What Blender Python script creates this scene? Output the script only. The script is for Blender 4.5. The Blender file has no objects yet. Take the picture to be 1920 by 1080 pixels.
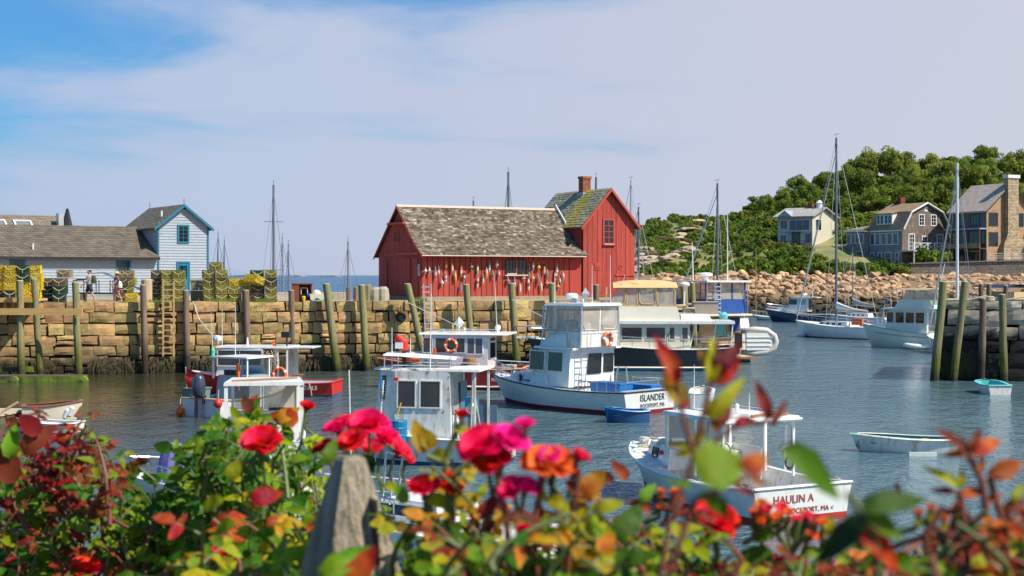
import bpy, math, random
from mathutils import Vector, Matrix, noise as mnoise
rad = math.radians
sc = bpy.context.scene
# ------------------------------------------------------------------ camera, sky, sun, exposure
F = 2700.0      # focal length in pixels of a 1920 wide frame
H = 5.2         # eye height over the water
cam_d = bpy.data.cameras.new('camera'); cam = bpy.data.objects.new('camera', cam_d)
sc.collection.objects.link(cam); sc.camera = cam
cam.location = (0, 0, H); cam.rotation_euler = (rad(90), 0, 0)
cam_d.sensor_width = 36; cam_d.lens = F / 1920 * 36
cam_d.shift_y = -24 / 1920
cam_d.clip_start = 0.05; cam_d.clip_end = 60000
cam_d.dof.use_dof = True; cam_d.dof.focus_distance = 62; cam_d.dof.aperture_fstop = 10.5
SUN = Vector((0.87, -0.42, 1.12)).normalized()
sun_el = math.asin(SUN.z); sun_az = math.atan2(SUN.x, SUN.y)
wd = bpy.data.worlds.new("World"); sc.world = wd; wd.use_nodes = True
nt = wd.node_tree; nt.nodes.clear(); N = nt.nodes.new; LK = nt.links.new
out = N('ShaderNodeOutputWorld'); bg = N('ShaderNodeBackground'); bg.inputs[1].default_value = 0.11
sky = N('ShaderNodeTexSky'); sky.sky_type = 'NISHITA'; sky.sun_disc = False
sky.sun_elevation = sun_el; sky.sun_rotation = sun_az; sky.air_density = 1.0; sky.dust_density = 1.2; sky.ozone_density = 1.6
tc = N('ShaderNodeTexCoord'); sep = N('ShaderNodeSeparateXYZ'); LK(tc.outputs['Generated'], sep.inputs[0])
mp = N('ShaderNodeMapping'); mp.inputs['Scale'].default_value = (1.6, 1.6, 9.0); mp.inputs['Rotation'].default_value = (0, rad(-14), 0)
mp.inputs['Location'].default_value = (0.3, 0.2, 0.55)
LK(tc.outputs['Generated'], mp.inputs[0])
n1 = N('ShaderNodeTexNoise'); n1.inputs['Scale'].default_value = 1.7; n1.inputs['Detail'].default_value = 9; n1.inputs['Roughness'].default_value = .52
n1.inputs['Distortion'].default_value = .35
LK(mp.outputs[0], n1.inputs['Vector'])
# thin veil of high cloud: thicker to the east (right) and towards the horizon
add = N('ShaderNodeMath'); add.operation = 'MULTIPLY_ADD'; n2 = N('ShaderNodeMath'); n2.operation = 'MULTIPLY_ADD'; LK(n1.outputs[0], n2.inputs[0]); n2.inputs[1].default_value = 1.35; n2.inputs[2].default_value = -.17
LK(sep.outputs['X'], add.inputs[0]); add.inputs[1].default_value = 0.66; LK(n2.outputs[0], add.inputs[2])
hz = N('ShaderNodeMath'); hz.operation = 'MULTIPLY_ADD'; LK(sep.outputs['Z'], hz.inputs[0]); hz.inputs[1].default_value = -1.5; LK(add.outputs[0], hz.inputs[2])
cr = N('ShaderNodeMapRange'); cr.interpolation_type = 'SMOOTHSTEP'; LK(hz.outputs[0], cr.inputs[0])
cr.inputs[1].default_value = 0.0; cr.inputs[2].default_value = 0.33; cr.inputs[3].default_value = 0.08; cr.inputs[4].default_value = 0.93
blue = N('ShaderNodeMixRGB'); blue.blend_type = 'MULTIPLY'; blue.inputs[0].default_value = 1; LK(sky.outputs[0], blue.inputs[1]); blue.inputs[2].default_value = (0.17, 0.52, 0.80, 1)
mx = N('ShaderNodeMixRGB'); LK(cr.outputs[0], mx.inputs[0]); LK(blue.outputs[0], mx.inputs[1]); vl = N('ShaderNodeMapRange'); LK(sep.outputs['X'], vl.inputs[0]); vl.inputs[1].default_value = -.4; vl.inputs[2].default_value = .4
vc = N('ShaderNodeMixRGB'); LK(vl.outputs[0], vc.inputs[0]); vc.inputs[1].default_value = (2.75, 3.25, 4.45, 1); vc.inputs[2].default_value = (3.75, 3.78, 4.25, 1); LK(vc.outputs[0], mx.inputs[2])
LK(mx.outputs[0], bg.inputs[0]); LK(bg.outputs[0], out.inputs[0])
sl = bpy.data.lights.new('sun', 'SUN'); so = bpy.data.objects.new('sun', sl); sc.collection.objects.link(so)
sl.energy = 4.1; sl.angle = rad(0.53); sl.color = (1, .92, .78); so.rotation_euler = SUN.to_track_quat('Z', 'Y').to_euler(); so.location = (30, -20, 60)
sc.view_settings.view_transform = 'Standard'; sc.view_settings.look = 'None'; sc.view_settings.gamma = 1; sc.view_settings.exposure = 0.66
sc.render.engine = 'CYCLES'; sc.cycles.max_bounces = 6; sc.cycles.diffuse_bounces = 4; sc.cycles.glossy_bounces = 3; sc.cycles.transmission_bounces = 4
sc.cycles.transparent_max_bounces = 12; sc.cycles.use_denoising = True; sc.cycles.caustics_reflective = False; sc.cycles.caustics_refractive = False
COL = sc.collection
random.seed(7)
R = random.Random(11)

# ------------------------------------------------------------------ helpers
def W(px, py, d): return Vector(((px - 960) / F * d, d, H - (py - 516) / F * d))
def G(px, py, z=0.0):
    d = (H - z) * F / (py - 516); return Vector(((px - 960) / F * d, d, z))
def PX(px, d, z=0.0): return Vector(((px - 960) / F * d, d, z))

def link(o, parent=None):
    COL.objects.link(o)
    if parent is not None: o.parent = parent
    return o
def tag(o, label=None, cat=None, group=None, kind=None):
    if label: o['label'] = label
    if cat: o['category'] = cat
    if group: o['group'] = group
    if kind: o['kind'] = kind
    return o
def thing(name, label, cat, loc=(0, 0, 0), rz=0.0, group=None):
    o = bpy.data.objects.new(name, None); o.empty_display_size = .3; link(o)
    o.location = loc; o.rotation_euler = (0, 0, rz); return tag(o, label, cat, group)
def copy_tree(o, parent=None):
    c = o.copy(); link(c); c.parent = parent
    for ch in list(o.children): copy_tree(ch, c)
    return c

class MB:
    def __init__(s): s.v = []; s.f = []; s.m = []; s.c = None
    def add(s, vs, fs, mi=0):
        b = len(s.v); s.v += [tuple(p) for p in vs]; s.f += [tuple(b + i for i in f) for f in fs]; s.m += [mi] * len(fs); return s
    def box(s, x0, x1, y0, y1, z0, z1, mi=0, M=None):
        vs = [Vector(p) for p in ((x0, y0, z0), (x1, y0, z0), (x1, y1, z0), (x0, y1, z0), (x0, y0, z1), (x1, y0, z1), (x1, y1, z1), (x0, y1, z1))]
        if M is not None: vs = [M @ p for p in vs]
        return s.add(vs, [(0, 3, 2, 1), (4, 5, 6, 7), (0, 1, 5, 4), (1, 2, 6, 5), (2, 3, 7, 6), (3, 0, 4, 7)], mi)
    def cbox(s, c, sx, sy, sz, mi=0, M=None): return s.box(c[0] - sx / 2, c[0] + sx / 2, c[1] - sy / 2, c[1] + sy / 2, c[2] - sz / 2, c[2] + sz / 2, mi, M)
    def hexa(s, lo, hi, mi=0):  # lo, hi: 4 points each (ccw seen from above)
        return s.add(list(lo) + list(hi), [(3, 2, 1, 0), (4, 5, 6, 7), (0, 1, 5, 4), (1, 2, 6, 5), (2, 3, 7, 6), (3, 0, 4, 7)], mi)
    def prism(s, poly, a, b, axis='y', mi=0):  # poly 2D in the other two axes
        def P(p, t): return (p[0], t, p[1]) if axis == 'y' else ((t, p[0], p[1]) if axis == 'x' else (p[0], p[1], t))
        n = len(poly); vs = [P(p, a) for p in poly] + [P(p, b) for p in poly]
        return s.add(vs, [tuple(range(n))[::-1], tuple(range(n, 2 * n))] + [(i, (i + 1) % n, n + (i + 1) % n, n + i) for i in range(n)], mi)
    def tube(s, pts, r, n=6, mi=0, cap=True):
        pts = [Vector(p) for p in pts]; k = len(pts); rs = r if isinstance(r, (list, tuple)) else [r] * k
        b = len(s.v); prev = None
        for i, p in enumerate(pts):
            t = (pts[min(i + 1, k - 1)] - pts[max(i - 1, 0)])
            t = t.normalized() if t.length > 1e-9 else Vector((0, 0, 1))
            u = (Vector((0, 0, 1)) if abs(t.z) < .9 else Vector((1, 0, 0))).cross(t).normalized() if prev is None else (prev - t * prev.dot(t))
            if u.length < 1e-6: u = Vector((1, 0, 0)).cross(t)
            u.normalize(); prev = u; w = t.cross(u)
            for j in range(n):
                a = 2 * math.pi * j / n; s.v.append(tuple(p + (u * math.cos(a) + w * math.sin(a)) * rs[i]))
        for i in range(k - 1):
            for j in range(n):
                s.f.append((b + i * n + j, b + i * n + (j + 1) % n, b + (i + 1) * n + (j + 1) % n, b + (i + 1) * n + j)); s.m.append(mi)
        if cap:
            s.f.append(tuple(b + j for j in range(n))[::-1]); s.m.append(mi)
            s.f.append(tuple(b + (k - 1) * n + j for j in range(n))); s.m.append(mi)
        return s
    def lathe(s, prof, n=12, c=(0, 0, 0), mi=0, axis='z'):  # prof: (r, z)
        b = len(s.v); c = Vector(c)
        for r, z in prof:
            for j in range(n):
                a = 2 * math.pi * j / n; x, y = r * math.cos(a), r * math.sin(a)
                p = (x, y, z) if axis == 'z' else ((z, x, y) if axis == 'x' else (y, z, x))
                s.v.append(tuple(c + Vector(p)))
        for i in range(len(prof) - 1):
            for j in range(n):
                s.f.append((b + i * n + j, b + i * n + (j + 1) % n, b + (i + 1) * n + (j + 1) % n, b + (i + 1) * n + j)); s.m.append(mi)
        s.f.append(tuple(b + j for j in range(n))[::-1]); s.m.append(mi)
        s.f.append(tuple(b + (len(prof) - 1) * n + j for j in range(n))); s.m.append(mi)
        return s
    def torus(s, c, R_, r, axis='y', n=16, k=6, mi=0, mi2=None, M=None, arc=1.0):
        b = len(s.v); c = Vector(c); nn = n if arc >= 1 else n + 1
        for i in range(nn):
            a = 2 * math.pi * arc * i / n
            for j in range(k):
                t = 2 * math.pi * j / k; q = R_ + r * math.cos(t); h = r * math.sin(t)
                p = Vector((q * math.cos(a), q * math.sin(a), h))
                if axis == 'y': p = Vector((p.x, p.z, p.y))
                elif axis == 'x': p = Vector((p.z, p.x, p.y))
                if M is not None: p = M @ p
                s.v.append(tuple(c + p))
        for i in range(n):
            i2 = (i + 1) % nn
            m = mi2 if (mi2 is not None and (i % 4 == 0)) else mi
            for j in range(k):
                s.f.append((b + i * k + j, b + i * k + (j + 1) % k, b + i2 * k + (j + 1) % k, b + i2 * k + j)); s.m.append(m)
        return s
    def grid(s, P, nu, nv, mi=0):   # P(u,v)->point, 0..1
        b = len(s.v)
        for i in range(nu + 1):
            for j in range(nv + 1): s.v.append(tuple(P(i / nu, j / nv)))
        for i in range(nu):
            for j in range(nv):
                a = b + i * (nv + 1) + j; s.f.append((a, a + nv + 1, a + nv + 2, a + 1)); s.m.append(mi)
        return s
    def mesh(s, name, mats, smooth=False, merge=False):
        me = bpy.data.meshes.new(name); me.from_pydata(s.v, [], s.f)
        for m in (mats if isinstance(mats, (list, tuple)) else [mats]): me.materials.append(m)
        if any(s.m): me.polygons.foreach_set('material_index', s.m)
        if smooth: me.polygons.foreach_set('use_smooth', [True] * len(s.f))
        me.update(); return me
    def build(s, name, mats, parent=None, smooth=False, **kw):
        o = bpy.data.objects.new(name, s.mesh(name, mats, smooth)); link(o, parent)
        return tag(o, **kw)
def inst(name, me, parent=None, loc=(0, 0, 0), rot=(0, 0, 0), sca=(1, 1, 1), **kw):
    o = bpy.data.objects.new(name, me); link(o, parent); o.location = loc; o.rotation_euler = rot; o.scale = sca if not isinstance(sca, (int, float)) else (sca,) * 3
    return tag(o, **kw)
def autosmooth(me, ang=40):
    me.polygons.foreach_set('use_smooth', [True] * len(me.polygons)); me.set_sharp_from_angle(angle=rad(ang))

# ------------------------------------------------------------------ materials
MATS = {}
def mat(name, col, rough=.6, var=.12, scale=3.0, bump=0.0, metal=0.0, rnd=0.0, col2=None, f2=.5, stretch=(1, 1, 1), trans=0.0, spec=.5, alpha=1.0,
        dirt=None, dscale=1.5, dlo=.5, dhi=.7, coat=0.0, coord='Object', hue=0.0, emit=None, zdirt=None, attr=None, damt=1.0):
    if name in MATS: return MATS[name]
    m = bpy.data.materials.new(name); m.use_nodes = True; t = m.node_tree; t.nodes.clear(); A = t.nodes.new; K = t.links.new
    o = A('ShaderNodeOutputMaterial'); b = A('ShaderNodeBsdfPrincipled')
    tcn = A('ShaderNodeTexCoord'); mpn = A('ShaderNodeMapping'); mpn.inputs['Scale'].default_value = stretch
    src = tcn.outputs[coord] if coord != 'World' else A('ShaderNodeNewGeometry').outputs['Position']
    if coord in ('Object', 'World') and rnd:   # shift the grain from object to object
        oi0 = A('ShaderNodeObjectInfo'); va = A('ShaderNodeVectorMath'); va.operation = 'MULTIPLY_ADD'; K(oi0.outputs['Random'], va.inputs[0]); va.inputs[1].default_value = (37, 23, 51); K(src, va.inputs[2]); src = va.outputs[0]
    K(src, mpn.inputs[0])
    ns = A('ShaderNodeTexNoise'); ns.inputs['Scale'].default_value = scale; ns.inputs['Detail'].default_value = 6; ns.inputs['Roughness'].default_value = .6; K(mpn.outputs[0], ns.inputs['Vector'])
    mr = A('ShaderNodeMapRange'); K(ns.outputs[0], mr.inputs[0]); mr.inputs[1].default_value = .25; mr.inputs[2].default_value = .75; mr.inputs[3].default_value = 1 - var; mr.inputs[4].default_value = 1 + var
    cc = None
    if attr:
        ca = A('ShaderNodeVertexColor'); ca.layer_name = attr; cc = ca.outputs[0]
    elif col2:
        n2 = A('ShaderNodeTexNoise'); n2.inputs['Scale'].default_value = scale * .45; n2.inputs['Detail'].default_value = 4; K(mpn.outputs[0], n2.inputs['Vector'])
        m2 = A('ShaderNodeMapRange'); K(n2.outputs[0], m2.inputs[0]); m2.inputs[1].default_value = f2 - .12; m2.inputs[2].default_value = f2 + .12
        mc = A('ShaderNodeMixRGB'); K(m2.outputs[0], mc.inputs[0]); mc.inputs[1].default_value = (*col, 1); mc.inputs[2].default_value = (*col2, 1); cc = mc.outputs[0]
    hs = A('ShaderNodeHueSaturation'); 
    if cc is not None: K(cc, hs.inputs['Color'])
    else: hs.inputs['Color'].default_value = (*col, 1)
    val = mr.outputs[0]
    if rnd or hue:
        oi = A('ShaderNodeObjectInfo')
        if rnd:
            r2 = A('ShaderNodeMapRange'); K(oi.outputs['Random'], r2.inputs[0]); r2.inputs[3].default_value = 1 - rnd; r2.inputs[4].default_value = 1 + rnd
            mm = A('ShaderNodeMath'); mm.operation = 'MULTIPLY'; K(mr.outputs[0], mm.inputs[0]); K(r2.outputs[0], mm.inputs[1]); val = mm.outputs[0]
        if hue:
            w = A('ShaderNodeTexWhiteNoise'); w.noise_dimensions = '1D'; K(oi.outputs['Random'], w.inputs['W'])
            r3 = A('ShaderNodeMapRange'); K(w.outputs['Value'], r3.inputs[0]); r3.inputs[3].default_value = .5 - hue; r3.inputs[4].default_value = .5 + hue; K(r3.outputs[0], hs.inputs['Hue'])
    K(val, hs.inputs['Value']); c = hs.outputs[0]
    if dirt:
        n3 = A('ShaderNodeTexNoise'); n3.inputs['Scale'].default_value = dscale; n3.inputs['Detail'].default_value = 7; n3.inputs['Roughness'].default_value = .65; K(mpn.outputs[0], n3.inputs['Vector'])
        m3 = A('ShaderNodeMapRange'); K(n3.outputs[0], m3.inputs[0]); m3.inputs[1].default_value = dlo; m3.inputs[2].default_value = dhi; m3.inputs[4].default_value = damt
        md = A('ShaderNodeMixRGB'); K(m3.outputs[0], md.inputs[0]); K(c, md.inputs[1]); md.inputs[2].default_value = (*dirt, 1); c = md.outputs[0]
    if zdirt:   # tide growth: (colour, z where it is full, z where it ends), world height with a noisy edge
        for zc, z0, z1 in zdirt:
            ge = A('ShaderNodeNewGeometry'); sp = A('ShaderNodeSeparateXYZ'); K(ge.outputs['Position'], sp.inputs[0])
            n4 = A('ShaderNodeTexNoise'); n4.inputs['Scale'].default_value = 2.3; n4.inputs['Detail'].default_value = 5; K(ge.outputs['Position'], n4.inputs['Vector'])
            ma = A('ShaderNodeMath'); ma.operation = 'MULTIPLY_ADD'; K(n4.outputs[0], ma.inputs[0]); ma.inputs[1].default_value = -.9; K(sp.outputs['Z'], ma.inputs[2])
            m4 = A('ShaderNodeMapRange'); K(ma.outputs[0], m4.inputs[0]); m4.inputs[1].default_value = z0 - .45; m4.inputs[2].default_value = z1 - .45; m4.inputs[3].default_value = 1; m4.inputs[4].default_value = 0
            mz = A('ShaderNodeMixRGB'); K(m4.outputs[0], mz.inputs[0]); K(c, mz.inputs[1]); mz.inputs[2].default_value = (*zc, 1); c = mz.outputs[0]
    K(c, b.inputs['Base Color'])
    b.inputs['Roughness'].default_value = rough; b.inputs['Metallic'].default_value = metal; b.inputs['Specular IOR Level'].default_value = spec
    b.inputs['Coat Weight'].default_value = coat; b.inputs['Alpha'].default_value = alpha
    if bump:
        bp = A('ShaderNodeBump'); bp.inputs['Strength'].default_value = min(1, bump); bp.inputs['Distance'].default_value = .02 * max(1, bump); K(ns.outputs[0], bp.inputs['Height']); K(bp.outputs[0], b.inputs['Normal'])
    if trans:
        tr = A('ShaderNodeBsdfTranslucent'); K(c, tr.inputs[0]); ms = A('ShaderNodeMixShader'); ms.inputs[0].default_value = trans; K(b.outputs[0], ms.inputs[1]); K(tr.outputs[0], ms.inputs[2]); K(ms.outputs[0], o.inputs[0])
    else: K(b.outputs[0], o.inputs[0])
    m.diffuse_color = (*col, 1); MATS[name] = m; return m
def glassy(name, col, alpha, rough=.12):
    """a thin clear sheet: part glossy, part see-through"""
    m = bpy.data.materials.new(name); m.use_nodes = True; t = m.node_tree; t.nodes.clear(); A = t.nodes.new; K = t.links.new
    o = A('ShaderNodeOutputMaterial'); g = A('ShaderNodeBsdfPrincipled'); g.inputs['Base Color'].default_value = (*col, 1); g.inputs['Roughness'].default_value = rough
    tr = A('ShaderNodeBsdfTransparent'); tr.inputs[0].default_value = (.9, .9, .88, 1); mxs = A('ShaderNodeMixShader')
    ns = A('ShaderNodeTexNoise'); ns.inputs['Scale'].default_value = 2.5; tcn = A('ShaderNodeTexCoord'); K(tcn.outputs['Object'], ns.inputs['Vector'])
    bp = A('ShaderNodeBump'); bp.inputs['Strength'].default_value = .5; bp.inputs['Distance'].default_value = .05; K(ns.outputs[0], bp.inputs['Height']); K(bp.outputs[0], g.inputs['Normal'])
    mxs.inputs[0].default_value = alpha; K(tr.outputs[0], mxs.inputs[1]); K(g.outputs[0], mxs.inputs[2]); K(mxs.outputs[0], o.inputs[0]); return m
M = {}
M['white'] = mat('white_gelcoat', (.80, .80, .78), .32, .05, 1.5, coat=.2, stretch=(2.5, 2.5, .7), dirt=(.50, .43, .33), dscale=2.2, dlo=.55, dhi=.85)
M['white2'] = mat('white_paint_old', (.74, .74, .71), .5, .08, 3, stretch=(2.5, 2.5, .5), dirt=(.40, .26, .14), dscale=2.6, dlo=.50, dhi=.76)
M['cream'] = mat('cream_gelcoat', (.78, .72, .58), .4, .06, 1.5)
M['palegreen'] = mat('pale_green_gelcoat', (.62, .70, .62), .4, .06, 2)
M['greyhull'] = mat('pale_grey_hull', (.66, .68, .67), .4, .06, 1.2, stretch=(2.5, 2.5, .7), dirt=(.42, .42, .38), dscale=1.2, dlo=.55, dhi=.8)
M['grey'] = mat('grey_paint', (.32, .37, .42), .5, .08, 2)
M['navy'] = mat('navy_hull', (.008, .012, .025), .18, .1, 2, coat=.5)
M['navy2'] = mat('blue_hull', (.01, .03, .09), .2, .1, 2, coat=.4)
M['redhull'] = mat('red_hull', (.42, .022, .02), .35, .1, 1.5, coat=.3, dirt=(.25, .03, .02), dscale=2, dlo=.55, dhi=.8)
M['bottom'] = mat('red_bottom_paint', (.17, .012, .015), .6, .15, 3)
M['bluebot'] = mat('blue_bottom_paint', (.02, .09, .22), .6, .15, 3)
M['dark'] = mat('dark_trim', (.02, .02, .022), .45, .1, 4)
M['black'] = mat('black_rubber', (.015, .015, .016), .6, .2, 6)
M['deck'] = mat('pale_deck', (.72, .71, .66), .7, .06, 8, bump=.2)
M['sole'] = mat('cockpit_sole', (.35, .34, .31), .8, .12, 6)
M['metal'] = mat('stainless_rail', (.75, .76, .78), .25, .03, 4, metal=1)
M['alu'] = mat('aluminium_mast', (.60, .62, .66), .4, .05, 4, metal=.6)
M['darkmast'] = mat('grey_mast', (.13, .15, .19), .45, .1, 4)
M['wire'] = mat('rigging_wire', (.35, .36, .38), .5, .05, 4)
M['rope'] = mat('rope', (.50, .42, .28), .9, .25, 30)
M['wrope'] = mat('white_rope', (.72, .68, .58), .9, .15, 30)
M['window'] = mat('dark_window', (.012, .016, .02), .06, .3, 1.0, spec=.8)
M['window2'] = mat('smoked_window', (.06, .05, .045), .1, .4, 1.0, spec=.8)
M['curtain'] = mat('mauve_glass', (.12, .085, .12), .15, .3, 1.0, spec=.8)
M['vinyl'] = glassy('clear_vinyl', (.66, .60, .52), .5)
M['glass'] = glassy('clear_glass', (.30, .36, .38), .42, .05)
M['tan'] = mat('tan_canvas', (.62, .43, .20), .85, .08, 3, bump=.3)
M['bluecanvas'] = mat('blue_canvas', (.012, .07, .30), .8, .12, 3, bump=.4)
M['bluetote'] = mat('blue_plastic', (.01, .17, .50), .35, .08, 2)
M['bluebarrel'] = mat('blue_barrel_plastic', (.005, .16, .33), .35, .1, 2)
M['purple'] = mat('purple_cover', (.20, .18, .46), .8, .12, 4, bump=.4)
M['orange'] = mat('orange_ring', (.85, .13, .02), .5, .08, 5)
M['red'] = mat('red_paint', (.62, .03, .02), .4, .08, 5)
M['yellow'] = mat('yellow_plastic', (.80, .55, .01), .45, .1, 4)
M['teal'] = mat('teal_paint', (.03, .30, .24), .55, .1, 4)
M['aqua'] = mat('aqua_paint', (.12, .50, .48), .55, .1, 4)
M['teak'] = mat('varnished_wood', (.33, .16, .06), .5, .25, 4, stretch=(1, 6, 6))
M['plywood'] = mat('plywood', (.52, .36, .20), .7, .15, 4)
M['engine'] = mat('blue_grey_cowling', (.04, .05, .085), .2, .1, 3, coat=.6)
M['ink'] = mat('dark_lettering', (.03, .035, .04), .5, .0, 3)
M['inkred'] = mat('rust_red_lettering', (.36, .07, .05), .5, .0, 3)
M['inkwhite'] = mat('white_lettering', (.8, .8, .8), .5, .0, 3)
M['rubber'] = mat('grey_inflatable_tube', (.55, .53, .48), .5, .08, 3)
M['sail'] = mat('white_sailcloth', (.80, .78, .72), .8, .06, 3, bump=.3)
M['greycanvas'] = mat('grey_canvas', (.35, .34, .33), .85, .1, 3, bump=.3)

def text(s, size, mat_, parent, M4, name='lettering', extrude=.004, squash=1.0, label=None):
    cu = bpy.data.curves.new('tmp', 'FONT'); cu.body = s; cu.size = size; cu.align_x = 'CENTER'; cu.extrude = extrude; cu.resolution_u = 3
    t = bpy.data.objects.new('tmp', cu); COL.objects.link(t)
    bpy.context.view_layer.update()
    me = bpy.data.meshes.new_from_object(t.evaluated_get(bpy.context.evaluated_depsgraph_get()))
    bpy.data.objects.remove(t); me.transform(M4 @ Matrix.Diagonal((squash, 1, 1, 1))); me.materials.clear(); me.materials.append(mat_); me.name = name
    o = bpy.data.objects.new(name, me); link(o, parent); return tag(o, label)
def basis(o, x, y):   # 4x4 with local x, y directions and origin o
    x = Vector(x).normalized(); y = Vector(y).normalized(); z = x.cross(y).normalized(); y = z.cross(x)
    m = Matrix((x, y, z)).transposed().to_4x4(); m.translation = Vector(o); return m

class Face:
    """a plane on a wall: origin o, u to the side, v up, n out; windows and doors are built on it"""
    def __init__(s, o, u, v, n=None):
        s.o = Vector(o); s.u = Vector(u).normalized(); s.v = Vector(v).normalized(); s.n = Vector(n).normalized() if n is not None else s.u.cross(s.v).normalized()
    def P(s, a, b, h=0): return s.o + s.u * a + s.v * b + s.n * h
    def slab(s, mb, a0, a1, b0, b1, h0, h1, mi=0):
        return mb.hexa([s.P(a0, b0, h0), s.P(a1, b0, h0), s.P(a1, b1, h0), s.P(a0, b1, h0)], [s.P(a0, b0, h1), s.P(a1, b0, h1), s.P(a1, b1, h1), s.P(a0, b1, h1)], mi)
    def window(s, parent, a, b, w, h, fr, gl, fw=.06, nx=0, ny=0, proud=.05, name='window', mull=None, sill=None, pr=.02):
        mb = MB()
        s.slab(mb, a - fw, a, b - fw, b + h + fw, -.01, proud); s.slab(mb, a + w, a + w + fw, b - fw, b + h + fw, -.01, proud)
        s.slab(mb, a, a + w, b - fw, b, -.01, proud); s.slab(mb, a, a + w, b + h, b + h + fw, -.01, proud)
        mw = mull or fw * .35
        for i in range(1, nx + 1): x = a + w * i / (nx + 1); s.slab(mb, x - mw / 2, x + mw / 2, b, b + h, 0.0, proud * .8)
        for i in range(1, ny + 1): y = b + h * i / (ny + 1); s.slab(mb, a, a + w, y - mw / 2, y + mw / 2, 0.0, proud * .75)
        f = mb.build(name, fr, parent)
        g = MB(); s.slab(g, a, a + w, b, b + h, -.01, pr); g.build('pane', gl, f)
        if sill: g = MB(); s.slab(g, a - fw * 1.3, a + w + fw * 1.3, b - fw - .05, b - fw, 0, proud + .06); g.build('sill', sill, f)
        return f
# ------------------------------------------------------------------ more materials
def rowmat(name, col, rowh, bw, var=.25, rough=.85, bump=.6, col2=None, rnd=0, mort=.02, mcol=None, dirt=None):
    """rows of shingles or coursed stone on surfaces that are seen too small to build piece by piece"""
    m = bpy.data.materials.new(name); m.use_nodes = True; t = m.node_tree; b = t.nodes['Principled BSDF']; A = t.nodes.new; K = t.links.new
    tcn = A('ShaderNodeTexCoord'); sp = A('ShaderNodeSeparateXYZ'); K(tcn.outputs['Object'], sp.inputs[0]); ad = A('ShaderNodeMath'); K(sp.outputs[0], ad.inputs[0]); K(sp.outputs[1], ad.inputs[1])
    cb = A('ShaderNodeCombineXYZ'); K(ad.outputs[0], cb.inputs[0]); K(sp.outputs[2], cb.inputs[1])
    br = A('ShaderNodeTexBrick'); K(cb.outputs[0], br.inputs[0]); br.inputs['Scale'].default_value = 1; br.inputs['Row Height'].default_value = rowh; br.inputs['Brick Width'].default_value = bw
    br.inputs['Mortar Size'].default_value = mort; br.inputs['Mortar Smooth'].default_value = .3
    c2 = col2 or tuple(c * (1 - var) for c in col)
    br.inputs['Color1'].default_value = (*[c * (1 + var * .6) for c in col], 1); br.inputs['Color2'].default_value = (*c2, 1); br.inputs['Mortar'].default_value = (*(mcol or [c * .35 for c in col]), 1)
    ns = A('ShaderNodeTexNoise'); ns.inputs['Scale'].default_value = 1.3; ns.inputs['Detail'].default_value = 8; ns.inputs['Roughness'].default_value = .7; K(tcn.outputs['Object'], ns.inputs['Vector'])
    mr = A('ShaderNodeMapRange'); K(ns.outputs[0], mr.inputs[0]); mr.inputs[1].default_value = .3; mr.inputs[2].default_value = .7; mr.inputs[3].default_value = 1 - var; mr.inputs[4].default_value = 1 + var
    hs = A('ShaderNodeHueSaturation'); K(br.outputs[0], hs.inputs['Color']); K(mr.outputs[0], hs.inputs['Value']); c = hs.outputs[0]
    if dirt:
        m3 = A('ShaderNodeMapRange'); K(ns.outputs[0], m3.inputs[0]); m3.inputs[1].default_value = .52; m3.inputs[2].default_value = .66
        md = A('ShaderNodeMixRGB'); K(m3.outputs[0], md.inputs[0]); K(c, md.inputs[1]); md.inputs[2].default_value = (*dirt, 1); c = md.outputs[0]
    K(c, b.inputs['Base Color']); b.inputs['Roughness'].default_value = rough
    bp = A('ShaderNodeBump'); bp.inputs['Strength'].default_value = bump; bp.inputs['Distance'].default_value = .03; bp.invert = True; K(br.outputs['Fac'], bp.inputs['Height']); K(bp.outputs[0], b.inputs['Normal'])
    return m
def leafmat(name, attr=True, col=(.05, .1, .02), trans=.5, rough=.6, rnd=.15, hue=.015):
    return mat(name, col, rough, .15, 2, trans=trans, rnd=rnd, hue=hue, attr='tint' if attr else None, spec=.25)
def tint(me, cols):   # one colour per face
    ca = me.color_attributes.new('tint', 'FLOAT_COLOR', 'CORNER'); buf = []
    for p, c in zip(me.polygons, cols): buf += [c[0], c[1], c[2], 1.0] * p.loop_total
    ca.data.foreach_set('color', buf)

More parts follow.
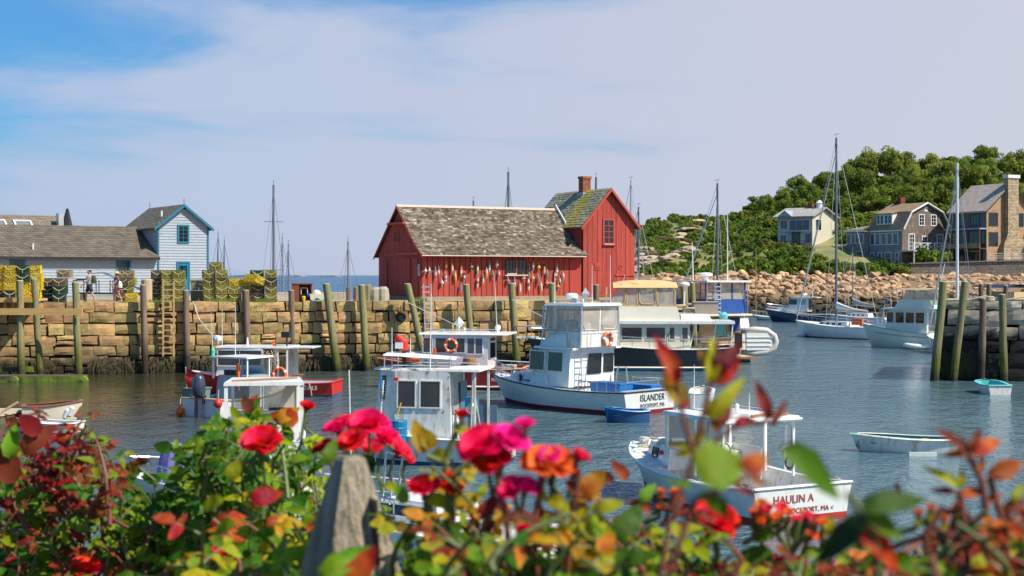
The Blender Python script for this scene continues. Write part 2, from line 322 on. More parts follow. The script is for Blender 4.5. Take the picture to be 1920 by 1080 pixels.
# ------------------------------------------------------------------ water
def watermat(name, deep, shallow, rough, k1, k2, dist, sx=1.0):
    m = bpy.data.materials.new(name); m.use_nodes = True; t = m.node_tree; b = t.nodes['Principled BSDF']; A = t.nodes.new; K = t.links.new
    g = A('ShaderNodeNewGeometry'); mp_ = A('ShaderNodeMapping'); mp_.inputs['Scale'].default_value = (1.15 * sx, .8 * sx, 1); mp_.inputs['Rotation'].default_value = (0, 0, rad(12)); K(g.outputs['Position'], mp_.inputs[0])
    a = A('ShaderNodeTexNoise'); a.inputs['Scale'].default_value = 3.4; a.inputs['Detail'].default_value = 4; a.inputs['Roughness'].default_value = .55; a.inputs['Distortion'].default_value = .4; K(mp_.outputs[0], a.inputs['Vector'])
    c = A('ShaderNodeTexNoise'); c.inputs['Scale'].default_value = .95; c.inputs['Detail'].default_value = 3; K(mp_.outputs[0], c.inputs['Vector'])
    p = A('ShaderNodeTexNoise'); p.inputs['Scale'].default_value = .055; p.inputs['Detail'].default_value = 3; K(mp_.outputs[0], p.inputs['Vector'])
    pr = A('ShaderNodeMapRange'); K(p.outputs[0], pr.inputs[0]); pr.inputs[1].default_value = .35; pr.inputs[2].default_value = .6; pr.inputs[3].default_value = .32; pr.inputs[4].default_value = 1.4
    # the corner under the stone wall lies sheltered and calmer
    sp = A('ShaderNodeSeparateXYZ'); K(g.outputs['Position'], sp.inputs[0]); cal = A('ShaderNodeMapRange'); cal.interpolation_type = 'SMOOTHSTEP'; K(sp.outputs[0], cal.inputs[0]); cal.inputs[1].default_value = -17; cal.inputs[2].default_value = -3; cal.inputs[3].default_value = .22; cal.inputs[4].default_value = 1
    m1 = A('ShaderNodeMath'); m1.operation = 'MULTIPLY'; K(a.outputs[0], m1.inputs[0]); m1.inputs[1].default_value = k1
    m2 = A('ShaderNodeMath'); m2.operation = 'MULTIPLY_ADD'; K(c.outputs[0], m2.inputs[0]); m2.inputs[1].default_value = k2; K(m1.outputs[0], m2.inputs[2])
    st = A('ShaderNodeMath'); st.operation = 'MULTIPLY'; K(pr.outputs[0], st.inputs[0]); K(cal.outputs[0], st.inputs[1])
    m3 = A('ShaderNodeMath'); m3.operation = 'MULTIPLY'; K(m2.outputs[0], m3.inputs[0]); K(st.outputs[0], m3.inputs[1])
    bp = A('ShaderNodeBump'); bp.inputs['Strength'].default_value = 1; bp.inputs['Distance'].default_value = dist; K(m3.outputs[0], bp.inputs['Height']); K(bp.outputs[0], b.inputs['Normal'])
    mc = A('ShaderNodeMixRGB'); K(p.outputs[0], mc.inputs[0]); mc.inputs[1].default_value = (*deep, 1); mc.inputs[2].default_value = (*shallow, 1)
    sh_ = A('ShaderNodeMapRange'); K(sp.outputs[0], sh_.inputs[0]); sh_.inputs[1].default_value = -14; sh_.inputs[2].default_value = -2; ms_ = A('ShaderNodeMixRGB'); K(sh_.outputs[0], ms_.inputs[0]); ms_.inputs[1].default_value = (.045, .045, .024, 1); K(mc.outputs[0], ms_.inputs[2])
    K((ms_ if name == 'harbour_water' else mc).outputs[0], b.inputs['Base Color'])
    b.inputs['Roughness'].default_value = rough; b.inputs['IOR'].default_value = 1.33; return m
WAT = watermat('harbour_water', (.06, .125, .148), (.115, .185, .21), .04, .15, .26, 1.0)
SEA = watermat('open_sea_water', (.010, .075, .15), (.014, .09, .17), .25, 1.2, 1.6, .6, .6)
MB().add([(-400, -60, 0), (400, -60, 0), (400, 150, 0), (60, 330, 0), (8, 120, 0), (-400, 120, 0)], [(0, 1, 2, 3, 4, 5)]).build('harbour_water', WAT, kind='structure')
MB().add([(-26000, 120, -.03), (26000, 120, -.03), (26000, 40000, -.03), (-26000, 40000, -.03)], [(0, 1, 2, 3)]).build('open_sea', SEA, kind='structure')
islm = mat('far_island_rock', (.20, .20, .20), .9, .3, .02)
for px0, px1, hh, d in ((432, 482, 6.5, 5200), (470, 486, 7.5, 5000), (546, 566, 5, 5600), (598, 612, 4, 5400), (606, 632, 6, 5300)):
    mb = MB(); a, b_ = PX(px0, d).x, PX(px1, d).x; n = 14; top = [(a + (b_ - a) * i / n, hh * math.sin(math.pi * i / n) ** .6 * R.uniform(.55, 1)) for i in range(n + 1)]
    mb.prism([(x, max(z, .2)) for x, z in top] + [(b_, -1), (a, -1)], d, d + 150); mb.build('island', islm, kind='structure')

# ------------------------------------------------------------------ headland
CR = [(1000, 500), (1100, 462), (1185, 436), (1250, 415), (1300, 407), (1350, 410), (1400, 400), (1450, 386), (1500, 372), (1560, 352), (1620, 340), (1700, 334), (1800, 334), (1900, 338), (2300, 330)]
def lerp_tab(T, x):
    if x <= T[0][0]: return T[0][1]
    for (a, b), (c, d) in zip(T, T[1:]):
        if x <= c: return b + (d - b) * (x - a) / (c - a)
    return T[-1][1]
def hill(x, y):
    px = 960 + x / y * F; hc = H + (516 - lerp_tab(CR, px)) * 300 / F
    edge = max(0, min(1, (px - 1010) / 170)); edge = edge * edge * (3 - 2 * edge)
    if y < 180: z = -1.5 + (y - 170) * .15
    elif y < 196: z = (y - 180) / 16 * 5
    elif y < 212: z = 5 + (y - 196) / 16 * 1.0
    elif y < 300: t = (y - 212) / 88; z = 6 + (hc - 6) * (t ** .88)
    else: z = hc - (y - 300) * .10
    z = -2 + (z + 2) * edge
    return z + (mnoise.noise(Vector((x * .06, y * .06, 3))) * 1.2 + mnoise.noise(Vector((x * .25, y * .25, 9))) * .35) * max(0, min(1, (y - 196) / 20))
hm = mat('headland_ground', (.13, .16, .035), .95, .3, .35, bump=.6, col2=(.34, .26, .14), f2=.56, dirt=(.16, .15, .05), dscale=.12, zdirt=[((.20, .14, .08), 5.0, 5.6), ((.03, .025, .015), 1.2, 2.2)])
mb = MB(); nx_, ny_ = 110, 90
for j in range(ny_ + 1):
    y = 172 + (420 - 172) * (j / ny_) ** 1.3
    for i in range(nx_ + 1):
        px = 1000 + 1250 * i / nx_; x = (px - 960) / F * y; mb.v.append((x, y, hill(x, y)))
for j in range(ny_):
    for i in range(nx_): a = j * (nx_ + 1) + i; mb.f.append((a, a + 1, a + nx_ + 2, a + nx_ + 1)); mb.m.append(0)
mb.build('headland', hm, smooth=True, kind='structure')

def rockmesh(name, m, seed, flat=.7, n=2, rough=.25):
    import bmesh
    bm = bmesh.new(); bmesh.ops.create_icosphere(bm, subdivisions=n, radius=1); rr = random.Random(seed)
    pl = [Vector((rr.gauss(0, 1), rr.gauss(0, 1), rr.gauss(0, 1))).normalized() for _ in range(13)]; ds = [rr.uniform(.42, .85) for _ in pl]
    for v in bm.verts:
        for p, d in zip(pl, ds):
            e = v.co.dot(p) - d
            if e > 0: v.co -= p * e
        v.co += v.co.normalized() * mnoise.noise(v.co * 2 + Vector((seed, 0, 0))) * rough * .4; v.co.z *= flat
    me = bpy.data.meshes.new(name); bm.to_mesh(me); bm.free(); me.materials.append(m); autosmooth(me, 14); return me
algae = [((.085, .058, .028), 2.1, 3.0), ((.022, .02, .012), 1.0, 1.9)]
rkm = mat('tan_granite', (.45, .30, .165), .9, .25, 2.0, bump=1.4, rnd=.35, hue=.014, dirt=(.26, .165, .09), dscale=1.1, zdirt=algae)
RK = [rockmesh('boulder', rkm, s) for s in range(8)]
bank = thing('rock_bank', 'bank of tumbled tan granite boulders along the far shore below the green hillside', 'rocks', (0, 0, 0))
cand = []
while len(cand) < 1250:
    px = R.uniform(1195, 1990); y = 180 + (17 if px < 1700 else 20.5) * R.random() ** .9
    if px < 1380 and R.random() < .35: continue
    s = R.uniform(.42, .85) * (1.35 if R.random() < .12 else 1); x = (px - 960) / F * y
    cand.append((s if px < 1700 else s * .85, x, y, min(max(-.3, (y - 180) / 16 * 5), 9 if px < 1700 else 4.85) + R.uniform(-.25, .2)))
cand.sort(reverse=True)
for k, (s, x, y, z) in enumerate(cand[:290]):
    inst('boulder', RK[k % 8], bank, (x, y, z), (R.uniform(-.5, .5), R.uniform(-.5, .5), R.uniform(0, 6.3)), (s * R.uniform(.9, 1.4), s, s * R.uniform(.8, 1.1)))
mb = MB()
for k, (s, x, y, z) in enumerate(cand[290:]):
    me = RK[k % 8]; rm = Matrix.Rotation(R.uniform(0, 6), 4, 'Z'); b0 = len(mb.v)
    mb.v += [tuple(Vector((x, y, z)) + (rm @ v.co) * s) for v in me.vertices]; fs = [tuple(b0 + i for i in p.vertices) for p in me.polygons]; mb.f += fs; mb.m += [0] * len(fs)
mb.build('small_boulders', rkm, bank, kind='stuff')
# bare granite shoulder of the headland, left
slab = mat('bare_pinkish_granite', (.46, .35, .25), .9, .2, .9, bump=1.0, rnd=.15, dirt=(.30, .24, .16), dscale=.6)
SL = [rockmesh('rock_slab', slab, 30 + s, flat=.38, n=3, rough=.5) for s in range(5)]
out_ = thing('rock_outcrop', 'bare pale granite shoulder of the headland just behind the red shack', 'rocks', (0, 0, 0))
for k in range(46):
    t = R.random(); px = 1175 + 135 * t + R.uniform(-12, 12); yp = 512 - 100 * (t ** .8) * R.uniform(.35, 1.0)
    # find the depth where the hill meets this sight line
    for d in range(186, 300, 2):
        x = (px - 960) / F * d
        if H - (yp - 516) / F * d <= hill(x, d): break
    s = R.uniform(.7, 1.7); inst('rock_slab', SL[k % 5], out_, (x, d, hill(x, d) + s * .06), (R.uniform(-.1, .3), R.uniform(-.25, .1), R.uniform(0, 6)), (s * 1.9, s * 1.5, s))

# trees and scrub
def crown(seed, rx, rz, nlobe, nleaf, ls, base, light, z0, flat=.88):
    rr = random.Random(seed); mb = MB(); cols = []
    lobes = []
    for k in range(nlobe):
        a = rr.uniform(0, 6.283); q = math.sqrt(rr.random()) * rx * .72; zz = z0 + rz * (.15 + .8 * rr.random() * (1 - .45 * q / rx))
        lobes.append((Vector((q * math.cos(a), q * math.sin(a), zz)), rr.uniform(.18, .36) * rx, rr.random()))
    for c, r, b in lobes:
        n = int(nleaf / nlobe)
        for i in range(n):
            d = Vector((rr.gauss(0, 1), rr.gauss(0, 1), rr.gauss(.25, 1))).normalized(); p = c + Vector((d.x, d.y, d.z * flat)) * r * rr.uniform(.62, 1.12)
            nrm = (d + Vector((rr.gauss(0, .5), rr.gauss(0, .5), rr.gauss(.2, .5)))).normalized(); u = nrm.orthogonal().normalized(); u.rotate(Matrix.Rotation(rr.uniform(0, 6.28), 3, nrm)); w = nrm.cross(u)
            s = ls * rr.uniform(.6, 1.3)
            b0 = len(mb.v); mb.v += [tuple(p - u * s), tuple(p + w * s * .45), tuple(p + u * s), tuple(p - w * s * .45 + nrm * s * .2)]; mb.f.append((b0, b0 + 1, b0 + 2, b0 + 3)); mb.m.append(0)
            f = max(0, min(1, b * .6 + rr.random() * .45)); cols.append([base[j] + (light[j] - base[j]) * f for j in range(3)])
    return mb, cols, lobes
LM = leafmat('tree_foliage'); bark = mat('grey_bark', (.10, .08, .06), .95, .3, 4, bump=1)
TREES = []
for k in range(7):
    base, light = ((.10, .15, .022), (.30, .36, .05)) if k % 2 == 0 else ((.13, .18, .03), (.40, .43, .075))
    mb, cols, lobes = crown(100 + k, 2.9, 4.2, 24, 2400, .25, base, light, 1.8)
    cm = mb.mesh('crown', LM); tint(cm, cols)
    tb = MB(); tb.tube([(0, 0, -1), (.1, 0, 1.2), (0, .1, 3), (.1, 0, 4.5)], [.22, .17, .12, .05], 6)
    for c, r, b in lobes[:8]: tb.tube([(0, .05, 1.4 + .15 * c.z), tuple(c * .6 + Vector((0, 0, .6))), tuple(c)], [.09, .06, .02], 5)
    TREES.append((cm, tb.mesh('trunk', bark)))
def hill_at(px, d): x = (px - 960) / F * d; return Vector((x, d, hill(x, d)))
HOUSES = [(1507, 'white house with the dark deck'), (1690, 'gambrel-roofed house'), (1860, 'house with the stone chimney')]
WORDS = ['', 'second', 'third', 'fourth', 'fifth', 'sixth', 'seventh', 'eighth', 'ninth', 'tenth', 'eleventh', 'twelfth', 'thirteenth', 'fourteenth', 'fifteenth', 'sixteenth', 'seventeenth', 'eighteenth', 'nineteenth', 'twentieth']
rows = [('on the hilltop skyline', 302, 1395, 1990, 19, 1.15), ('just below the skyline', 284, 1420, 1990, 15, 1.1), ('halfway up the hill', 266, 1440, 1990, 14, 1.0), ('just behind the houses', 248, 1560, 1985, 11, .95)]
for rn, d0, pa, pb, n, s0 in rows:
    for k in range(n):
        px = pa + (pb - pa) * (k + R.uniform(.2, .8)) / n; d = d0 + R.uniform(-7, 7); s = s0 * R.uniform(.75, 1.15)
        if px < 1480: s *= .62
        elif px < 1560: s *= .8
        p = hill_at(px, d); j = R.randrange(7); p.z -= .3
        t = thing('deciduous_tree', '%s green leafy tree %s, %s from the seaward end' % ('lighter' if j % 2 else 'dark', rn, WORDS[k] if k else 'first'), 'tree', p, R.uniform(0, 6), 'leafy trees on the headland')
        t.scale = (s, s, s * R.uniform(.85, 1.2))
        inst('crown', TREES[j][0], t); inst('trunk', TREES[j][1], t)
# understorey: one mass of scrub
SH = []
for k in range(5):
    base, light = [((.06, .10, .014), (.18, .26, .03)), ((.075, .12, .016), (.25, .33, .04)), ((.11, .12, .02), (.34, .33, .06)), ((.04, .075, .014), (.13, .20, .025)), ((.08, .14, .014), (.25, .36, .04))][k]
    SH.append(crown(300 + k, 1.6, 1.4, 6, 330, .24, base, light, -.1)[:2])
mb = MB(); cols = []
nsc = 0
houses_xy = [(W(1508, 460, 231), 6), (W(1660, 470, 219), 10), (W(1850, 470, 209), 11)]
while nsc < 1900:
    d = 198 + 108 * R.random() ** 1.1; px = R.uniform(1190, 1990) if nsc > 40 else R.uniform(1380, 1700)
    if px < 1330:
        yp = 512 - 95 * ((px - 1185) / 145)      # keep the granite shoulder bare
        if R.random() < .3: continue
    if px > 1700 and d < 206: continue
    p = hill_at(px, d)
    if any((p - h).xy.length < r for h, r in houses_xy): continue
    s = R.uniform(.6, 1.25) * (1.15 if d > 240 else .9); mv, mc = SH[R.randrange(5)]; rm = Matrix.Rotation(R.uniform(0, 6), 3, 'Z'); b0 = len(mb.v)
    if px < 1400: s *= .7
    mb.v += [tuple(p + (rm @ Vector(v)) * s) for v in mv.v]; mb.f += [tuple(b0 + i for i in f) for f in mv.f]; mb.m += mv.m; cols += mc; nsc += 1
me = mb.mesh('hillside_scrub', LM); tint(me, cols); tag(link(bpy.data.objects.new('hillside_scrub', me)), 'mixed green scrub covering the headland slope', 'scrub', kind='stuff')
SHM = []
for mv, mc in SH: me = mv.mesh('foliage', LM); tint(me, mc); SHM.append(me)
shr = [(1400, 199, 1.2, 'first bright shrub above the boulders, right of the bare rock'), (1432, 200, 1.4, 'round bright shrub above the boulders below the diagonal grass strip'), (1470, 201, 1.5, 'broad bright shrub above the boulders below the white house deck'),
       (1505, 200, 1.5, 'bright leafy shrub above the boulders directly under the white house'), (1540, 201, 1.4, 'bright shrub between the white house and the tall grey mast'), (1578, 200, 1.4, 'bright shrub just seaward of the grey gambrel house'),
       (1608, 200, 1.1, 'dark shrub at the foot of the small porch wing'), (1650, 201, 1.3, 'dark shrub against the long shaded side of the gambrel house'), (1742, 207, 1.3, 'light green shrub beside the white deck stairs'), (1762, 207, 1.2, 'light green shrub on top of the sea wall beside the stairs')]
for k, (px, d, s, lab) in enumerate(shr):
    p = hill_at(px, d); 
    if px > 1700: p.z = 7.0
    o = inst('shrub', SHM[[1, 4, 1, 4, 1, 0, 3, 3, 4, 1][k]], None, p, (0, 0, R.uniform(0, 6)), s * 1.15, label=lab, cat='shrub', group='shrubs at the foot of the headland')

# ------------------------------------------------------------------ houses on the far shore
siding_shade = rowmat('cream_clapboard_shade', (.50, .56, .52), .17, 8, .08, .7, .8)  # front clapboards: their shade is put into this cooler, darker tint
siding_lit = rowmat('cream_clapboard_lit', (.68, .64, .50), .17, 8, .06, .7, .8)  # same clapboards on the sunlit side, the light put into a warmer tint
shg = rowmat('grey_brown_wall_shingle', (.25, .19, .15), .16, .14, .3, dirt=(.33, .25, .19))
shg_shade = rowmat('wall_shingle_shade', (.32, .33, .35), .16, .14, .15)  # side turned from the sun: cool cast of the shade put into the colour
shr_o = rowmat('orange_cedar_shingle', (.60, .36, .20), .16, .14, .25, dirt=(.46, .29, .18))
rf1 = rowmat('light_grey_roof', (.42, .41, .38), .2, .3, .12); rf2 = rowmat('brown_roof_shingle', (.40, .27, .16), .16, .25, .2); rf3 = rowmat('pinkish_cedar_roof', (.60, .48, .40), .16, .2, .18, dirt=(.48, .40, .35))
stonem = rowmat('field_stone', (.50, .38, .23), .22, .45, .35, mort=.03); brick = rowmat('red_brick', (.30, .09, .05), .075, .22, .2)
trim = mat('white_trim', (.78, .78, .76), .5, .05, 4); gtrim = mat('dark_green_trim', (.02, .05, .035), .5, .1, 4); dkwood = mat('dark_brown_deck_wood', (.10, .055, .035), .8, .2, 3); pdeck = mat('weathered_white_deck', (.50, .48, .43), .8, .12, 3)
def wallbox(root, x0, x1, y0, y1, z0, z1, m, name='wall'): return MB().box(x0, x1, y0, y1, z0, z1).build(name, m, root)

# pale house with the deck
h = thing('hillside_house', 'two-storey pale cream clapboard house with a low roof on the hillside', 'house', W(1458, 462, 232.5), rad(-38))
h.location.z = 9.7
pm = MB(); pm.prism([(0, 0), (6.1, 0), (6.1, 4.9), (0, 4.9)], .05, 8, 'y'); pm.build('wall', siding_shade, h)
MB().add([(6.12, .03, -2), (6.12, 8.02, -2), (6.12, 8.02, 4.9), (6.12, 4, 6.2), (6.12, .03, 4.9), (5.98, .03, -2), (5.98, 8.02, -2), (5.98, 8.02, 4.9), (5.98, 4, 6.2), (5.98, .03, 4.9)], [(0, 1, 2, 3, 4), (9, 8, 7, 6, 5), (0, 4, 9, 5), (1, 6, 7, 2), (2, 7, 8, 3), (3, 8, 9, 4), (0, 5, 6, 1)]).build('side_wall', siding_lit, h)
wallbox(h, .2, 6, .3, 7.8, -4, -.02, M['grey'], 'foundation')
roof = MB()
for y0, z0, y1, z1 in ((-.7, 4.72, 4.02, 6.3), (8.7, 4.72, 4.0, 6.3)): roof.hexa([(-.6, y0, z0), (6.7, y0, z0), (6.7, y1, z1), (-.6, y1, z1)][::(1 if y0 < 4 else -1)], [(-.6, y0, z0 + .18), (6.7, y0, z0 + .18), (6.7, y1, z1 + .18), (-.6, y1, z1 + .18)][::(1 if y0 < 4 else -1)])
roof = roof.build('roof', rf1, h)
MB().box(3.5, 4.3, 3.6, 4.4, 6.2, 7.1).build('chimney', brick, roof); c2_ = MB().lathe([(.5, 6.2), (.5, 7.1), (.62, 7.15), (.15, 7.6)], 8, (5.4, 4, 0)); c2_.build('cupola', trim, roof)
MB().prism([(.4, 4.95), (1.6, 5.9), (2.8, 4.95)], -.72, 2.6, 'y').build('gablet', M['grey'], roof)
fa = Face((0, .05, 0), (1, 0, 0), (0, 0, 1)); fb = Face((6.12, 0, 0), (0, 1, 0), (0, 0, 1))
fa.window(h, .5, 2.9, 1.2, 1.4, trim, M['curtain'], .08, 1); fa.window(h, 2.1, 2.7, 3.5, 1.6, trim, M['curtain'], .08, 2); fa.window(h, .5, .6, 1.0, 1.4, trim, M['curtain'], .08, 1); fa.window(h, 4.9, .7, 1.0, 1.4, M['grey'], M['curtain'], .08)
fa.window(h, 2.6, .05, 1.3, 2.2, M['dark'], M['window2'], .08, 0, 0, .06, 'door')
fb.window(h, 1.2, 2.7, 1.9, 1.7, trim, M['window'], .1, 1); MB().box(1.8, 4.6, -.9, .04, 2.42, 2.55).build('awning', M['grey'], h)
dk = MB().box(-1.5, 7.0, -2.4, -.02, -.35, -.15).build('deck', dkwood, h)
for i in range(9): MB().cbox((-1.45 + i * 1.05, -2.35, .4), .09, .09, 1.1).build('post', dkwood, dk)
for z in (.05, .3, .55, .9): MB().cbox((2.75, -2.35, z), 8.4, .05, .05).build('rail', dkwood, dk)
for i in range(5):
    MB().cbox((-1.1 + i * 1.9, -2.1, -2), .2, .2, 3.3).build('support', dkwood, dk)
    MB().tube([(-1.1 + i * 1.9, -2.1, -2.2), (-.3 + i * 1.9, -2.1, -.4)], .08, 4).build('brace', dkwood, dk)

# gambrel house
h = thing('gambrel_house', 'grey shingled gambrel-roofed house with white trim and a lit gable end', 'house', W(1692, 512, 215), rad(25)); h.location.z = 6
prof = [(0, -.5), (9, -.5), (9, 6), (7.5, 8.6), (4.5, 10), (1.5, 8.6), (0, 6)]
g_ = MB().prism(prof, 0, 7.6, 'y').build('wall', shg, h)
MB().box(-.03, .02, 0.01, 7.6, -.5, 5.98).build('side_wall', shg_shade, h)
rm_ = MB()
for (xa, za), (xb, zb) in zip(prof[2:], prof[3:] + prof[:1]):
    if (xb, zb) == (0, -.5): continue
    nrm = Vector((za - zb, 0, xb - xa)).normalized() * -1; nrm = Vector((-(zb - za), 0, (xb - xa))).normalized(); nrm = nrm if nrm.dot(Vector(((xa + xb) / 2 - 4.5, 0, (za + zb) / 2 - 4))) > 0 else -nrm
    q = [(xa, -.35, za), (xb, -.35, zb), (xb, 7.9, zb), (xa, 7.9, za)]; rm_.hexa([tuple(Vector(p) + nrm * .02) for p in q], [tuple(Vector(p) + nrm * .2) for p in q])
rf = rm_.build('roof', rf2, h); MB().box(4.4, 5.3, 5.6, 6.4, 9.6, 11.2).build('chimney', brick, rf)
tr = MB()
for (xa, za), (xb, zb) in zip(prof[2:], prof[3:]): tr.tube([(xa, -.4, za + .05), (xb, -.4, zb + .05)], .14, 4)
tr.build('rake_trim', trim, h)
fg = Face((0, 0, 0), (1, 0, 0), (0, 0, 1)); fs_ = Face((-.03, 7.6, 0), (0, -1, 0), (0, 0, 1))
for x, z, w, hh, nm in ((3.2, 6.75, .85, 1.5, 'window'), (5.5, 6.75, .85, 1.5, 'window'), (3.8, 3.4, .85, 1.6, 'window')): fg.window(h, x, z, w, hh, trim, M['window'], .14, 1, 2, .07, nm, .05)
for x in (1.25, 6.7): fg.window(h, x, 3.0, .95, 2.3, trim, M['window'], .14, 2, 3, .07, 'door', .05)
fg.window(h, 4.25, 8.85, .5, .6, trim, trim, .06)
for a in (.3, 1.5, 2.9, 4.3, 5.6): fs_.window(h, a, 3.9, 1.0, 1.6, trim, M['curtain'], .09, 0, 0, .06, mull=.05)
for a, w in ((.4, .6), (2.2, .6), (3.8, 1.3), (6.1, .7)): fs_.window(h, a, .9, w, 1.7, trim, M['curtain'], .1, 0, 1, .06, mull=.05)
MB().box(-.2, -.02, 0, 7.7, 5.8, 6.02).build('eave_trim', trim, h)
do = MB().prism([(-.1 + .35, 6.9), (2.8, 6.9), (2.8, 8.62), (.25, 8.5)], 2.6, 6.2, 'y').build('dormer', trim, h)
fd = Face((.25, 6.2, 0), (0, -1, 0), (0, 0, 1))
for a in (.15, .95, 1.95, 2.75): fd.window(do, a, 7.05, .6, 1.2, trim, M['window'], .07, 0, 1, .04)
MB().hexa([(.0, 2.4, 8.45), (3.4, 2.4, 9.3), (3.4, 6.4, 9.3), (0, 6.4, 8.45)], [(0, 2.4, 8.6), (3.4, 2.4, 9.45), (3.4, 6.4, 9.45), (0, 6.4, 8.6)]).build('dormer_roof', rf2, do)
w2 = MB().box(-.9, 3, 7.65, 12, -.5, 5.9).build('porch_wing', shg_shade, h)
MB().hexa([(-1.2, 7.4, 5.95), (3, 7.4, 6.6), (3, 12.3, 6.6), (-1.2, 12.3, 5.95)], [(-1.2, 7.4, 6.25), (3, 7.4, 6.95), (3, 12.3, 6.95), (-1.2, 12.3, 6.25)]).build('wing_roof', rf2, w2)
MB().box(-1.3, -1.21, 7.35, 12.35, 5.9, 6.3).build('fascia', trim, w2)
fw_ = Face((-.9, 12, 0), (0, -1, 0), (0, 0, 1))
for a in (.15, 1.2, 2.2, 3.2): fw_.window(w2, a, 4.2, .85, 1.35, trim, M['curtain'], .07)
for a in (.7, 2.4): fw_.window(w2, a, .9, 1.4, 1.9, trim, M['window'], .09, 1)
dk = MB().box(-.6, 8.8, -3.2, -.02, 2.7, 2.9).build('deck', pdeck, h)
for i in range(8):
    x = -.55 + i * 1.32; MB().cbox((x, -3.15, 3.4), .1, .1, 1.1).build('post', trim, dk)
    if i < 7:
        MB().tube([(x, -3.15, 2.95), (x + 1.32, -3.15, 3.85)], .04, 4).build('rail', trim, dk); MB().tube([(x, -3.15, 3.85), (x + 1.32, -3.15, 2.95)], .04, 4).build('rail', trim, dk)
MB().cbox((4.1, -3.15, 3.95), 9.4, .1, .09).build('handrail', trim, dk)
for x in (-.4, 2.0, 4.2, 8.5): MB().cbox((x, -3.0, .8), .16, .16, 3.8).build('support', pdeck, dk)
st_ = MB().tube([(4.6, -3.3, 3.0), (6.6, -3.3, .6)], .1, 4).tube([(4.6, -3.3, 3.9), (6.6, -3.3, 1.5)], .05, 4); st_.build('stair_rail', trim, dk)

# cedar house with the chimney
h = thing('cedar_house', 'orange cedar-shingled house with a broad field-stone chimney on its gable end', 'house', W(1850, 487, 207), rad(25)); h.location.z = 7.2
prof = [(0, 0), (8.6, 0), (8.6, 7.4), (4.3, 11.1), (0, 7.4)]
MB().prism(prof, 0, 7.4, 'y').build('wall', shr_o, h); MB().box(-.04, .02, .01, 7.4, 0, 7.35).build('side_wall', rowmat('cedar_shingle_shade', (.24, .21, .19), .16, .14, .15), h)  # side wall: greyer copy of the shingle, its shade painted in
rm_ = MB()
for xa, za, xb, zb in ((-.5, 7.0, 4.3, 11.15), (9.1, 7.0, 4.3, 11.15)):
    q = [(xa, -.4, za), (xb, -.4, zb), (xb, 7.8, zb), (xa, 7.8, za)]; rm_.hexa(q, [(x, y, z + .25) for x, y, z in q])
rm_.build('roof', rf3, h)
MB().tube([(-.5, -.45, 7.05), (4.3, -.45, 11.2), (9.1, -.45, 7.05)], .13, 4).build('rake_trim', gtrim, h)
ch = MB().hexa([(2.4, -.9, 0), (7.2, -.9, 0), (7.2, .02, 0), (2.4, .02, 0)], [(2.4, -.9, 2.3), (7.2, -.9, 2.3), (7.2, .02, 2.3), (2.4, .02, 2.3)]).hexa([(2.4, -.9, 2.31), (7.2, -.9, 2.31), (7.2, .02, 2.31), (2.4, .02, 2.31)], [(3.3, -.8, 4), (5.3, -.8, 4), (5.3, .03, 4), (3.3, .03, 4)]).box(3.3, 5.3, -.8, .05, 4.01, 12.0)
ch = ch.build('chimney', stonem, h); MB().box(3.15, 5.45, -.95, .2, 12.02, 12.5).build('cap', M['deck'], ch)
fg = Face((0, 0, 0), (1, 0, 0), (0, 0, 1)); fs_ = Face((-.04, 7.4, 0), (0, -1, 0), (0, 0, 1))
fg.window(h, .5, 5.2, 1.5, 1.7, gtrim, M['window'], .12, 1); fg.window(h, .5, 2.3, 1.5, 1.8, gtrim, M['window'], .12, 1); fg.window(h, 6.0, 5.2, .9, 1.7, gtrim, M['window'], .12)
fg.window(h, 7.3, 2.3, .9, 1.7, gtrim, M['window'], .12)
fs_.window(h, 1.1, 5.3, 1.6, 1.4, gtrim, M['window2'], .1, 2); fs_.window(h, 4.3, 5.3, 1.7, 1.4, gtrim, M['window2'], .1, 2)
fs_.window(h, .4, 2.3, 3.1, 2.1, M['dark'], M['window2'], .12, 3, 0, .05); fs_.window(h, 4.0, 2.3, 3.1, 2.1, M['dark'], M['window2'], .12, 3, 0, .05); fs_.window(h, .8, .1, 5.8, 1.5, M['dark'], M['window'], .1, 4)
MB().box(-1.3, -.05, 0, 7.4, 4.6, 4.8).build('porch_roof', M['grey'], h)
MB().box(-1.3, -.05, 0, 7.4, 1.75, 1.9).build('balcony', dkwood, h)
MB().box(-1.3, -1.22, 0, 7.4, 1.92, 2.6).build('balcony_rail', shr_o, h)
for y in (.1, 2.4, 4.9, 7.3): MB().cbox((-1.25, y, 2.3), .14, .14, 4.6).build('post', dkwood, h)
MB().hexa([(7.6, -3.5, 4.6), (14, -3.5, 4.6), (14, 1, 4.8), (7.6, 1, 4.8)], [(7.6, -3.5, 4.8), (14, -3.5, 4.8), (12, -1.2, 6.0), (9.3, -1.2, 6.0)]).build('side_porch_roof', rf1, h)
for x in (7.9, 11): MB().cbox((x, -3.2, 2.3), .25, .25, 4.6).build('porch_post', dkwood, h)
fn = thing('terrace_fence', 'low wooden lattice fence along the top of the sea wall beside the stone chimney', 'fence', (0, 0, 0))
a, b = W(1852, 490, 203), W(1975, 490, 203); a.z = b.z = 7.3
for i in range(9): p = a.lerp(b, i / 8); MB().cbox((p.x, p.y, p.z + .55), .14, .14, 1.2).build('post', pdeck, fn)
for z in (.3, .6, .95): MB().tube([a + Vector((0, 0, z)), b + Vector((0, 0, z))], .04, 4).build('rail', pdeck, fn)
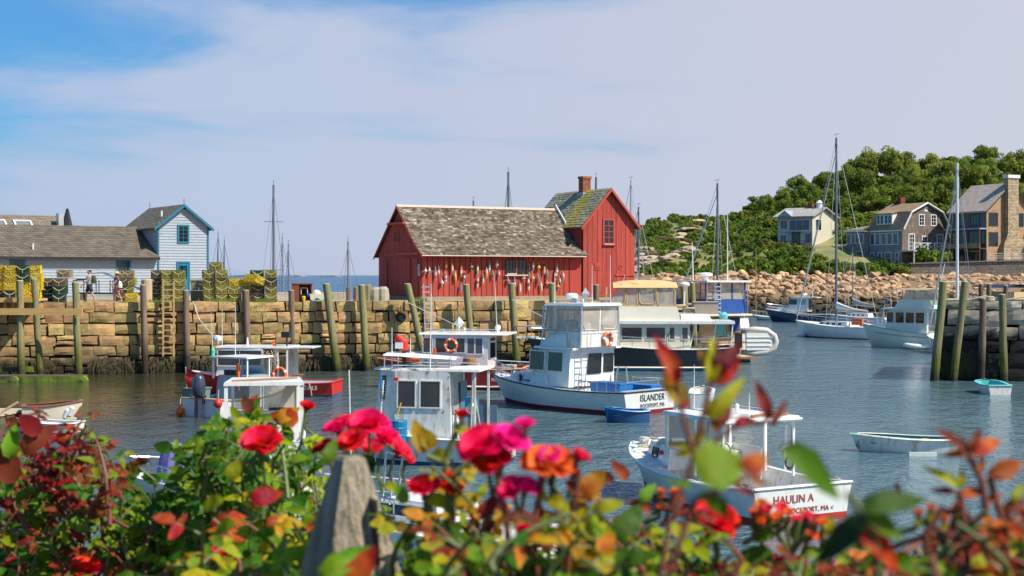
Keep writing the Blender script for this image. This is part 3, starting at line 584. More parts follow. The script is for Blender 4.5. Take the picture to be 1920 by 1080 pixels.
# sea wall of coursed stone under the two houses
sw = thing('sea_wall', 'tall stained grey-brown stone sea wall below the cedar house', 'wall', (0, 0, 0))
swm = rowmat('sea_wall_stone', (.24, .20, .17), .35, .6, .35, mort=.03, dirt=(.22, .12, .06))
A0, A1 = W(1709, 530, 201), W(2010, 530, 197)
MB().hexa([(A0.x, A0.y, 3.2), (A1.x, A1.y, 3.2), (A1.x, A1.y + 30, 3.2), (A0.x, A0.y + 14, 3.2)], [(A0.x, A0.y + .4, 6.75), (A1.x, A1.y + .4, 7.3), (A1.x, A1.y + 30, 7.3), (A0.x, A0.y + 14, 6.75)]).build('wall_face', swm, sw)
MB().hexa([(A0.x - .1, A0.y + .25, 6.77), (A1.x, A1.y + .25, 7.32), (A1.x, A1.y + 1.2, 7.32), (A0.x - .1, A0.y + 1.2, 6.77)], [(A0.x - .1, A0.y + .25, 6.95), (A1.x, A1.y + .25, 7.5), (A1.x, A1.y + 1.2, 7.5), (A0.x - .1, A0.y + 1.2, 6.95)]).build('coping', mat('wall_coping', (.30, .24, .18), .9, .2, 2), sw)
# ------------------------------------------------------------------ the stone wharf
def wy(x): return 75 + .197 * (x + 26.67)
WT = Vector((.9811, .1933, 0)); WN = Vector((.1933, -.9811, 0)); WA = Vector((-26.67, 75, 0)); ZT = 3.8
def hit(px, py, P, n):   # where the sight line of a pixel meets a plane
    d = Vector(((px - 960) / F, 1, -(py - 516) / F)); c = Vector((0, 0, H)); t = (Vector(P) - c).dot(n) / d.dot(n); return c + d * t
def onwall(px, py, off=0): return hit(px, py, WA + WN * off, WN)
weed = [((.24, .165, .075), 1.0, 1.8), ((.030, .022, .012), .5, .95)]
stm = mat('wharf_granite', (.54, .345, .135), .9, .3, 2.2, bump=2.4, rnd=.34, hue=.02, coord='World', col2=(.38, .265, .125), f2=.55, dirt=(.20, .125, .05), dscale=1.3, dlo=.54, dhi=.72, zdirt=weed)
stm_r = mat('pier_granite', (.50, .44, .35), .9, .25, 1.6, coord='World', bump=1.6, rnd=.35, hue=.01, dirt=(.17, .14, .09), dscale=1.3, dlo=.52, dhi=.7, zdirt=[((.018, .017, .014), 2.15, 2.75)])
joint = mat('dark_joint', (.035, .026, .016), .95, .3, 3, zdirt=[((.012, .010, .006), 1.1, 1.7)])
def blockmesh(name, m, seed):
    rr = random.Random(seed); mb = MB(); n = 3; J = lambda a: rr.uniform(-a, a)
    cor = {(i, j): (J(.06), J(.10)) for i in (0, n) for j in (0, n)}
    def P(i, j, dep):
        u, w = i / n, j / n; dx = sum(cor[(a * n, b * n)][0] * (u if a else 1 - u) * (w if b else 1 - w) for a in (0, 1) for b in (0, 1)); dz = sum(cor[(a * n, b * n)][1] * (u if a else 1 - u) * (w if b else 1 - w) for a in (0, 1) for b in (0, 1))
        edge = i in (0, n) or j in (0, n); y = dep if dep else (J(.022) + (.035 if edge else -.02 * rr.random()))
        return (u - .5 + dx + (J(.012) if edge else J(.05)), y, w - .5 + dz + (J(.02) if edge else J(.05)))
    idx = {}
    for i in range(n + 1):
        for j in range(n + 1): idx[i, j] = len(mb.v); mb.v.append(P(i, j, 0))
    for i in range(n):
        for j in range(n): mb.f.append((idx[i, j], idx[i + 1, j], idx[i + 1, j + 1], idx[i, j + 1])); mb.m.append(0)
    ring = [(i, 0) for i in range(n)] + [(n, j) for j in range(n)] + [(n - i, n) for i in range(n)] + [(0, n - j) for j in range(n)]
    b = len(mb.v)
    for i, j in ring: x, y, z = mb.v[idx[i, j]]; mb.v.append((x, .9, z))
    for k in range(len(ring)): k2 = (k + 1) % len(ring); mb.f.append((idx[ring[k]], b + k, b + k2, idx[ring[k2]])); mb.m.append(0)
    return mb.mesh(name, m)
BK = [blockmesh('stone', stm, 50 + k) for k in range(12)]; BKR = [blockmesh('stone', stm_r, 80 + k) for k in range(10)]
def stone_wall(root, O, t, s0, s1, courses, ztop, meshes, depth=.7, lmin=.5, lmax=1.35, gap=.055, rr=R):
    t = Vector(t); ang = math.atan2(t.y, t.x); z = ztop; n = 0
    for ci, hgt in enumerate(courses):
        s = s0 - rr.uniform(0, .8)
        while s < s1:
            L = rr.uniform(lmin, lmax) * (1.1 if ci == 0 else 1); subs = [(0, hgt)]
            if ci and rr.random() < .10: f = rr.uniform(.4, .6); subs = [(0, hgt * f), (hgt * f, hgt * (1 - f))]
            for zo, hh in subs:
                p = Vector(O) + t * (s + L / 2); jj = rr.uniform(-.05, .07)
                o = inst('stone', meshes[rr.randrange(len(meshes))], root, (p.x + t.y * jj, p.y - t.x * jj, z - zo - hh / 2 + (rr.uniform(-.03, .03) if ci else 0)), (0, rr.uniform(-.022, .022), ang), (L - gap, depth, hh - gap))
                n += 1
            s += L
        z -= hgt
    return n
wharf = thing('stone_wharf', 'long granite block wharf wall across the harbour, topped by traps and the red shack', 'wharf', (0, 0, 0))
stone_wall(wharf, WA, WT, -4, 35.6, [.56, .58, .62, .56, .54, .5, .56], ZT, BK)
def wl(s, off=0): p = WA + WT * s - WN * off; return (p.x, p.y)
MB().prism([wl(-8, .16), wl(36, .16), wl(36, .65), wl(-8, .65)], -.6, ZT - .03, 'z').build('core', joint, wharf)
topm = mat('wharf_top_gravel', (.40, .33, .24), .95, .25, 2.0, bump=.8, col2=(.28, .24, .17), dirt=(.16, .17, .06), dscale=.5, dlo=.55, dhi=.7)
MB().prism([wl(-8, .66), wl(35.9, .66), (8.4, 84), (8.4, 98.5), wl(22, 17), wl(19, 8), (-15, 95), (-14, 125), (-60, 125), (-60, 75)], -.6, ZT - .06, 'z').build('wharf_ground', topm, kind='structure')
# seaweed that hangs from the lowest courses
swd = mat('seaweed', (.035, .024, .010), .7, .4, 6, col2=(.06, .045, .012), rnd=0)
def weedstrip(O, t, n_, s0, s1, count, z0=.72, seed=3, lo=.25):
    rr = random.Random(seed); mb = MB(); t = Vector(t); n_ = Vector(n_); cl = [rr.uniform(s0, s1) for _ in range(int((s1 - s0) * .8))]
    for k in range(count):
        c = cl[rr.randrange(len(cl))]; s = c + rr.gauss(0, .35); z = z0 * rr.uniform(.55, 1.25) * (1 - .25 * abs(s - c)); L = rr.uniform(.3, .75); w = rr.uniform(.015, .05); off = rr.uniform(.02, .2)
        p = Vector(O) + t * s; a = p + n_ * off + Vector((0, 0, z)); b = a + t * rr.uniform(-.08, .08) + n_ * .06 + Vector((0, 0, -L * .5)); c_ = b + t * rr.uniform(-.08, .08) - n_ * .03 + Vector((0, 0, -L * .5))
        b0 = len(mb.v); mb.v += [tuple(a - t * w), tuple(a + t * w), tuple(b + t * w * 1.3), tuple(b - t * w * 1.3), tuple(c_ + t * w * .4), tuple(c_ - t * w * .4)]; mb.f += [(b0, b0 + 1, b0 + 2, b0 + 3), (b0 + 3, b0 + 2, b0 + 4, b0 + 5)]; mb.m += [0, 0]
    return mb
weedstrip(WA, WT, WN, -4, 36, 4800).build('seaweed', swd, kind='stuff', label='dark brown seaweed hanging along the foot of the granite wharf wall')
# pilings
pl_g = mat('green_treated_piling', (.21, .215, .09), .9, .38, 2.2, stretch=(7, 7, .4), bump=2.5, rnd=.2, dirt=(.30, .22, .12), dscale=1.6, dlo=.46, dhi=.62, zdirt=[((.10, .11, .015), .9, 2.0), ((.03, .028, .012), .2, .7)])
pl_b = mat('weathered_brown_piling', (.17, .12, .085), .9, .3, 2.2, stretch=(6, 6, .5), bump=.8, rnd=.2, dirt=(.30, .22, .15), dscale=1.0, dlo=.5, dhi=.7, zdirt=[((.03, .022, .014), .9, 1.9)])
pl_e = mat('pale_sawn_end', (.50, .46, .30), .9, .2, 6)
def piling(px0, y0, px1, d, r, m, label, zb=-1, group='pilings along the wharf', name='piling', d1=None):
    a = W(px0, y0, d); b = PX(px1, d1 or d, 0); dr = (b - a) / a.z; b = a + dr * (a.z - zb)
    t = thing(name, label, 'piling', (b.x, b.y, b.z), 0, group); mb = MB(); k = 7; pts = [b.lerp(a, i / k) - b for i in range(k + 1)]
    mb.tube([p + Vector((R.uniform(-.015, .015), R.uniform(-.015, .015), 0)) for p in pts[:-1]] + [pts[-1]], [r * (1.08 - .12 * i / k) * R.uniform(.97, 1.03) for i in range(k + 1)], 12)
    me = mb.mesh('shaft', m); autosmooth(me, 50); link(bpy.data.objects.new('shaft', me), t)
    top = MB().lathe([(r * .93, 0), (r * .93, .03), (r * .6, .045)], 10, pts[-1]); top.build('sawn_end', pl_e, t); return t
PL = [(37, 527, 40, 72.6, .185, 0, 'thick greenish piling, outermost left, carrying the tan timber beam'),
      (64, 524, 76, 73.2, .17, 0, 'greenish piling leaning slightly, between two others behind the tan beam'),
      (141, 530, 148, 72.8, .18, 0, 'greenish piling at the right end of the tan timber beam'),
      (268, 535, 273, 76.0, .17, 1, 'brown piling with a pale top beside the stubby bollard'),
      (348, 545, 352, 76.6, .17, 1, 'dark brown piling just right of the tan wooden ladder'),
      (461, 545, 466, 77.3, .18, 1, 'dark brown piling in front of the low trap stacks'),
      (546, 545, 550, 78.0, .17, 1, 'grey-brown piling in front of the red-brown wooden crate'),
      (612, 533, 632, 77.8, .21, 0, 'fat green piling leaning, beside the cream tote with green netting'),
      (678, 535, 688, 78.2, .20, 0, 'fat green piling left of the rounded stone blocks by the red shack'),
      (764, 533, 800, 78.4, .19, 0, 'strongly leaning green piling at the near corner of the red shack'),
      (874, 534, 887, 79.0, .19, 0, 'green piling in front of the red wall, first right of the metal ladder'),
      (959, 532, 970, 79.6, .20, 0, 'green piling standing in front of the small wall window'),
      (1035, 532, 1040, 80.2, .20, 0, 'green piling in front of the right end of the buoy wall'),
      (1118, 535, 1120, 81.5, .17, 1, 'piling mostly hidden behind the tan canvas top, before the tower'),
      (1240, 531, 1243, 83.2, .22, 0, 'fat yellow-green piling with rope around its top beside the tan canvas'),
      (1258, 533, 1268, 83.8, .16, 0, 'thin leaning green piling just behind the roped one'),
      (1282, 529, 1290, 83.4, .21, 0, 'tall fat yellow-green piling left of the blue canvas boat'),
      (1298, 531, 1304, 83.9, .16, 0, 'slimmer yellow-green piling touching the tall one by the blue canvas boat')]
for px0, y0, px1, d, r, k, lab in PL: piling(px0, y0, px1, d, r, pl_b if k else pl_g, lab)
# posts and blocks that stand on the wharf
for px, y0, r, m, lab in ((653, 537, .13, 0, 'short tan post at the seaward edge, left one of a pair'), (667, 537, .14, 0, 'short tan post at the seaward edge, right one of a pair'), (690, 533, .22, 1, 'dark greenish post standing behind the fat green piling')):
    d = 82.5; a = W(px, y0, d); o = MB().lathe([(r, 0), (r * .95, a.z - ZT), (r * .5, a.z - ZT + .05)], 9).build('bollard_post', pl_b if not m else pl_g, smooth=False, label=lab, cat='post'); o.location = (a.x, a.y, ZT - .07)
for k, (px, y0, s) in enumerate(((704, 536, .36), (718, 535, .36))):
    a = W(px, y0, 82.6); o = MB().lathe([(s, 0), (s * 1.02, .3), (s * .9, a.z - ZT - .15), (s * .55, a.z - ZT)], 11).build('stone_block', mat('grey_stone_block', (.38, .33, .27), .9, .2, 3, bump=1), label=('tall rounded grey stone block, nearer the sea, beside the red shack', 'tall rounded grey stone block touching the corner of the red shack')[k], cat='stone'); o.location = (a.x, a.y, ZT - .07)
a = W(275, 521, 78); o = MB().lathe([(.3, 0), (.3, a.z - ZT - .05), (.26, a.z - ZT)], 14).build('bollard', mat('bleached_wood', (.46, .36, .24), .9, .2, 2, stretch=(5, 5, .5), bump=.6), label='thick stubby bleached wooden bollard on the wharf behind the brown piling', cat='bollard'); o.location = (a.x, a.y, ZT - .07)
# ladders
def ladder(name, label, pa, pb, wdt, m, n, r=.045, lean=.0):
    t = thing(name, label, 'ladder', pb); up = Vector(pa) - Vector(pb)
    for sx in (-1, 1): MB().box(sx * wdt / 2 - r, sx * wdt / 2 + r, -.05, .05, 0, 1).build('rail', m, t).matrix_local = Matrix(((1, 0, up.x, 0), (0, 1, up.y, 0), (0, 0, up.z, 0), (0, 0, 0, 1)))
    rg = MB().box(-wdt / 2, wdt / 2, -.04, .03, -.03, .03).mesh('rung', m)
    for i in range(n): inst('rung', rg, t, up * ((i + .5) / n))
    t.rotation_euler = (0, 0, math.atan2(WT.y, WT.x)); return t
ladder('wooden_ladder', 'tan wooden ladder fixed to the stone wall below the yellow traps', onwall(316, 527, .28) - onwall(316, 668, .28), Vector((0, 0, 0)), .55, mat('tan_ladder_wood', (.50, .33, .14), .8, .2, 3), 13).location = onwall(316, 668, .28)
ladder('metal_ladder', 'bare grey metal ladder against the wall at the shack corner', onwall(797, 533, .3) - onwall(805, 650, .3), Vector((0, 0, 0)), .42, mat('galvanised_steel', (.55, .55, .55), .45, .1, 4, metal=.5), 12, .03).location = onwall(805, 650, .3)
# hanging tyre and rust-streaked chain
ty = thing('hanging_tyre', 'black tyre hung on the stone wall left of the leaning green piling', 'tyre', onwall(752, 594, .1)); ty.rotation_euler = (0, 0, math.atan2(WT.y, WT.x))
MB().torus((0, 0, 0), .22, .075, 'y', 20, 8).build('tyre', M['black'], ty); MB().tube([(0, 0, .2), (-.03, .02, .62)], .03, 6).build('hanger', mat('rusty_iron', (.20, .07, .03), .8, .3, 5), ty)
# tan timber beam and the low landing covered in green weed
tmb = mat('tan_timber', (.58, .36, .13), .75, .2, 1.2, stretch=(1, 8, 8), bump=.4, dirt=(.36, .20, .08), dscale=.9, dlo=.55, dhi=.75)
pr = thing('timber_landing', 'timber staging of tan beams on pilings at the left end of the wharf', 'landing', (0, 0, 0))
a, b = W(-60, 584, 72.5), W(156, 584, 72.5); MB().hexa([(a.x, 72.30, a.z - .17), (b.x, 72.30, a.z - .17), (b.x, 72.44, a.z - .17), (a.x, 72.44, a.z - .17)], [(a.x, 72.30, a.z + .16), (b.x, 72.30, a.z + .16), (b.x, 72.44, a.z + .16), (a.x, 72.44, a.z + .16)]).build('front_beam', tmb, pr)
MB().box(a.x, PX(62, 74).x, 73.2, 76.3, 3.86, 3.98).build('platform', tmb, pr); MB().box(a.x, PX(60, 73).x, 73.05, 73.19, 3.82, 4.06).build('edge_beam', tmb, pr)
for px in (-30, 12, 27, 44, 62): x = PX(px, 73.5).x; MB().box(x - .06, x + .06, 73.25, 73.4, 3.2, 3.85).build('strut', tmb, pr)
x = PX(72, 73.5).x; MB().box(x - .07, x + .07, 73.2, 73.35, 3.4, 4.85).build('side_post', tmb, pr)
alg = mat('bright_green_algae', (.20, .30, .012), .8, .35, 2.5, bump=1, col2=(.05, .06, .02), f2=.5, dirt=(.04, .03, .015), dscale=1.4, dlo=.5, dhi=.65)
wetw = mat('wet_grey_timber', (.14, .11, .07), .8, .3, 1.5, stretch=(1, 8, 8))
fl = thing('low_float', 'low timber float coated in bright green algae under the left pilings', 'float', (0, 0, 0))
a, b = PX(-80, 71), PX(164, 71)
MB().box(a.x, b.x, 70.5, 71.0, .12, .30).build('deck_beam', wetw, fl); MB().box(a.x, b.x - .1, 70.40, 70.49, -.2, .24).build('weedy_edge', alg, fl)
MB().box(a.x, PX(62, 73).x, 72.9, 73.6, .3, .55).build('rear_beam', alg, fl)
for px in (28, 158): x = PX(px, 70.4).x; MB().lathe([(.05, -.22), (.22, -.18), (.25, 0), (.2, .18), (.05, .22)], 9, (x, 70.3, .05), axis='y').build('weedy_log_end', alg, fl)
for px in (60, 90, 120): x = PX(px, 70.4).x; MB().box(x - .08, x + .08, 70.5, 71, -.5, .11).build('float_leg', wetw, fl)

# ------------------------------------------------------------------ red shack
U = Vector((.882, .471, 0)); RZ = math.atan2(.471, .882)
C0 = Vector((-170 / F * 84, 84, 3.96)); SN = Vector((.471, -.882, 0))
redm = mat('barn_red_board', (.36, .046, .030), .8, .2, 1.5, stretch=(5, 5, .6), bump=.5, rnd=.14, dirt=(.43, .11, .08), dscale=1.1, dlo=.48, dhi=.8, damt=.6)
redb = mat('barn_red_backing', (.16, .018, .014), .85, .1, 2); redt = mat('barn_red_trim', (.47, .055, .035), .7, .1, 3, dirt=(.5, .2, .12), dscale=5, dlo=.6, dhi=.8)
shack = thing('red_shack', 'weathered barn-red fishing shack with a taller gabled end, hung with buoys', 'building', C0, RZ)
TW0, TW1, DP = 10.9, 14.7, 6.3
MB().prism([(0.02, 0), (DP, 0), (DP, 2.55), (3.1, 5.25), (.02, 2.55)], .02, TW0, 'x').build('core_wall', redb, shack)
MB().prism([(TW0 + .02, -.1), (TW1 - .02, -.1), (TW1 - .02, 4.45), ((TW0 + TW1) / 2, 6.5), (TW0 + .02, 4.45)], .0, DP, 'y').build('tower_core', redb, shack)
MB().box(-.05, TW1, -.12, DP, -.3, -.02).build('plinth', mat('plinth_stone', (.32, .26, .17), .9, .25, 3, bump=.6), shack)
fwall = MB().box(-.04, 10.88, -.02, .0, 2.42, 2.55).build('front_wall', redt, shack)
def board(par, a0, a1, z0, z1, axis, pos, z1b=None):
    z1b = z1 if z1b is None else z1b; t = .035
    if axis == 'x': lo = [(a0, pos - t, z0), (a1, pos - t, z0), (a1, pos, z0), (a0, pos, z0)]; hi = [(a0, pos - t, z1), (a1, pos - t, z1b), (a1, pos, z1b), (a0, pos, z1)]
    else: lo = [(pos - t, a1, z0), (pos - t, a0, z0), (pos, a0, z0), (pos, a1, z0)]; hi = [(pos - t, a1, z1b), (pos - t, a0, z1), (pos, a0, z1), (pos, a1, z1b)]
    return MB().hexa(lo, hi).build('board', redm, par)
nb = 28; wd_ = 9.95 / nb
for i in range(nb): board(fwall, i * wd_ + .02, (i + 1) * wd_ - .02, -.02, 2.4, 'x', -.001 - .012 * (i % 2))
# plank door at the right end
MB().box(9.99, 10.82, -.05, -.001, -.02, 2.2).build('door', mat('door_red', (.40, .045, .028), .7, .15, 2, stretch=(4, 4, .6)), fwall); MB().box(9.97, 10.86, -.09, -.001, 2.22, 2.34).build('door_header', redt, fwall)
# left gable, in shade
gw = MB().box(-.03, -.001, 0, DP, 2.42, 2.5).build('gable_wall', redt, shack)
def gz(y): return 2.55 + (5.25 - 2.55) * (y / 3.1) if y < 3.1 else 5.25 - (5.25 - 2.55) * (y - 3.1) / (DP - 3.1)
nb = 16; wd_ = DP / nb
for i in range(nb):
    y0, y1 = i * wd_ + .01, (i + 1) * wd_ - .01; board(gw, y0, y1, -.02, 2.4, 'y', -.001); board(gw, y0, y1, 2.5, gz(y0) - .03, 'y', -.012, gz(y1) - .03)
fgl = Face((-.05, DP, 0), (0, -1, 0), (0, 0, 1))
fgl.window(shack, 2.6, 3.25, .5, .62, redt, M['window'], .06, 1, 1, .05)
MB().box(-.35, -.04, 1.9, 4.3, 4.28, 4.42).build('hoist_beam', redt, shack)
MB().box(-.14, -.05, .2, 3.3, 2.42, 2.6).build('door_rail', redt, shack); MB().box(-.16, .9, -.16, -.06, 2.42, 2.6).build('rail_end', redt, shack)
for y0, y1, x in ((.35, 1.15, -.09), (1.4, 2.6, -.12), (4.9, 5.7, -.09)): MB().box(x, -.045, y0, y1, .02, 2.25).build('barn_door', redm, shack)
MB().box(-.10, -.05, .08, .3, 1.2, 1.9).build('notice', M['grey'], shack)
# tower boards
tw = MB().box(TW0, TW1, -.16, -.12, -.05, .02).build('tower_front', redt, shack)
nb = 11; wd_ = (TW1 - TW0) / nb; mid = (TW0 + TW1) / 2
def tz(x): return 4.45 + 2.05 * (1 - abs(x - mid) / ((TW1 - TW0) / 2))
for i in range(nb):
    a0, a1 = TW0 + i * wd_ + .012, TW0 + (i + 1) * wd_ - .012
    if a0 < mid < a1: board(tw, a0, mid - .003, .02, tz(a0), 'x', -.101, tz(mid)); board(tw, mid + .003, a1, .02, tz(mid), 'x', -.101, tz(a1))
    else: board(tw, a0, a1, .02, tz(a0), 'x', -.101 - .012 * (i % 2), tz(a1))
twl = MB().box(TW0 - .03, TW0 - .001, -.1, DP, 4.3, 4.44).build('tower_side', redt, shack)
for i in range(16): y0 = i * DP / 16; board(twl, y0 + .01, y0 + DP / 16 - .01, 2.0, 4.28, 'y', TW0 - .001)
fw = Face((0, -.135, 0), (1, 0, 0), (0, 0, 1))
whm = mat('window_mullion_white', (.55, .45, .40), .6, .1, 5)
f_ = fw.window(shack, 12.42, 3.25, .66, 1.42, redt, M['window'], .1, 1, 3, .06, mull=.035, sill=redt, pr=.03)
MB().box(12.4, 13.1, -.26, -.14, 3.15, 3.2).build('window_ledge', whm, f_)
MB().box(12.6, 13.0, -.015 - .135, -.12, 3.3, 3.9).build('curtain', M['deck'], f_)
ff = Face((0, -.05, 0), (1, 0, 0), (0, 0, 1))
f_ = ff.window(shack, 5.55, 1.32, 1.36, .78, M['dark'], M['window'], .05, 5, 2, .06, mull=.025, pr=.02)
MB().box(5.45, 7.0, -.2, -.06, 1.2, 1.27).build('sill', mat('bleached_sill', (.60, .48, .42), .8, .1, 4), f_)
MB().box(6.2, 6.26, -.13, -.06, 1.3, 2.12).build('centre_bar', redt, f_)
for k in range(5): MB().lathe([(.03, 0), (.05, .03), (.02, .09)], 6, (5.65 + k * .13, -.15, 1.27)).build('shell', M['white'], f_)
hp = MB().box(11.75, 12.2, -.17, -.14, 1.55, 2.0).build('hatch', redt, shack); MB().box(11.85, 12.1, -.2, -.17, 1.65, 1.85).build('hatch_box', redm, shack)
MB().torus((13.6, -.16, 1.75), .11, .03, 'y', 12, 5).build('vent_ring', redt, shack); MB().box(13.25, 14.65, -.19, -.14, 1.2, 1.3).build('rail_board', redt, shack)
# roofs of separate shingles (thousands, joined)
shm = mat('shingle', (.3, .25, .2), .9, .18, 6, bump=.6, attr='tint')
def shingles(P, nrow, L, sw, tintf, name, parent, seed=1):
    """P(u, v): u along the eave in metres, v 0..1 from eave to ridge"""
    rr = random.Random(seed); mb = MB(); cols = []
    for r_ in range(nrow):
        u = -rr.uniform(0, sw)
        while u < L:
            w = sw * rr.uniform(.7, 1.35); u0, u1 = max(0, u + .008), min(L, u + w)
            if u1 - u0 > .03:
                v0 = r_ / nrow - rr.uniform(0, .010); v1 = min(1.0, (r_ + 1.7) / nrow); t = rr.uniform(.014, .035)
                a, b, c, d = P(u0, v0), P(u1, v0), P(u1, v1), P(u0, v1); n = (b - a).cross(d - a).normalized()
                lo = [a + n * (t + .012), b + n * (t + .012), c + n * .008, d + n * .008]
                b0 = len(mb.v); mb.v += [tuple(q) for q in lo] + [tuple(a), tuple(b)]; mb.f += [(b0, b0 + 1, b0 + 2, b0 + 3), (b0 + 4, b0 + 5, b0 + 1, b0)]; mb.m += [0, 0]; col = tintf(u, r_ / nrow, rr); cols += [col, col]
            u += w
    me = mb.mesh(name, shm); tint(me, cols); return tag(link(bpy.data.objects.new(name, me), parent), kind='stuff')
PROF = [(-.58, 2.42), (-.15, 2.68), (.35, 2.99), (1.2, 3.72), (3.12, 5.42)]
seg = [0]
for (a, b), (c, d) in zip(PROF, PROF[1:]): seg.append(seg[-1] + math.hypot(c - a, d - b))
def prof_at(v):
    s = max(0, v) * seg[-1]
    for k in range(4):
        if s <= seg[k + 1] + 1e-9 or k == 3: f = (s - seg[k]) / (seg[k + 1] - seg[k]); return PROF[k][0] + (PROF[k + 1][0] - PROF[k][0]) * f, PROF[k][1] + (PROF[k + 1][1] - PROF[k][1]) * f
def tf(u, v, rr):
    k = rr.random(); base = [(.105, .08, .055), (.155, .125, .09), (.225, .185, .135), (.065, .05, .035), (.35, .30, .24)][0 if k < .3 else 1 if k < .62 else 2 if k < .85 else 3 if k < .96 else 4]
    f = rr.uniform(.85, 1.15) * (1 + .28 * mnoise.noise(Vector((u * .6, v * 4, 0)))); return [c * f for c in base]
rb = MB(); rb.grid(lambda u, v: (-.22 + u * 11.0, prof_at(v)[0], prof_at(v)[1]), 1, 16); rb.grid(lambda u, v: (-.22 + u * 11.0, 3.12 + v * 3.6, 5.42 - v * 3.1), 1, 1)
roof = rb.build('main_roof', mat('dark_roof_deck', (.12, .10, .08), .9), shack)
shingles(lambda u, v: Vector((-.22 + u, *prof_at(v))), 31, 11.3, .21, tf, 'shingles', roof, 5)
MB().prism([(y, z - .14) for y, z in PROF] + [(y, z - .01) for y, z in PROF[::-1]], -.25, -.2, 'x').build('bargeboard', redt, roof)
MB().hexa([(-.24, 3.12, 5.28), (-.20, 3.12, 5.28), (-.20, 6.7, 2.2), (-.24, 6.7, 2.2)], [(-.24, 3.12, 5.42), (-.20, 3.12, 5.42), (-.20, 6.7, 2.34), (-.24, 6.7, 2.34)]).build('rear_bargeboard', redt, roof)
MB().prism([(2.98, 5.36), (3.12, 5.50), (3.26, 5.36), (3.12, 5.44)], -.25, 10.85, 'x').build('ridge_board', mat('pale_ridge_board', (.55, .42, .33), .8, .12, 3), roof)
MB().prism([(-.62, 2.36), (-.52, 2.36), (-.5, 2.43), (-.60, 2.41)], -.22, 10.88, 'x').build('eave_board', mat('pale_ridge_board', (.5, .4, .3)), roof)
TR = [(TW0 - .28, 4.22), (mid, 6.68), (TW1 + .28, 4.22)]
rb = MB()
for (xa, za), (xb, zb) in zip(TR, TR[1:]): q = [(xa, -.42, za), (xb, -.42, zb), (xb, DP + .2, zb), (xa, DP + .2, za)]; rb.hexa([(x, y, z - .09) for x, y, z in q], q)
tr_ = rb.build('tower_roof', mat('dark_roof_deck', (.12, .10, .08)), shack)
def tf2(u, v, rr):
    b = [(.34, .32, .21), (.27, .255, .165), (.42, .39, .28)][rr.randrange(3)]; yb = 6.6 - u   # moss below the chimney
    k = math.exp(-((yb - (1.35 + v * 1.1)) / .75) ** 2) * (.75 + .25 * rr.random()); f = rr.uniform(.85, 1.15); return [(b[j] * (1 - k) + (.44, .36, .04)[j] * k) * f for j in range(3)]
shingles(lambda u, v: Vector((TW0 - .28 + (mid - TW0 + .28) * v, DP + .2 - u, 4.225 + 2.46 * v)), 15, DP + .62, .24, tf2, 'shingles', tr_, 6)
tb_ = MB()
for (xa, za), (xb, zb) in zip(TR, TR[1:]): tb_.hexa([(xa, -.46, za - .2), (xb, -.46, zb - .2), (xb, -.425, zb - .2), (xa, -.425, za - .2)], [(xa, -.46, za), (xb, -.46, zb), (xb, -.425, zb), (xa, -.425, za)])
tb_.build('tower_bargeboard', redt, tr_)
bk = mat('brick_face', (.36, .12, .07), .9, .15, 4, rnd=.25, bump=.5); ch = MB().box(mid - .27, mid + .27, 2.55, 3.09, 5.6, 7.42).build('chimney', joint, tr_)
bme = MB().box(-.5, .5, -.5, .5, -.5, .5).mesh('brick', bk)
for r_ in range(17):
    z = 5.95 + r_ * .088
    for j in range(3):
        o_ = (.5 if r_ % 2 else 0); 
        inst('brick', bme, ch, (mid - .2 + j * .2 - (.0 if r_ % 2 else .02), 2.55, z), (0, 0, 0), (.18, .05, .072)); inst('brick', bme, ch, (mid - .27, 2.64 + j * .19, z), (0, 0, 0), (.05, .17, .072))
MB().box(mid - .33, mid + .33, 2.48, 3.15, 7.43, 7.58).build('chimney_cap', bk, ch); MB().box(mid - .34, mid + .34, 2.45, 3.2, 6.35, 6.55).build('flashing', M['grey'], ch)
MB().hexa([(TW0 - .10, 3.12, 5.5), (TW0 - .04, 3.12, 5.5), (TW0 - .04, 1.9, 4.4), (TW0 - .10, 1.9, 4.4)], [(TW0 - .10, 3.12, 5.75), (TW0 - .04, 3.12, 5.75), (TW0 - .04, 1.9, 4.62), (TW0 - .10, 1.9, 4.62)]).build('step_flashing', M['deck'], tr_)

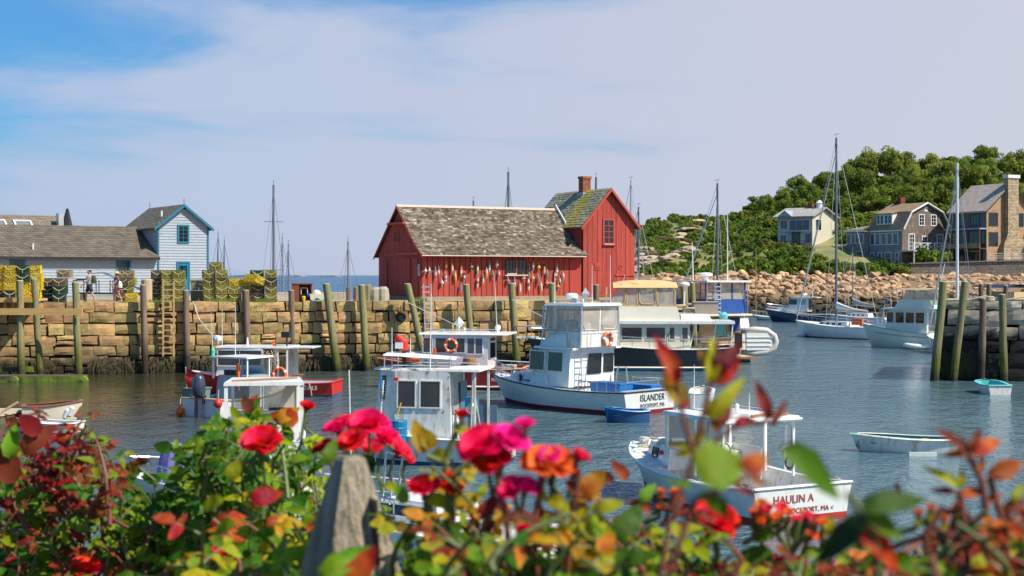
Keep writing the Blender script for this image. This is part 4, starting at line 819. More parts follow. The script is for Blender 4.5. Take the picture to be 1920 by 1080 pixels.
# buoys on the wall
pal = {'w': (.72, .68, .62), 'g': (.24, .26, .27), 'y': (.72, .42, .04), 'o': (.75, .20, .03), 'c': (.68, .55, .32), 'b': (.18, .27, .45), 'k': (.05, .05, .05), 'r': (.45, .08, .05), 'n': (.25, .15, .10), 'e': (.25, .38, .28)}
nm = {'w': 'white', 'g': 'grey', 'y': 'yellow', 'o': 'orange', 'c': 'cream', 'b': 'blue', 'k': 'black', 'r': 'red', 'n': 'brown', 'e': 'green'}
def bmat(k): return mat('buoy_paint_' + nm[k], tuple(v * .85 for v in pal[k]), .75, .15, 8, dirt=(.22, .18, .13), dscale=12, dlo=.58, dhi=.75)
BU = [(112, 232, 'w', 's', .22), (155, 235, 'wg', 't', .36), (228, 265, 'bwb', 't', .62), (262, 225, 'nw', 't', .45), (350, 172, 'yo', 't', .3), (345, 315, 'gwgw', 't', .5), (303, 370, 'w', 's', .3), (420, 192, 'yw', 't', .45), (457, 303, 'cy', 't', .48), (524, 243, 'owo', 't', .55),
      (560, 300, 'kwg', 't', .42), (520, 435, 'g', 't', .45), (645, 190, 'gn', 's', .26), (714, 230, 'we', 't', .46), (716, 370, 'wrw', 't', .5), (780, 325, 'gw', 't', .48), (820, 260, 'wy', 't', .5), (853, 185, 'gbw', 't', .52), (893, 280, 'gn', 't', .34), (940, 158, 'w', 's', .3),
      (963, 277, 'wg', 't', .34), (1068, 348, 'g', 's', .4), (1143, 370, 'bw', 't', .5), (1208, 430, 'cw', 't', .5), (1250, 313, 'rw', 's', .26), (1313, 250, 'kg', 't', .75), (1308, 395, 'wnw', 't', .65), (1360, 185, 'wg', 't', .42), (1425, 190, 'y', 's', .32), (1358, 315, 'yc', 's', .28),
      (1420, 335, 'gn', 't', .5), (1455, 420, 'wc', 't', .5), (1490, 205, 'kyw', 't', .58), (1527, 280, 'eg', 't', .52), (1525, 372, 'ow', 's', .16), (1563, 372, 'o', 's', .16), (1635, 225, 'gw', 's', .5), (1622, 290, 'cn', 's', .32), (1672, 365, 'wn', 't', .5), (1710, 300, 'we', 't', .46), (1650, 415, 'yo', 's', .3)]
order = sorted(range(len(BU)), key=lambda i: BU[i][0]); rank = {i: k for k, i in enumerate(order)}
for i, (zx, zy, cs, sh, L) in enumerate(BU):
    px, py = 780 + zx / 6.194, 470 + zy / 6.194; p = hit(px, py, C0 + SN * .19, SN)
    # local frame of the shack wall
    ws = WORDS + ['twenty-first', 'twenty-second', 'twenty-third', 'twenty-fourth', 'twenty-fifth', 'twenty-sixth', 'twenty-seventh', 'twenty-eighth', 'twenty-ninth', 'thirtieth', 'thirty-first', 'thirty-second', 'thirty-third', 'thirty-fourth', 'thirty-fifth', 'thirty-sixth', 'thirty-seventh', 'thirty-eighth', 'thirty-ninth', 'fortieth', 'forty-first']
    rk_ = rank[i]; pos = 'leftmost' if rk_ == 0 else ws[rk_] + ' from the left'
    colr = ' and '.join(dict.fromkeys(nm[c] for c in cs)); t = thing('lobster_buoy', '%s %s buoy, %s on the red wall' % (colr, 'long spindle' if L > .55 else 'spindle' if sh == 't' else 'round', pos), 'buoy', p, RZ, 'lobster buoys hung on the red wall')
    rr_ = (.068 if sh == 't' else .11) * R.uniform(.9, 1.1); n = len(cs); prof_ = lambda f: rr_ * ((1 if .12 < f < .85 else .72) if sh == 't' else math.sin(math.pi * min(.97, max(.06, f ** .8))))
    for k, c in enumerate(cs):
        f0, f1 = k / n, (k + 1) / n; nn = 4; pr_ = [(prof_(1 - (f0 + (f1 - f0) * j / nn)), L / 2 - L * (f0 + (f1 - f0) * j / nn)) for j in range(nn + 1)]
        MB().lathe(pr_[::-1], 9).build('float' if k == 0 else 'band', bmat(c), t)
    MB().tube([(0, 0, -L / 2 - .08), (0, 0, L / 2 + .1)], .014, 5).build('spindle', M['deck'], t)
    MB().tube([(0, 0, L / 2 + .08), (0, .1, L / 2 + .17)], .008, 4).build('cord', M['rope'], t); t.rotation_euler = (0, R.uniform(-.1, .1), RZ)

# ------------------------------------------------------------------ blue-grey clapboard fish house
BR = rad(33); B0 = Vector((-664 / F * 103, 103, 3.78))
clap = mat('blue_white_clapboard', (.34, .39, .455), .7, .07, 3, dirt=(.25, .28, .32), dscale=2, dlo=.55, dhi=.8); btr = mat('teal_blue_trim', (.010, .16, .26), .55, .08, 4)
bh = thing('blue_fish_house', 'two-storey pale blue clapboard tower with teal trim beside the long low shed', 'building', B0, BR)
MB().prism([(0, 0), (3.75, 0), (3.75, 4.95), (1.87, 6.3), (0, 4.95)], 0.03, 7.2, 'y').build('wall', clap, bh)
def clapboards(par, x0, x1, z0, zf, h=.2, y=0):
    mb = MB(); z = z0
    while z < zf(None):
        xa, xb = x0, x1
        if z > 4.95: k = (z - 4.95) / 1.35 * 1.87; xa, xb = x0 + k, x1 - k
        if xb - xa > .1: mb.add([(xa, y - .035, z), (xb, y - .035, z), (xb, y + .02, z), (xa, y + .02, z), (xa, y, z + h), (xb, y, z + h)], [(0, 3, 2, 1), (0, 1, 5, 4)])
        z += h
    return mb.build('clapboards', clap, par, kind='stuff')
clapboards(bh, .0, 3.75, 0, lambda _: 6.15)
mbs = MB()
for i in range(24): z = .2 * i; mbs.add([(-.035, 7.2, z), (-.035, 0, z), (.02, 0, z), (.02, 7.2, z), (0, 7.2, z + .2), (0, 0, z + .2)], [(0, 3, 2, 1), (0, 1, 5, 4)])
mbs.build('side_clapboards', clap, bh, kind='stuff')
for x in (-.04, 3.68): MB().box(x, x + .12, -.07, -.036, 0, 4.9).build('corner_board', btr, bh)
q = [(-.35, 4.68), (1.87, 6.42), (4.1, 4.68)]; mb = MB()
for (xa, za), (xb, zb) in zip(q, q[1:]): mb.hexa([(xa, -.3, za), (xb, -.3, zb), (xb, 7.4, zb), (xa, 7.4, za)], [(xa, -.3, za + .12), (xb, -.3, zb + .12), (xb, 7.4, zb + .12), (xa, 7.4, za + .12)])
brf = rowmat('blue_house_roof', (.17, .155, .11), .13, .3, .25); rf = mb.build('roof', brf, bh); mb = MB()
for (xa, za), (xb, zb) in zip(q, q[1:]): mb.hexa([(xa, -.35, za - .08), (xb, -.35, zb - .08), (xb, -.305, zb - .08), (xa, -.305, za - .08)], [(xa, -.35, za + .13), (xb, -.35, zb + .13), (xb, -.305, zb + .13), (xa, -.305, za + .13)])
mb.build('rake_board', btr, rf); MB().tube([(1.87, -.2, 6.5), (1.87, -.2, 6.95)], .02, 4).build('finial', M['dark'], rf); MB().tube([(1.87, 7.2, 6.5), (1.87, 7.2, 6.95)], .02, 4).build('finial', M['dark'], rf)
MB().tube([(.8, 1.5, 5.6), (.8, 1.5, 6.1)], .07, 6).build('vent_pipe', M['white'], rf)
fb_ = Face((0, -.04, 0), (1, 0, 0), (0, 0, 1))
fb_.window(bh, 1.55, 3.85, .64, 1.1, btr, M['window'], .12, 1, 3, .05, mull=.03)
d_ = fb_.window(bh, 1.5, 0, .75, 2.3, btr, btr, .12, 0, 0, .05, 'door'); fb_.window(d_, 1.62, 1.25, .5, .85, btr, M['window'], .04, 1, 2, .08, 'door_window')
low = thing('long_low_shed', 'long low pale blue clapboard shed with a brown shingled roof', 'building', B0, BR)
MB().prism([(0.03, 0), (8.4, 0), (8.4, 2.75), (4.2, 4.8), (.03, 2.75)], -20, -.06, 'x').build('wall', clap, low)
mb = MB()
for i in range(14): z = .2 * i; mb.add([(-20, -.035, z), (-.06, -.035, z), (-.06, .02, z), (-20, .02, z), (-20, 0, z + .2), (-.06, 0, z + .2)], [(0, 3, 2, 1), (0, 1, 5, 4)])
mb.build('clapboards', clap, low, kind='stuff'); mb = MB()
mb.hexa([(-20.2, -.45, 2.55), (-.0, -.45, 2.55), (-.0, 4.2, 4.85), (-20.2, 4.2, 4.85)], [(-20.2, -.45, 2.7), (-.0, -.45, 2.7), (-.0, 4.2, 5.0), (-20.2, 4.2, 5.0)])
mb.hexa([(-20.2, 4.21, 4.85), (-.0, 4.21, 4.85), (-.0, 8.8, 2.55), (-20.2, 8.8, 2.55)], [(-20.2, 4.21, 5.0), (-.0, 4.21, 5.0), (-.0, 8.8, 2.7), (-20.2, 8.8, 2.7)])
rf = mb.build('roof', rowmat('brown_shed_roof', (.145, .12, .09), .14, .35, .28), low); MB().box(-20.2, 0, -.5, -.455, 2.5, 2.68).build('eave_board', M['dark'], rf)
MB().tube([(-8.6, .6, 3.0), (-8.6, .6, 3.6)], .06, 6).build('vent_pipe', M['white'], rf); MB().box(-12.2, -10.3, 2.9, 3.0, 4.3, 4.38).build('roof_strip', M['grey'], rf)
fb2 = Face((0, -.04, 0), (1, 0, 0), (0, 0, 1))
for x in (-10.2, -2.9): fb2.window(low, x, 1.45, .8, .95, btr, M['window'], .12, 2, 1, .05, mull=.03)
back = thing('rear_shed_roof', 'second brown-roofed shed with two skylights rising behind the long low shed', 'building', W(150, 420, 114), BR); back.location.z = 3.78
MB().prism([(0, 0), (9, 0), (9, 3.6), (4.5, 6.1), (0, 3.6)], -22, -.1, 'x').build('wall', clap, back)
mb = MB(); mb.hexa([(-22, -.3, 3.4), (0, -.3, 3.4), (0, 4.5, 6.12), (-22, 4.5, 6.12)], [(-22, -.3, 3.55), (0, -.3, 3.55), (0, 4.5, 6.27), (-22, 4.5, 6.27)]); rf = mb.build('roof', rowmat('tan_shed_roof', (.22, .18, .13), .14, .35, .2), back)
sl_ = Vector((0, 4.8, 2.72)).normalized(); fr_ = Face((0, -.3, 3.56), (1, 0, 0), sl_)
for x in (-6.2, -4.2): fr_.window(rf, x, 3.35, 1.15, .95, trim, M['glass'], .12, 0, 0, .12, 'skylight')
MB().box(-1.0, -.6, 2.4, 3.2, 4.6, 6.4).build('vent_stack', M['alu'], back); MB().lathe([(.5, 0), (.1, 1.7)], 8, (-.2, 2.8, 5.1)).build('vent_cap', M['dark'], back)

# ------------------------------------------------------------------ lobster traps
def trapmesh(m, w, h_, L, seed):
    mb = MB(); r = .011; st = .085; rr = random.Random(seed)
    def bar(a, b): 
        a = Vector(a); b = Vector(b); t = (b - a).normalized(); u = t.orthogonal().normalized() * r; v = t.cross(u)
        b0 = len(mb.v); mb.v += [tuple(p + q) for p in (a, b) for q in (u, -u * .5 + v * .87, -u * .5 - v * .87)]
        mb.f += [(b0, b0 + 1, b0 + 4, b0 + 3), (b0 + 1, b0 + 2, b0 + 5, b0 + 4), (b0 + 2, b0, b0 + 3, b0 + 5)]; mb.m += [0] * 3
    X, Y, Z = w / 2, L, h_
    nx, nz, ny = round(w / st), round(h_ / st), round(L / (st * 1.3))
    for i in range(nx + 1):
        x = -X + w * i / nx; bar((x, 0, 0), (x, 0, Z)); bar((x, 0, Z), (x, Y, Z)); bar((x, Y, 0), (x, Y, Z))
    for i in range(nz + 1):
        z = Z * i / nz; bar((-X, 0, z), (X, 0, z)); bar((-X, 0, z), (-X, Y, z)); bar((X, 0, z), (X, Y, z))
    for i in range(ny + 1): y = Y * i / ny; bar((-X, y, Z), (X, y, Z)); bar((-X, y, 0), (-X, y, Z)); bar((X, y, 0), (X, y, Z))
    return mb.mesh('wire_cage', m)
tcol = {'yellow': (.80, .62, .015), 'dark green': (.02, .09, .07), 'olive yellow': (.42, .37, .07), 'grey-brown': (.20, .15, .10), 'bleached tan': (.48, .36, .24)}
TM = {k: mat('trap_wire_' + k.replace(' ', '_'), c, .5, .2, 4, rnd=.12) for k, c in tcol.items()}
netm = mat('trap_netting', (.46, .42, .27), .9, .2, 12); inner = {k: mat('trap_inner_' + k.replace(' ', '_'), tuple(x * .8 + .02 for x in c), .9, .35, 5, rnd=.2, dirt=(.12, .09, .04), dscale=5, dlo=.5, dhi=.6) for k, c in tcol.items()}
TME = {k: trapmesh(TM[k], .66, .42, .95, 1) for k in tcol}
hd = MB().tube([(-.31, -.02, .36), (-.12, -.03, .22), (0, -.03, .19), (.12, -.03, .22), (.31, -.02, .36)], .022, 5).tube([(0, -.03, .19), (0, -.02, .02)], .018, 5).mesh('entry_head', netm)
INN = {k: MB().box(-.29, .29, .05, .9, .015, .40).add([(-.3, .02, .03), (.3, .02, .03), (.3, .30, .22), (-.3, .30, .22)], [(0, 1, 2, 3)]).mesh('bait_and_netting', inner[k]) for k in tcol}
def trap(px, yb, d, col, lab, rz=None, z=None):
    p = W(px, yb, d); 
    if z is not None: p.z = z
    t = thing('lobster_trap', lab, 'lobster trap', p, (RZ * .4 if rz is None else rz) + R.uniform(-.07, .07), 'lobster traps stacked on the wharf')
    inst('wire_cage', TME[col], t); inst('entry_head', hd, t)
    inst('inner_netting', INN[col], t); return t
lv = ['bottom', 'second', 'third', 'fourth', 'fifth', 'sixth']
def stack(px, d, cols, where, z0=ZT - .05, rz=None, top='topmost'):
    for k, c in enumerate(cols):
        pos = top if k == len(cols) - 1 else lv[k] + (' one' if k == 0 else ' up'); trap(px + R.uniform(-1, 1), 560, d + R.uniform(-.06, .06), c, '%s trap, %s of the stack %s' % (c, pos, where), rz, z0 + k * .435)
Y, DG, OL, GB, BT = 'yellow', 'dark green', 'olive yellow', 'grey-brown', 'bleached tan'
stack(-5, 75.2, [DG, Y, Y, Y], 'at the very edge on the timber staging', 3.99); stack(19, 75.2, [DG, Y, Y, Y], 'second column on the timber staging', 3.99); stack(42, 75.3, [Y, Y, DG, DG], 'behind the outermost green piling', 3.99); stack(64, 75.6, [Y, Y, Y, Y], 'at the right end of the staging', 3.99)
stack(88, 78.0, [DG, DG, GB], 'right of the staging post'); stack(110, 77.6, [DG, DG, GB], 'left of the piling at the beam end')
trap(118, 560, 78.6, BT, 'bleached tan trap lying alone across the top of the dark green traps', .1, ZT + 1.28)
stack(228, 80.5, [GB, GB, GB, BT], 'behind the walking woman, left column'); stack(247, 79.0, [Y], 'on the ground beside the bleached bollard', top='single'); stack(240, 80.6, [GB, OL, OL, BT], 'behind the walking woman, right column')
stack(294, 79.6, [GB, GB, GB, GB], 'left of the wooden ladder'); stack(314, 79.0, [OL] * 4, 'directly above the wooden ladder'); stack(335, 79.0, [OL] * 4, 'between the ladder and the teal door')
stack(392, 79.2, [OL] * 4, 'right of the grey totes'); stack(415, 79.2, [OL] * 4, 'below the two thin far masts'); trap(404, 560, 79.2, OL, 'olive yellow trap alone on top, bridging the two tall stacks', None, ZT - .05 + 4 * .435)
stack(440, 79.4, [OL, OL, Y], 'low one just left of the dark piling'); stack(463, 79.5, [OL, OL, Y], 'low one right behind the dark piling')
stack(484, 79.6, [GB, GB, OL, DG], 'with the tilted yellow trap, left column'); stack(508, 79.4, [OL, OL, GB, OL], 'nearest the tall dark mast')
trap(486, 560, 79.0, Y, 'bright yellow trap tilted on the side of the rightmost stacks', None, ZT + .95).rotation_euler = (0, .35, .9)
# grey fish totes
gt = mat('grey_green_tote', (.22, .23, .17), .7, .12, 3)
for k in range(2):
    for j in range(2):
        t = thing('fish_tote', '%s grey-green plastic tote, %s of its pair by the teal door' % (('lower', 'upper')[k], ('left', 'right')[j]), 'tote', W(365 + j * 15, 560, 80.6), .2, 'grey totes by the door'); t.location.z = ZT - .06 + k * .62
        MB().hexa([(-.2, 0, 0), (.2, 0, 0), (.2, .7, 0), (-.2, .7, 0)], [(-.24, -.04, .6), (.24, -.04, .6), (.24, .74, .6), (-.24, .74, .6)]).build('tub', gt, t); MB().box(-.25, .25, -.06, -.045, .5, .58).build('rim', gt, t)
# open wooden crate, net tote
bxm = mat('red_brown_box_wood', (.24, .06, .03), .8, .2, 3)
cr_ = thing('wooden_locker', 'open red-brown wooden locker holding blue and yellow gear', 'crate', W(566, 562, 80), .1); cr_.location.z = ZT - .06
w_, h_, d_ = 1.1, .95, .8
MB().box(-w_ / 2, w_ / 2, d_ - .05, d_, 0, h_).build('back_panel', bxm, cr_); MB().box(-w_ / 2, -.15, -.02, .04, 0, h_).build('front_panel', bxm, cr_); MB().box(-w_ / 2, -w_ / 2 + .05, .05, d_ - .06, 0, h_).build('side_panel', bxm, cr_); MB().box(w_ / 2 - .05, w_ / 2, .0, d_ - .06, 0, h_).build('side_panel', bxm, cr_)
MB().box(-w_ / 2 - .04, w_ / 2 + .04, -.05, d_ + .04, h_ + .002, h_ + .06).build('lid', bxm, cr_)
MB().box(-.1, .45, .2, .6, .05, .4).build('tackle', M['dark'], cr_); MB().lathe([(.1, 0), (.12, .2), (.05, .25)], 8, (.1, .12, .05)).build('float', M['yellow'], cr_)
MB().tube([(-.05, .1, .4), (-.05, .1, .75), (.3, .1, .75), (.3, .1, .35)], .025, 5).build('white_frame', M['white'], cr_); MB().lathe([(.08, 0), (.1, .2)], 8, (.35, .1, .25)).build('float', M['bluetote'], cr_)
nt_ = thing('net_tote', 'cream tote with a white float and green netting beside the leaning green piling', 'tote', W(597, 563, 79.8), .15); nt_.location.z = ZT - .06
MB().hexa([(-.42, 0, .08), (.42, 0, .08), (.42, .6, .08), (-.42, .6, .08)], [(-.48, -.03, .42), (.48, -.03, .42), (.48, .63, .42), (-.48, .63, .42)]).build('tub', M['cream'], nt_); MB().lathe([(.05, -.2), (.2, -.12), (.24, 0), (.2, .12), (.05, .2)], 10, (-.1, .2, .45)).build('float', M['deck'], nt_)
MB().grid(lambda u, v: (-.2 + u * .75, -.15 + v * .2, .1 + .06 * math.sin(u * 9) + .05 * math.cos(v * 7 + u * 5)), 10, 3).build('netting', mat('green_netting', (.01, .28, .12), .8, .3, 9), nt_)
# gangway lying along the wharf and ropes
gw_ = thing('gangway', 'aluminium gangway with bent white handrails lying along the blue shed', 'gangway', W(200, 562, 84), .1); gw_.location.z = ZT
for yy in (0, .9):
    MB().tube([(-1.9, yy, .35), (2.2, yy, .3)], .06, 6).build('side_beam', M['dark'], gw_); MB().tube([(-1.9, yy, 1.15), (-1.2, yy, 1.15)] if yy else [(-1.9, yy, 1.1), (-1.3, yy, 1.12)], .035, 5).build('short_rail', M['dark'], gw_)
    MB().tube([(-.9, yy, 1.5), (-.3, yy, 1.55), (.1, yy, 1.4), (.9, yy, .95), (2.2, yy, .45)], .035, 5).build('handrail', M['metal'], gw_)
    for x in (-1.9, -1.3, -.6, .2, 1.0): MB().tube([(x, yy, .35), (x, yy, 1.1)], .03, 5).build('stanchion', M['dark'], gw_)
MB().box(-1.9, 2.2, .05, .85, .3, .34).build('tread', M['alu'], gw_)
for x in (-1.5, 1.3): MB().box(x, x + .15, -.1, 1.0, -.06, .28).build('trestle', wetw, gw_)
for pts, lab in (([W(762, 566, 78.3), W(800, 585, 77), W(860, 612, 74), W(930, 632, 70)], 'pale mooring line from the leaning piling sagging to the red-hulled boat'),
                 ([W(960, 562, 79.3), W(1000, 585, 77), W(1030, 600, 73)], 'pale mooring line from a green piling to the white flybridge boat'),
                 ([W(480, 560, 79), W(500, 590, 78), W(640, 640, 76)], None), ([W(362, 565, 76), W(374, 600, 66), W(399, 629, 54.2)], 'thin pale line hanging from the wharf to the skiff with the green float')):
    if lab: MB().tube(pts, .022, 5).build('mooring_line', M['wrope'], label=lab, cat='rope')
grass_ = MB()
for k in range(900):
    px = random.Random(k).choice([R.uniform(265, 345), R.uniform(395, 440), R.uniform(480, 520), R.uniform(772, 800)]); p = W(px, 560, R.uniform(77.2, 78.6) if px < 700 else 80.5); p.z = ZT - .05; hh = R.uniform(.1, .28); dx = R.uniform(-.08, .08); grass_.add([p + Vector((-.012, 0, 0)), p + Vector((.012, 0, 0)), p + Vector((dx, .02, hh))], [(0, 1, 2)])
grass_.build('wharf_grass', mat('wharf_grass', (.12, .20, .02), .8, .3, 5), kind='stuff', label='tufts of green grass along the wharf edge')

# ------------------------------------------------------------------ people
skin = mat('sunlit_skin', (.52, .27, .17), .6, .06, 6)
def skinfig(name, verts, edges, radii, m, parent, root=0, sub=2):
    me = bpy.data.meshes.new(name); me.from_pydata(verts, edges, []); o = bpy.data.objects.new(name, me); link(o)
    md = o.modifiers.new('skin', 'SKIN'); md.use_smooth_shade = True
    if not me.skin_vertices: me.skin_vertices  # created with the modifier
    return o
def limbs(name, chains, m, parent, n=10):
    """one continuous surface: remeshed union of tapered limbs"""
    mb = MB()
    for pts, rs in chains:
        pts = [Vector(p) for p in pts]; P2 = []; R2 = []
        for i in range(len(pts) - 1):
            for k in range(3): f = k / 3; P2.append(pts[i].lerp(pts[i + 1], f)); R2.append(rs[i] + (rs[i + 1] - rs[i]) * f)
        P2.append(pts[-1]); R2.append(rs[-1]); mb.tube(P2, R2, n)
    o = mb.build(name, m, parent); rm = o.modifiers.new('remesh', 'REMESH'); rm.mode = 'VOXEL'; rm.voxel_size = .017; rm.use_smooth_shade = True
    sm = o.modifiers.new('smooth', 'SMOOTH'); sm.iterations = 3; return o
def person(label, loc, rz, sc_, shirt, shorts, hair, hat=None, stride=.22):
    t = thing('person', label, 'person', loc, rz); t.scale = (sc_,) * 3    # faces -x, walking
    ch = [([(0, 0, .93), (0, 0, 1.12), (-.01, 0, 1.32), (0, 0, 1.43), (-.015, 0, 1.52)], [.14, .125, .15, .10, .055]),
          ([(-.02, 0, 1.50), (-.03, 0, 1.58), (-.03, 0, 1.66), (-.02, 0, 1.73)], [.055, .085, .098, .06]), ([(-.12, 0, 1.60), (-.14, 0, 1.585)], [.02, .012]),
          ([(-.03, .09, 1.6), (-.03, .105, 1.63)], [.02, .015]), ([(-.03, -.09, 1.6), (-.03, -.105, 1.63)], [.02, .015]),
          ([(0, -.18, 1.40), (0, .18, 1.40)], [.06, .06])]
    for s in (-1, 1):
        f = -s * stride
        ch.append(([(0, s * .09, .95), (f * .8 - .03, s * .1, .50), (f + (.12 if f > 0 else 0), s * .1, .09)], [.10, .062, .04])); ft = (f + (.12 if f > 0 else 0), s * .1, .05); ch.append(([(ft[0] + .05, ft[1], .05), (ft[0] - .08, ft[1], .035), (ft[0] - .19, ft[1], .03)], [.042, .04, .028]))
        a = s * .16; hx = a * 1.2 - .16; ch.append(([(0, s * .19, 1.40), (a * .6 + .02, s * .23, 1.12), (hx, s * .24, .90)], [.055, .042, .03])); h0 = Vector((hx, s * .24, .90)); ch.append(([h0, h0 + Vector((-.03, 0, -.08))], [.032, .035]))
        for k in range(4): b = h0 + Vector((-.055 + k * .022 - .01, 0, -.10)); ch.append(([b, b + Vector((-.008, -s * .006, -.045)), b + Vector((-.004, -s * .02, -.08))], [.011, .010, .008]))
        ch.append(([h0 + Vector((-.05, -s * .005, -.04)), h0 + Vector((-.085, -s * .01, -.08)), h0 + Vector((-.09, -s * .02, -.105))], [.012, .011, .009]))
    limbs('body', ch, skin, t)
    limbs('shirt', [([(0, 0, .90), (0, 0, 1.12), (-.01, 0, 1.32), (0, 0, 1.44)], [.165, .15, .175, .12]), ([(0, -.19, 1.40), (0, .19, 1.40)], [.078, .078])] + [([(0, s * .18, 1.40), (s * .05, s * .215, 1.28)], [.075, .068]) for s in (-1, 1)], shirt, t)
    limbs('shorts', [([(0, -.04, .95), (0, .04, .95)], [.165, .165])] + [([(0, s * .09, .95), (-s * stride * .75 - .02, s * .1, .55)], [.125, .105]) for s in (-1, 1)], shorts, t)
    limbs('hair', [([(0, 0, 1.66), (0.01, 0, 1.72)], [.105, .085]), ([(.045, 0, 1.60), (.03, 0, 1.70)], [.07, .08])], hair, t)
    for s in (-1, 1): MB().lathe([(.008, -.004), (.012, 0), (.008, .004)], 6, (-.118, s * .032, 1.63), axis='x').build('eye', M['dark'], t)
    if hat: MB().lathe([(.24, 0), (.23, .02), (.115, .03), (.11, .11), (.05, .13)], 14, (-.02, 0, 1.67)).build('sun_hat', hat, t)
    return t
man = person('man in a grey sleeveless top and dark shorts walking left along the wharf', W(168, 566, 77.4), 0, .99, mat('grey_shirt', (.30, .32, .38), .85, .1, 5), mat('dark_shorts', (.025, .03, .05), .85, .1, 5), mat('dark_hair', (.03, .018, .012), .8, .2, 9)); man.location.z = ZT - .03
wom = person('woman in a straw hat, dark top and pink shorts walking along the wharf', W(219, 566, 77.8), .25, .92, mat('dark_purple_top', (.06, .03, .08), .85, .1, 5), mat('pink_shorts', (.50, .20, .18), .85, .1, 5), mat('light_hair', (.35, .22, .12), .8, .2, 9), mat('straw', (.68, .52, .28), .85, .12, 20), .16); wom.location.z = ZT - .03
t = thing('backpack', 'olive green backpack worn by the man in the grey top', 'backpack', man.location + Vector((.2, 0, 1.0)), 0); limbs('pack', [([(.0, 0, .0), (.03, 0, .2), (0, 0, .42)], [.13, .15, .10])], mat('olive_pack', (.06, .06, .02), .8, .15, 6), t)
MB().tube([(-.02, .12, .4), (-.18, .15, .42), (-.32, .15, .25), (-.2, .17, .02), (0, .12, .05)], .02, 5).build('strap', mat('pack_strap', (.03, .03, .02), .8), t)
t = thing('shoulder_bag', 'white cloth bag slung over the woman with the straw hat', 'bag', wom.location + Vector((.19, -.12, .75)), 0); limbs('bag_body', [([(0, 0, 0), (.02, 0, .18), (0, 0, .36)], [.13, .13, .05])], mat('white_cloth', (.72, .68, .62), .85, .08, 6), t)
MB().tube([(0, 0, .33), (-.12, .05, .58), (-.2, .1, .62)], .015, 5).build('strap', M['rope'], t)

# ------------------------------------------------------------------ stone pier, right
PA = PX(1747, 71.6); PB = PX(1990, 70.0); pt = (PB - PA).normalized(); ang_ = math.atan2(pt.y, pt.x)
pier = thing('stone_pier', 'dark wet granite block pier head entering from the right edge', 'pier', (0, 0, 0))
def pstones(O, t, s0, s1, n0=0): return stone_wall(pier, O, t, s0, s1, [.42, .78, .72, .66, .70, .66, .5], 3.92, BKR, .8, .7, 1.6, .04, random.Random(17))
pstones(PA + Vector((.25, 0, 0)), pt, .62, 8.5)
side = Vector((.34, 1, 0)).normalized(); SA = PA + Vector((.62, .9, 0)) + side * 8; stone_wall(pier, SA, -side, -.2, 7.3, [.42, .78, .72, .66, .70, .66, .5], 3.92, BKR, .8, .7, 1.6, .04, random.Random(18))
MB().hexa([(PA.x + .5, PA.y + .25, -.6), (PB.x + 4, PB.y + .2, -.6), (PB.x + 4, PB.y + 9, -.6), (PA.x + 3.2, PA.y + 8.7, -.6)], [(PA.x + .5, PA.y + .25, 3.86), (PB.x + 4, PB.y + .2, 3.86), (PB.x + 4, PB.y + 9, 3.86), (PA.x + 3.2, PA.y + 8.7, 3.86)]).build('core', joint, pier)
weedstrip(PA + Vector((.3, 0, 0)), pt, Vector((pt.y, -pt.x, 0)), 0, 8, 900, 1.3, 8).build('seaweed', mat('green_black_weed', (.025, .035, .010), .8, .3, 5), kind='stuff', label='dark green weed hanging on the right stone pier')
for px0, y0, px1, d, r, k, lab in [(1769, 529, 1752, 70.9, .21, 0, 'dark green piling at the outer corner of the right pier'), (1809, 529, 1788, 70.7, .18, 0, 'leaning bright green piling with a pale sawn top on the right pier'),
        (1843, 560, 1840, 70.6, .17, 1, 'grey-brown knotty piling in the middle of the right pier face'), (1879, 553, 1883, 70.4, .18, 0, 'upright piling with yellow-green lower half at the right pier')]: piling(px0, y0, px1, d, r, pl_b if k else pl_g, lab, group='pilings of the right pier')
for px, y0, d in ((1839, 533, 74), (1854, 533, 74), (1886, 536, 75)): piling(px, y0, px, d, .12, pl_b, 'thin brown post on top of the right pier, %s' % {1839: 'left of the pair', 1854: 'right of the pair', 1886: 'beside the navy awning'}[px], 3.5, 'posts on top of the right pier', 'pier_post')
a, b = W(1770, 562, 71.3), W(1925, 556, 70.2); MB().tube([a, a.lerp(b, .3) + Vector((0, 0, -.05)), a.lerp(b, .5) + Vector((0, 0, .1)), a.lerp(b, .75) + Vector((0, 0, -.12)), b], .035, 5).build('pier_rope', M['wrope'], label='pale rope strung along the top of the right pier between pilings', cat='rope')
cb = MB(); [cb.torus((0, 0, .04 + .05 * k), .2 - .02 * k, .035, 'z', 14, 5) for k in range(4)]; o = cb.build('rope_coil', M['rope'], label='coil of tan rope on top of the right pier beside the brown piling', cat='rope'); o.location = (W(1857, 560, 71.2).x, 71.2, 3.93)
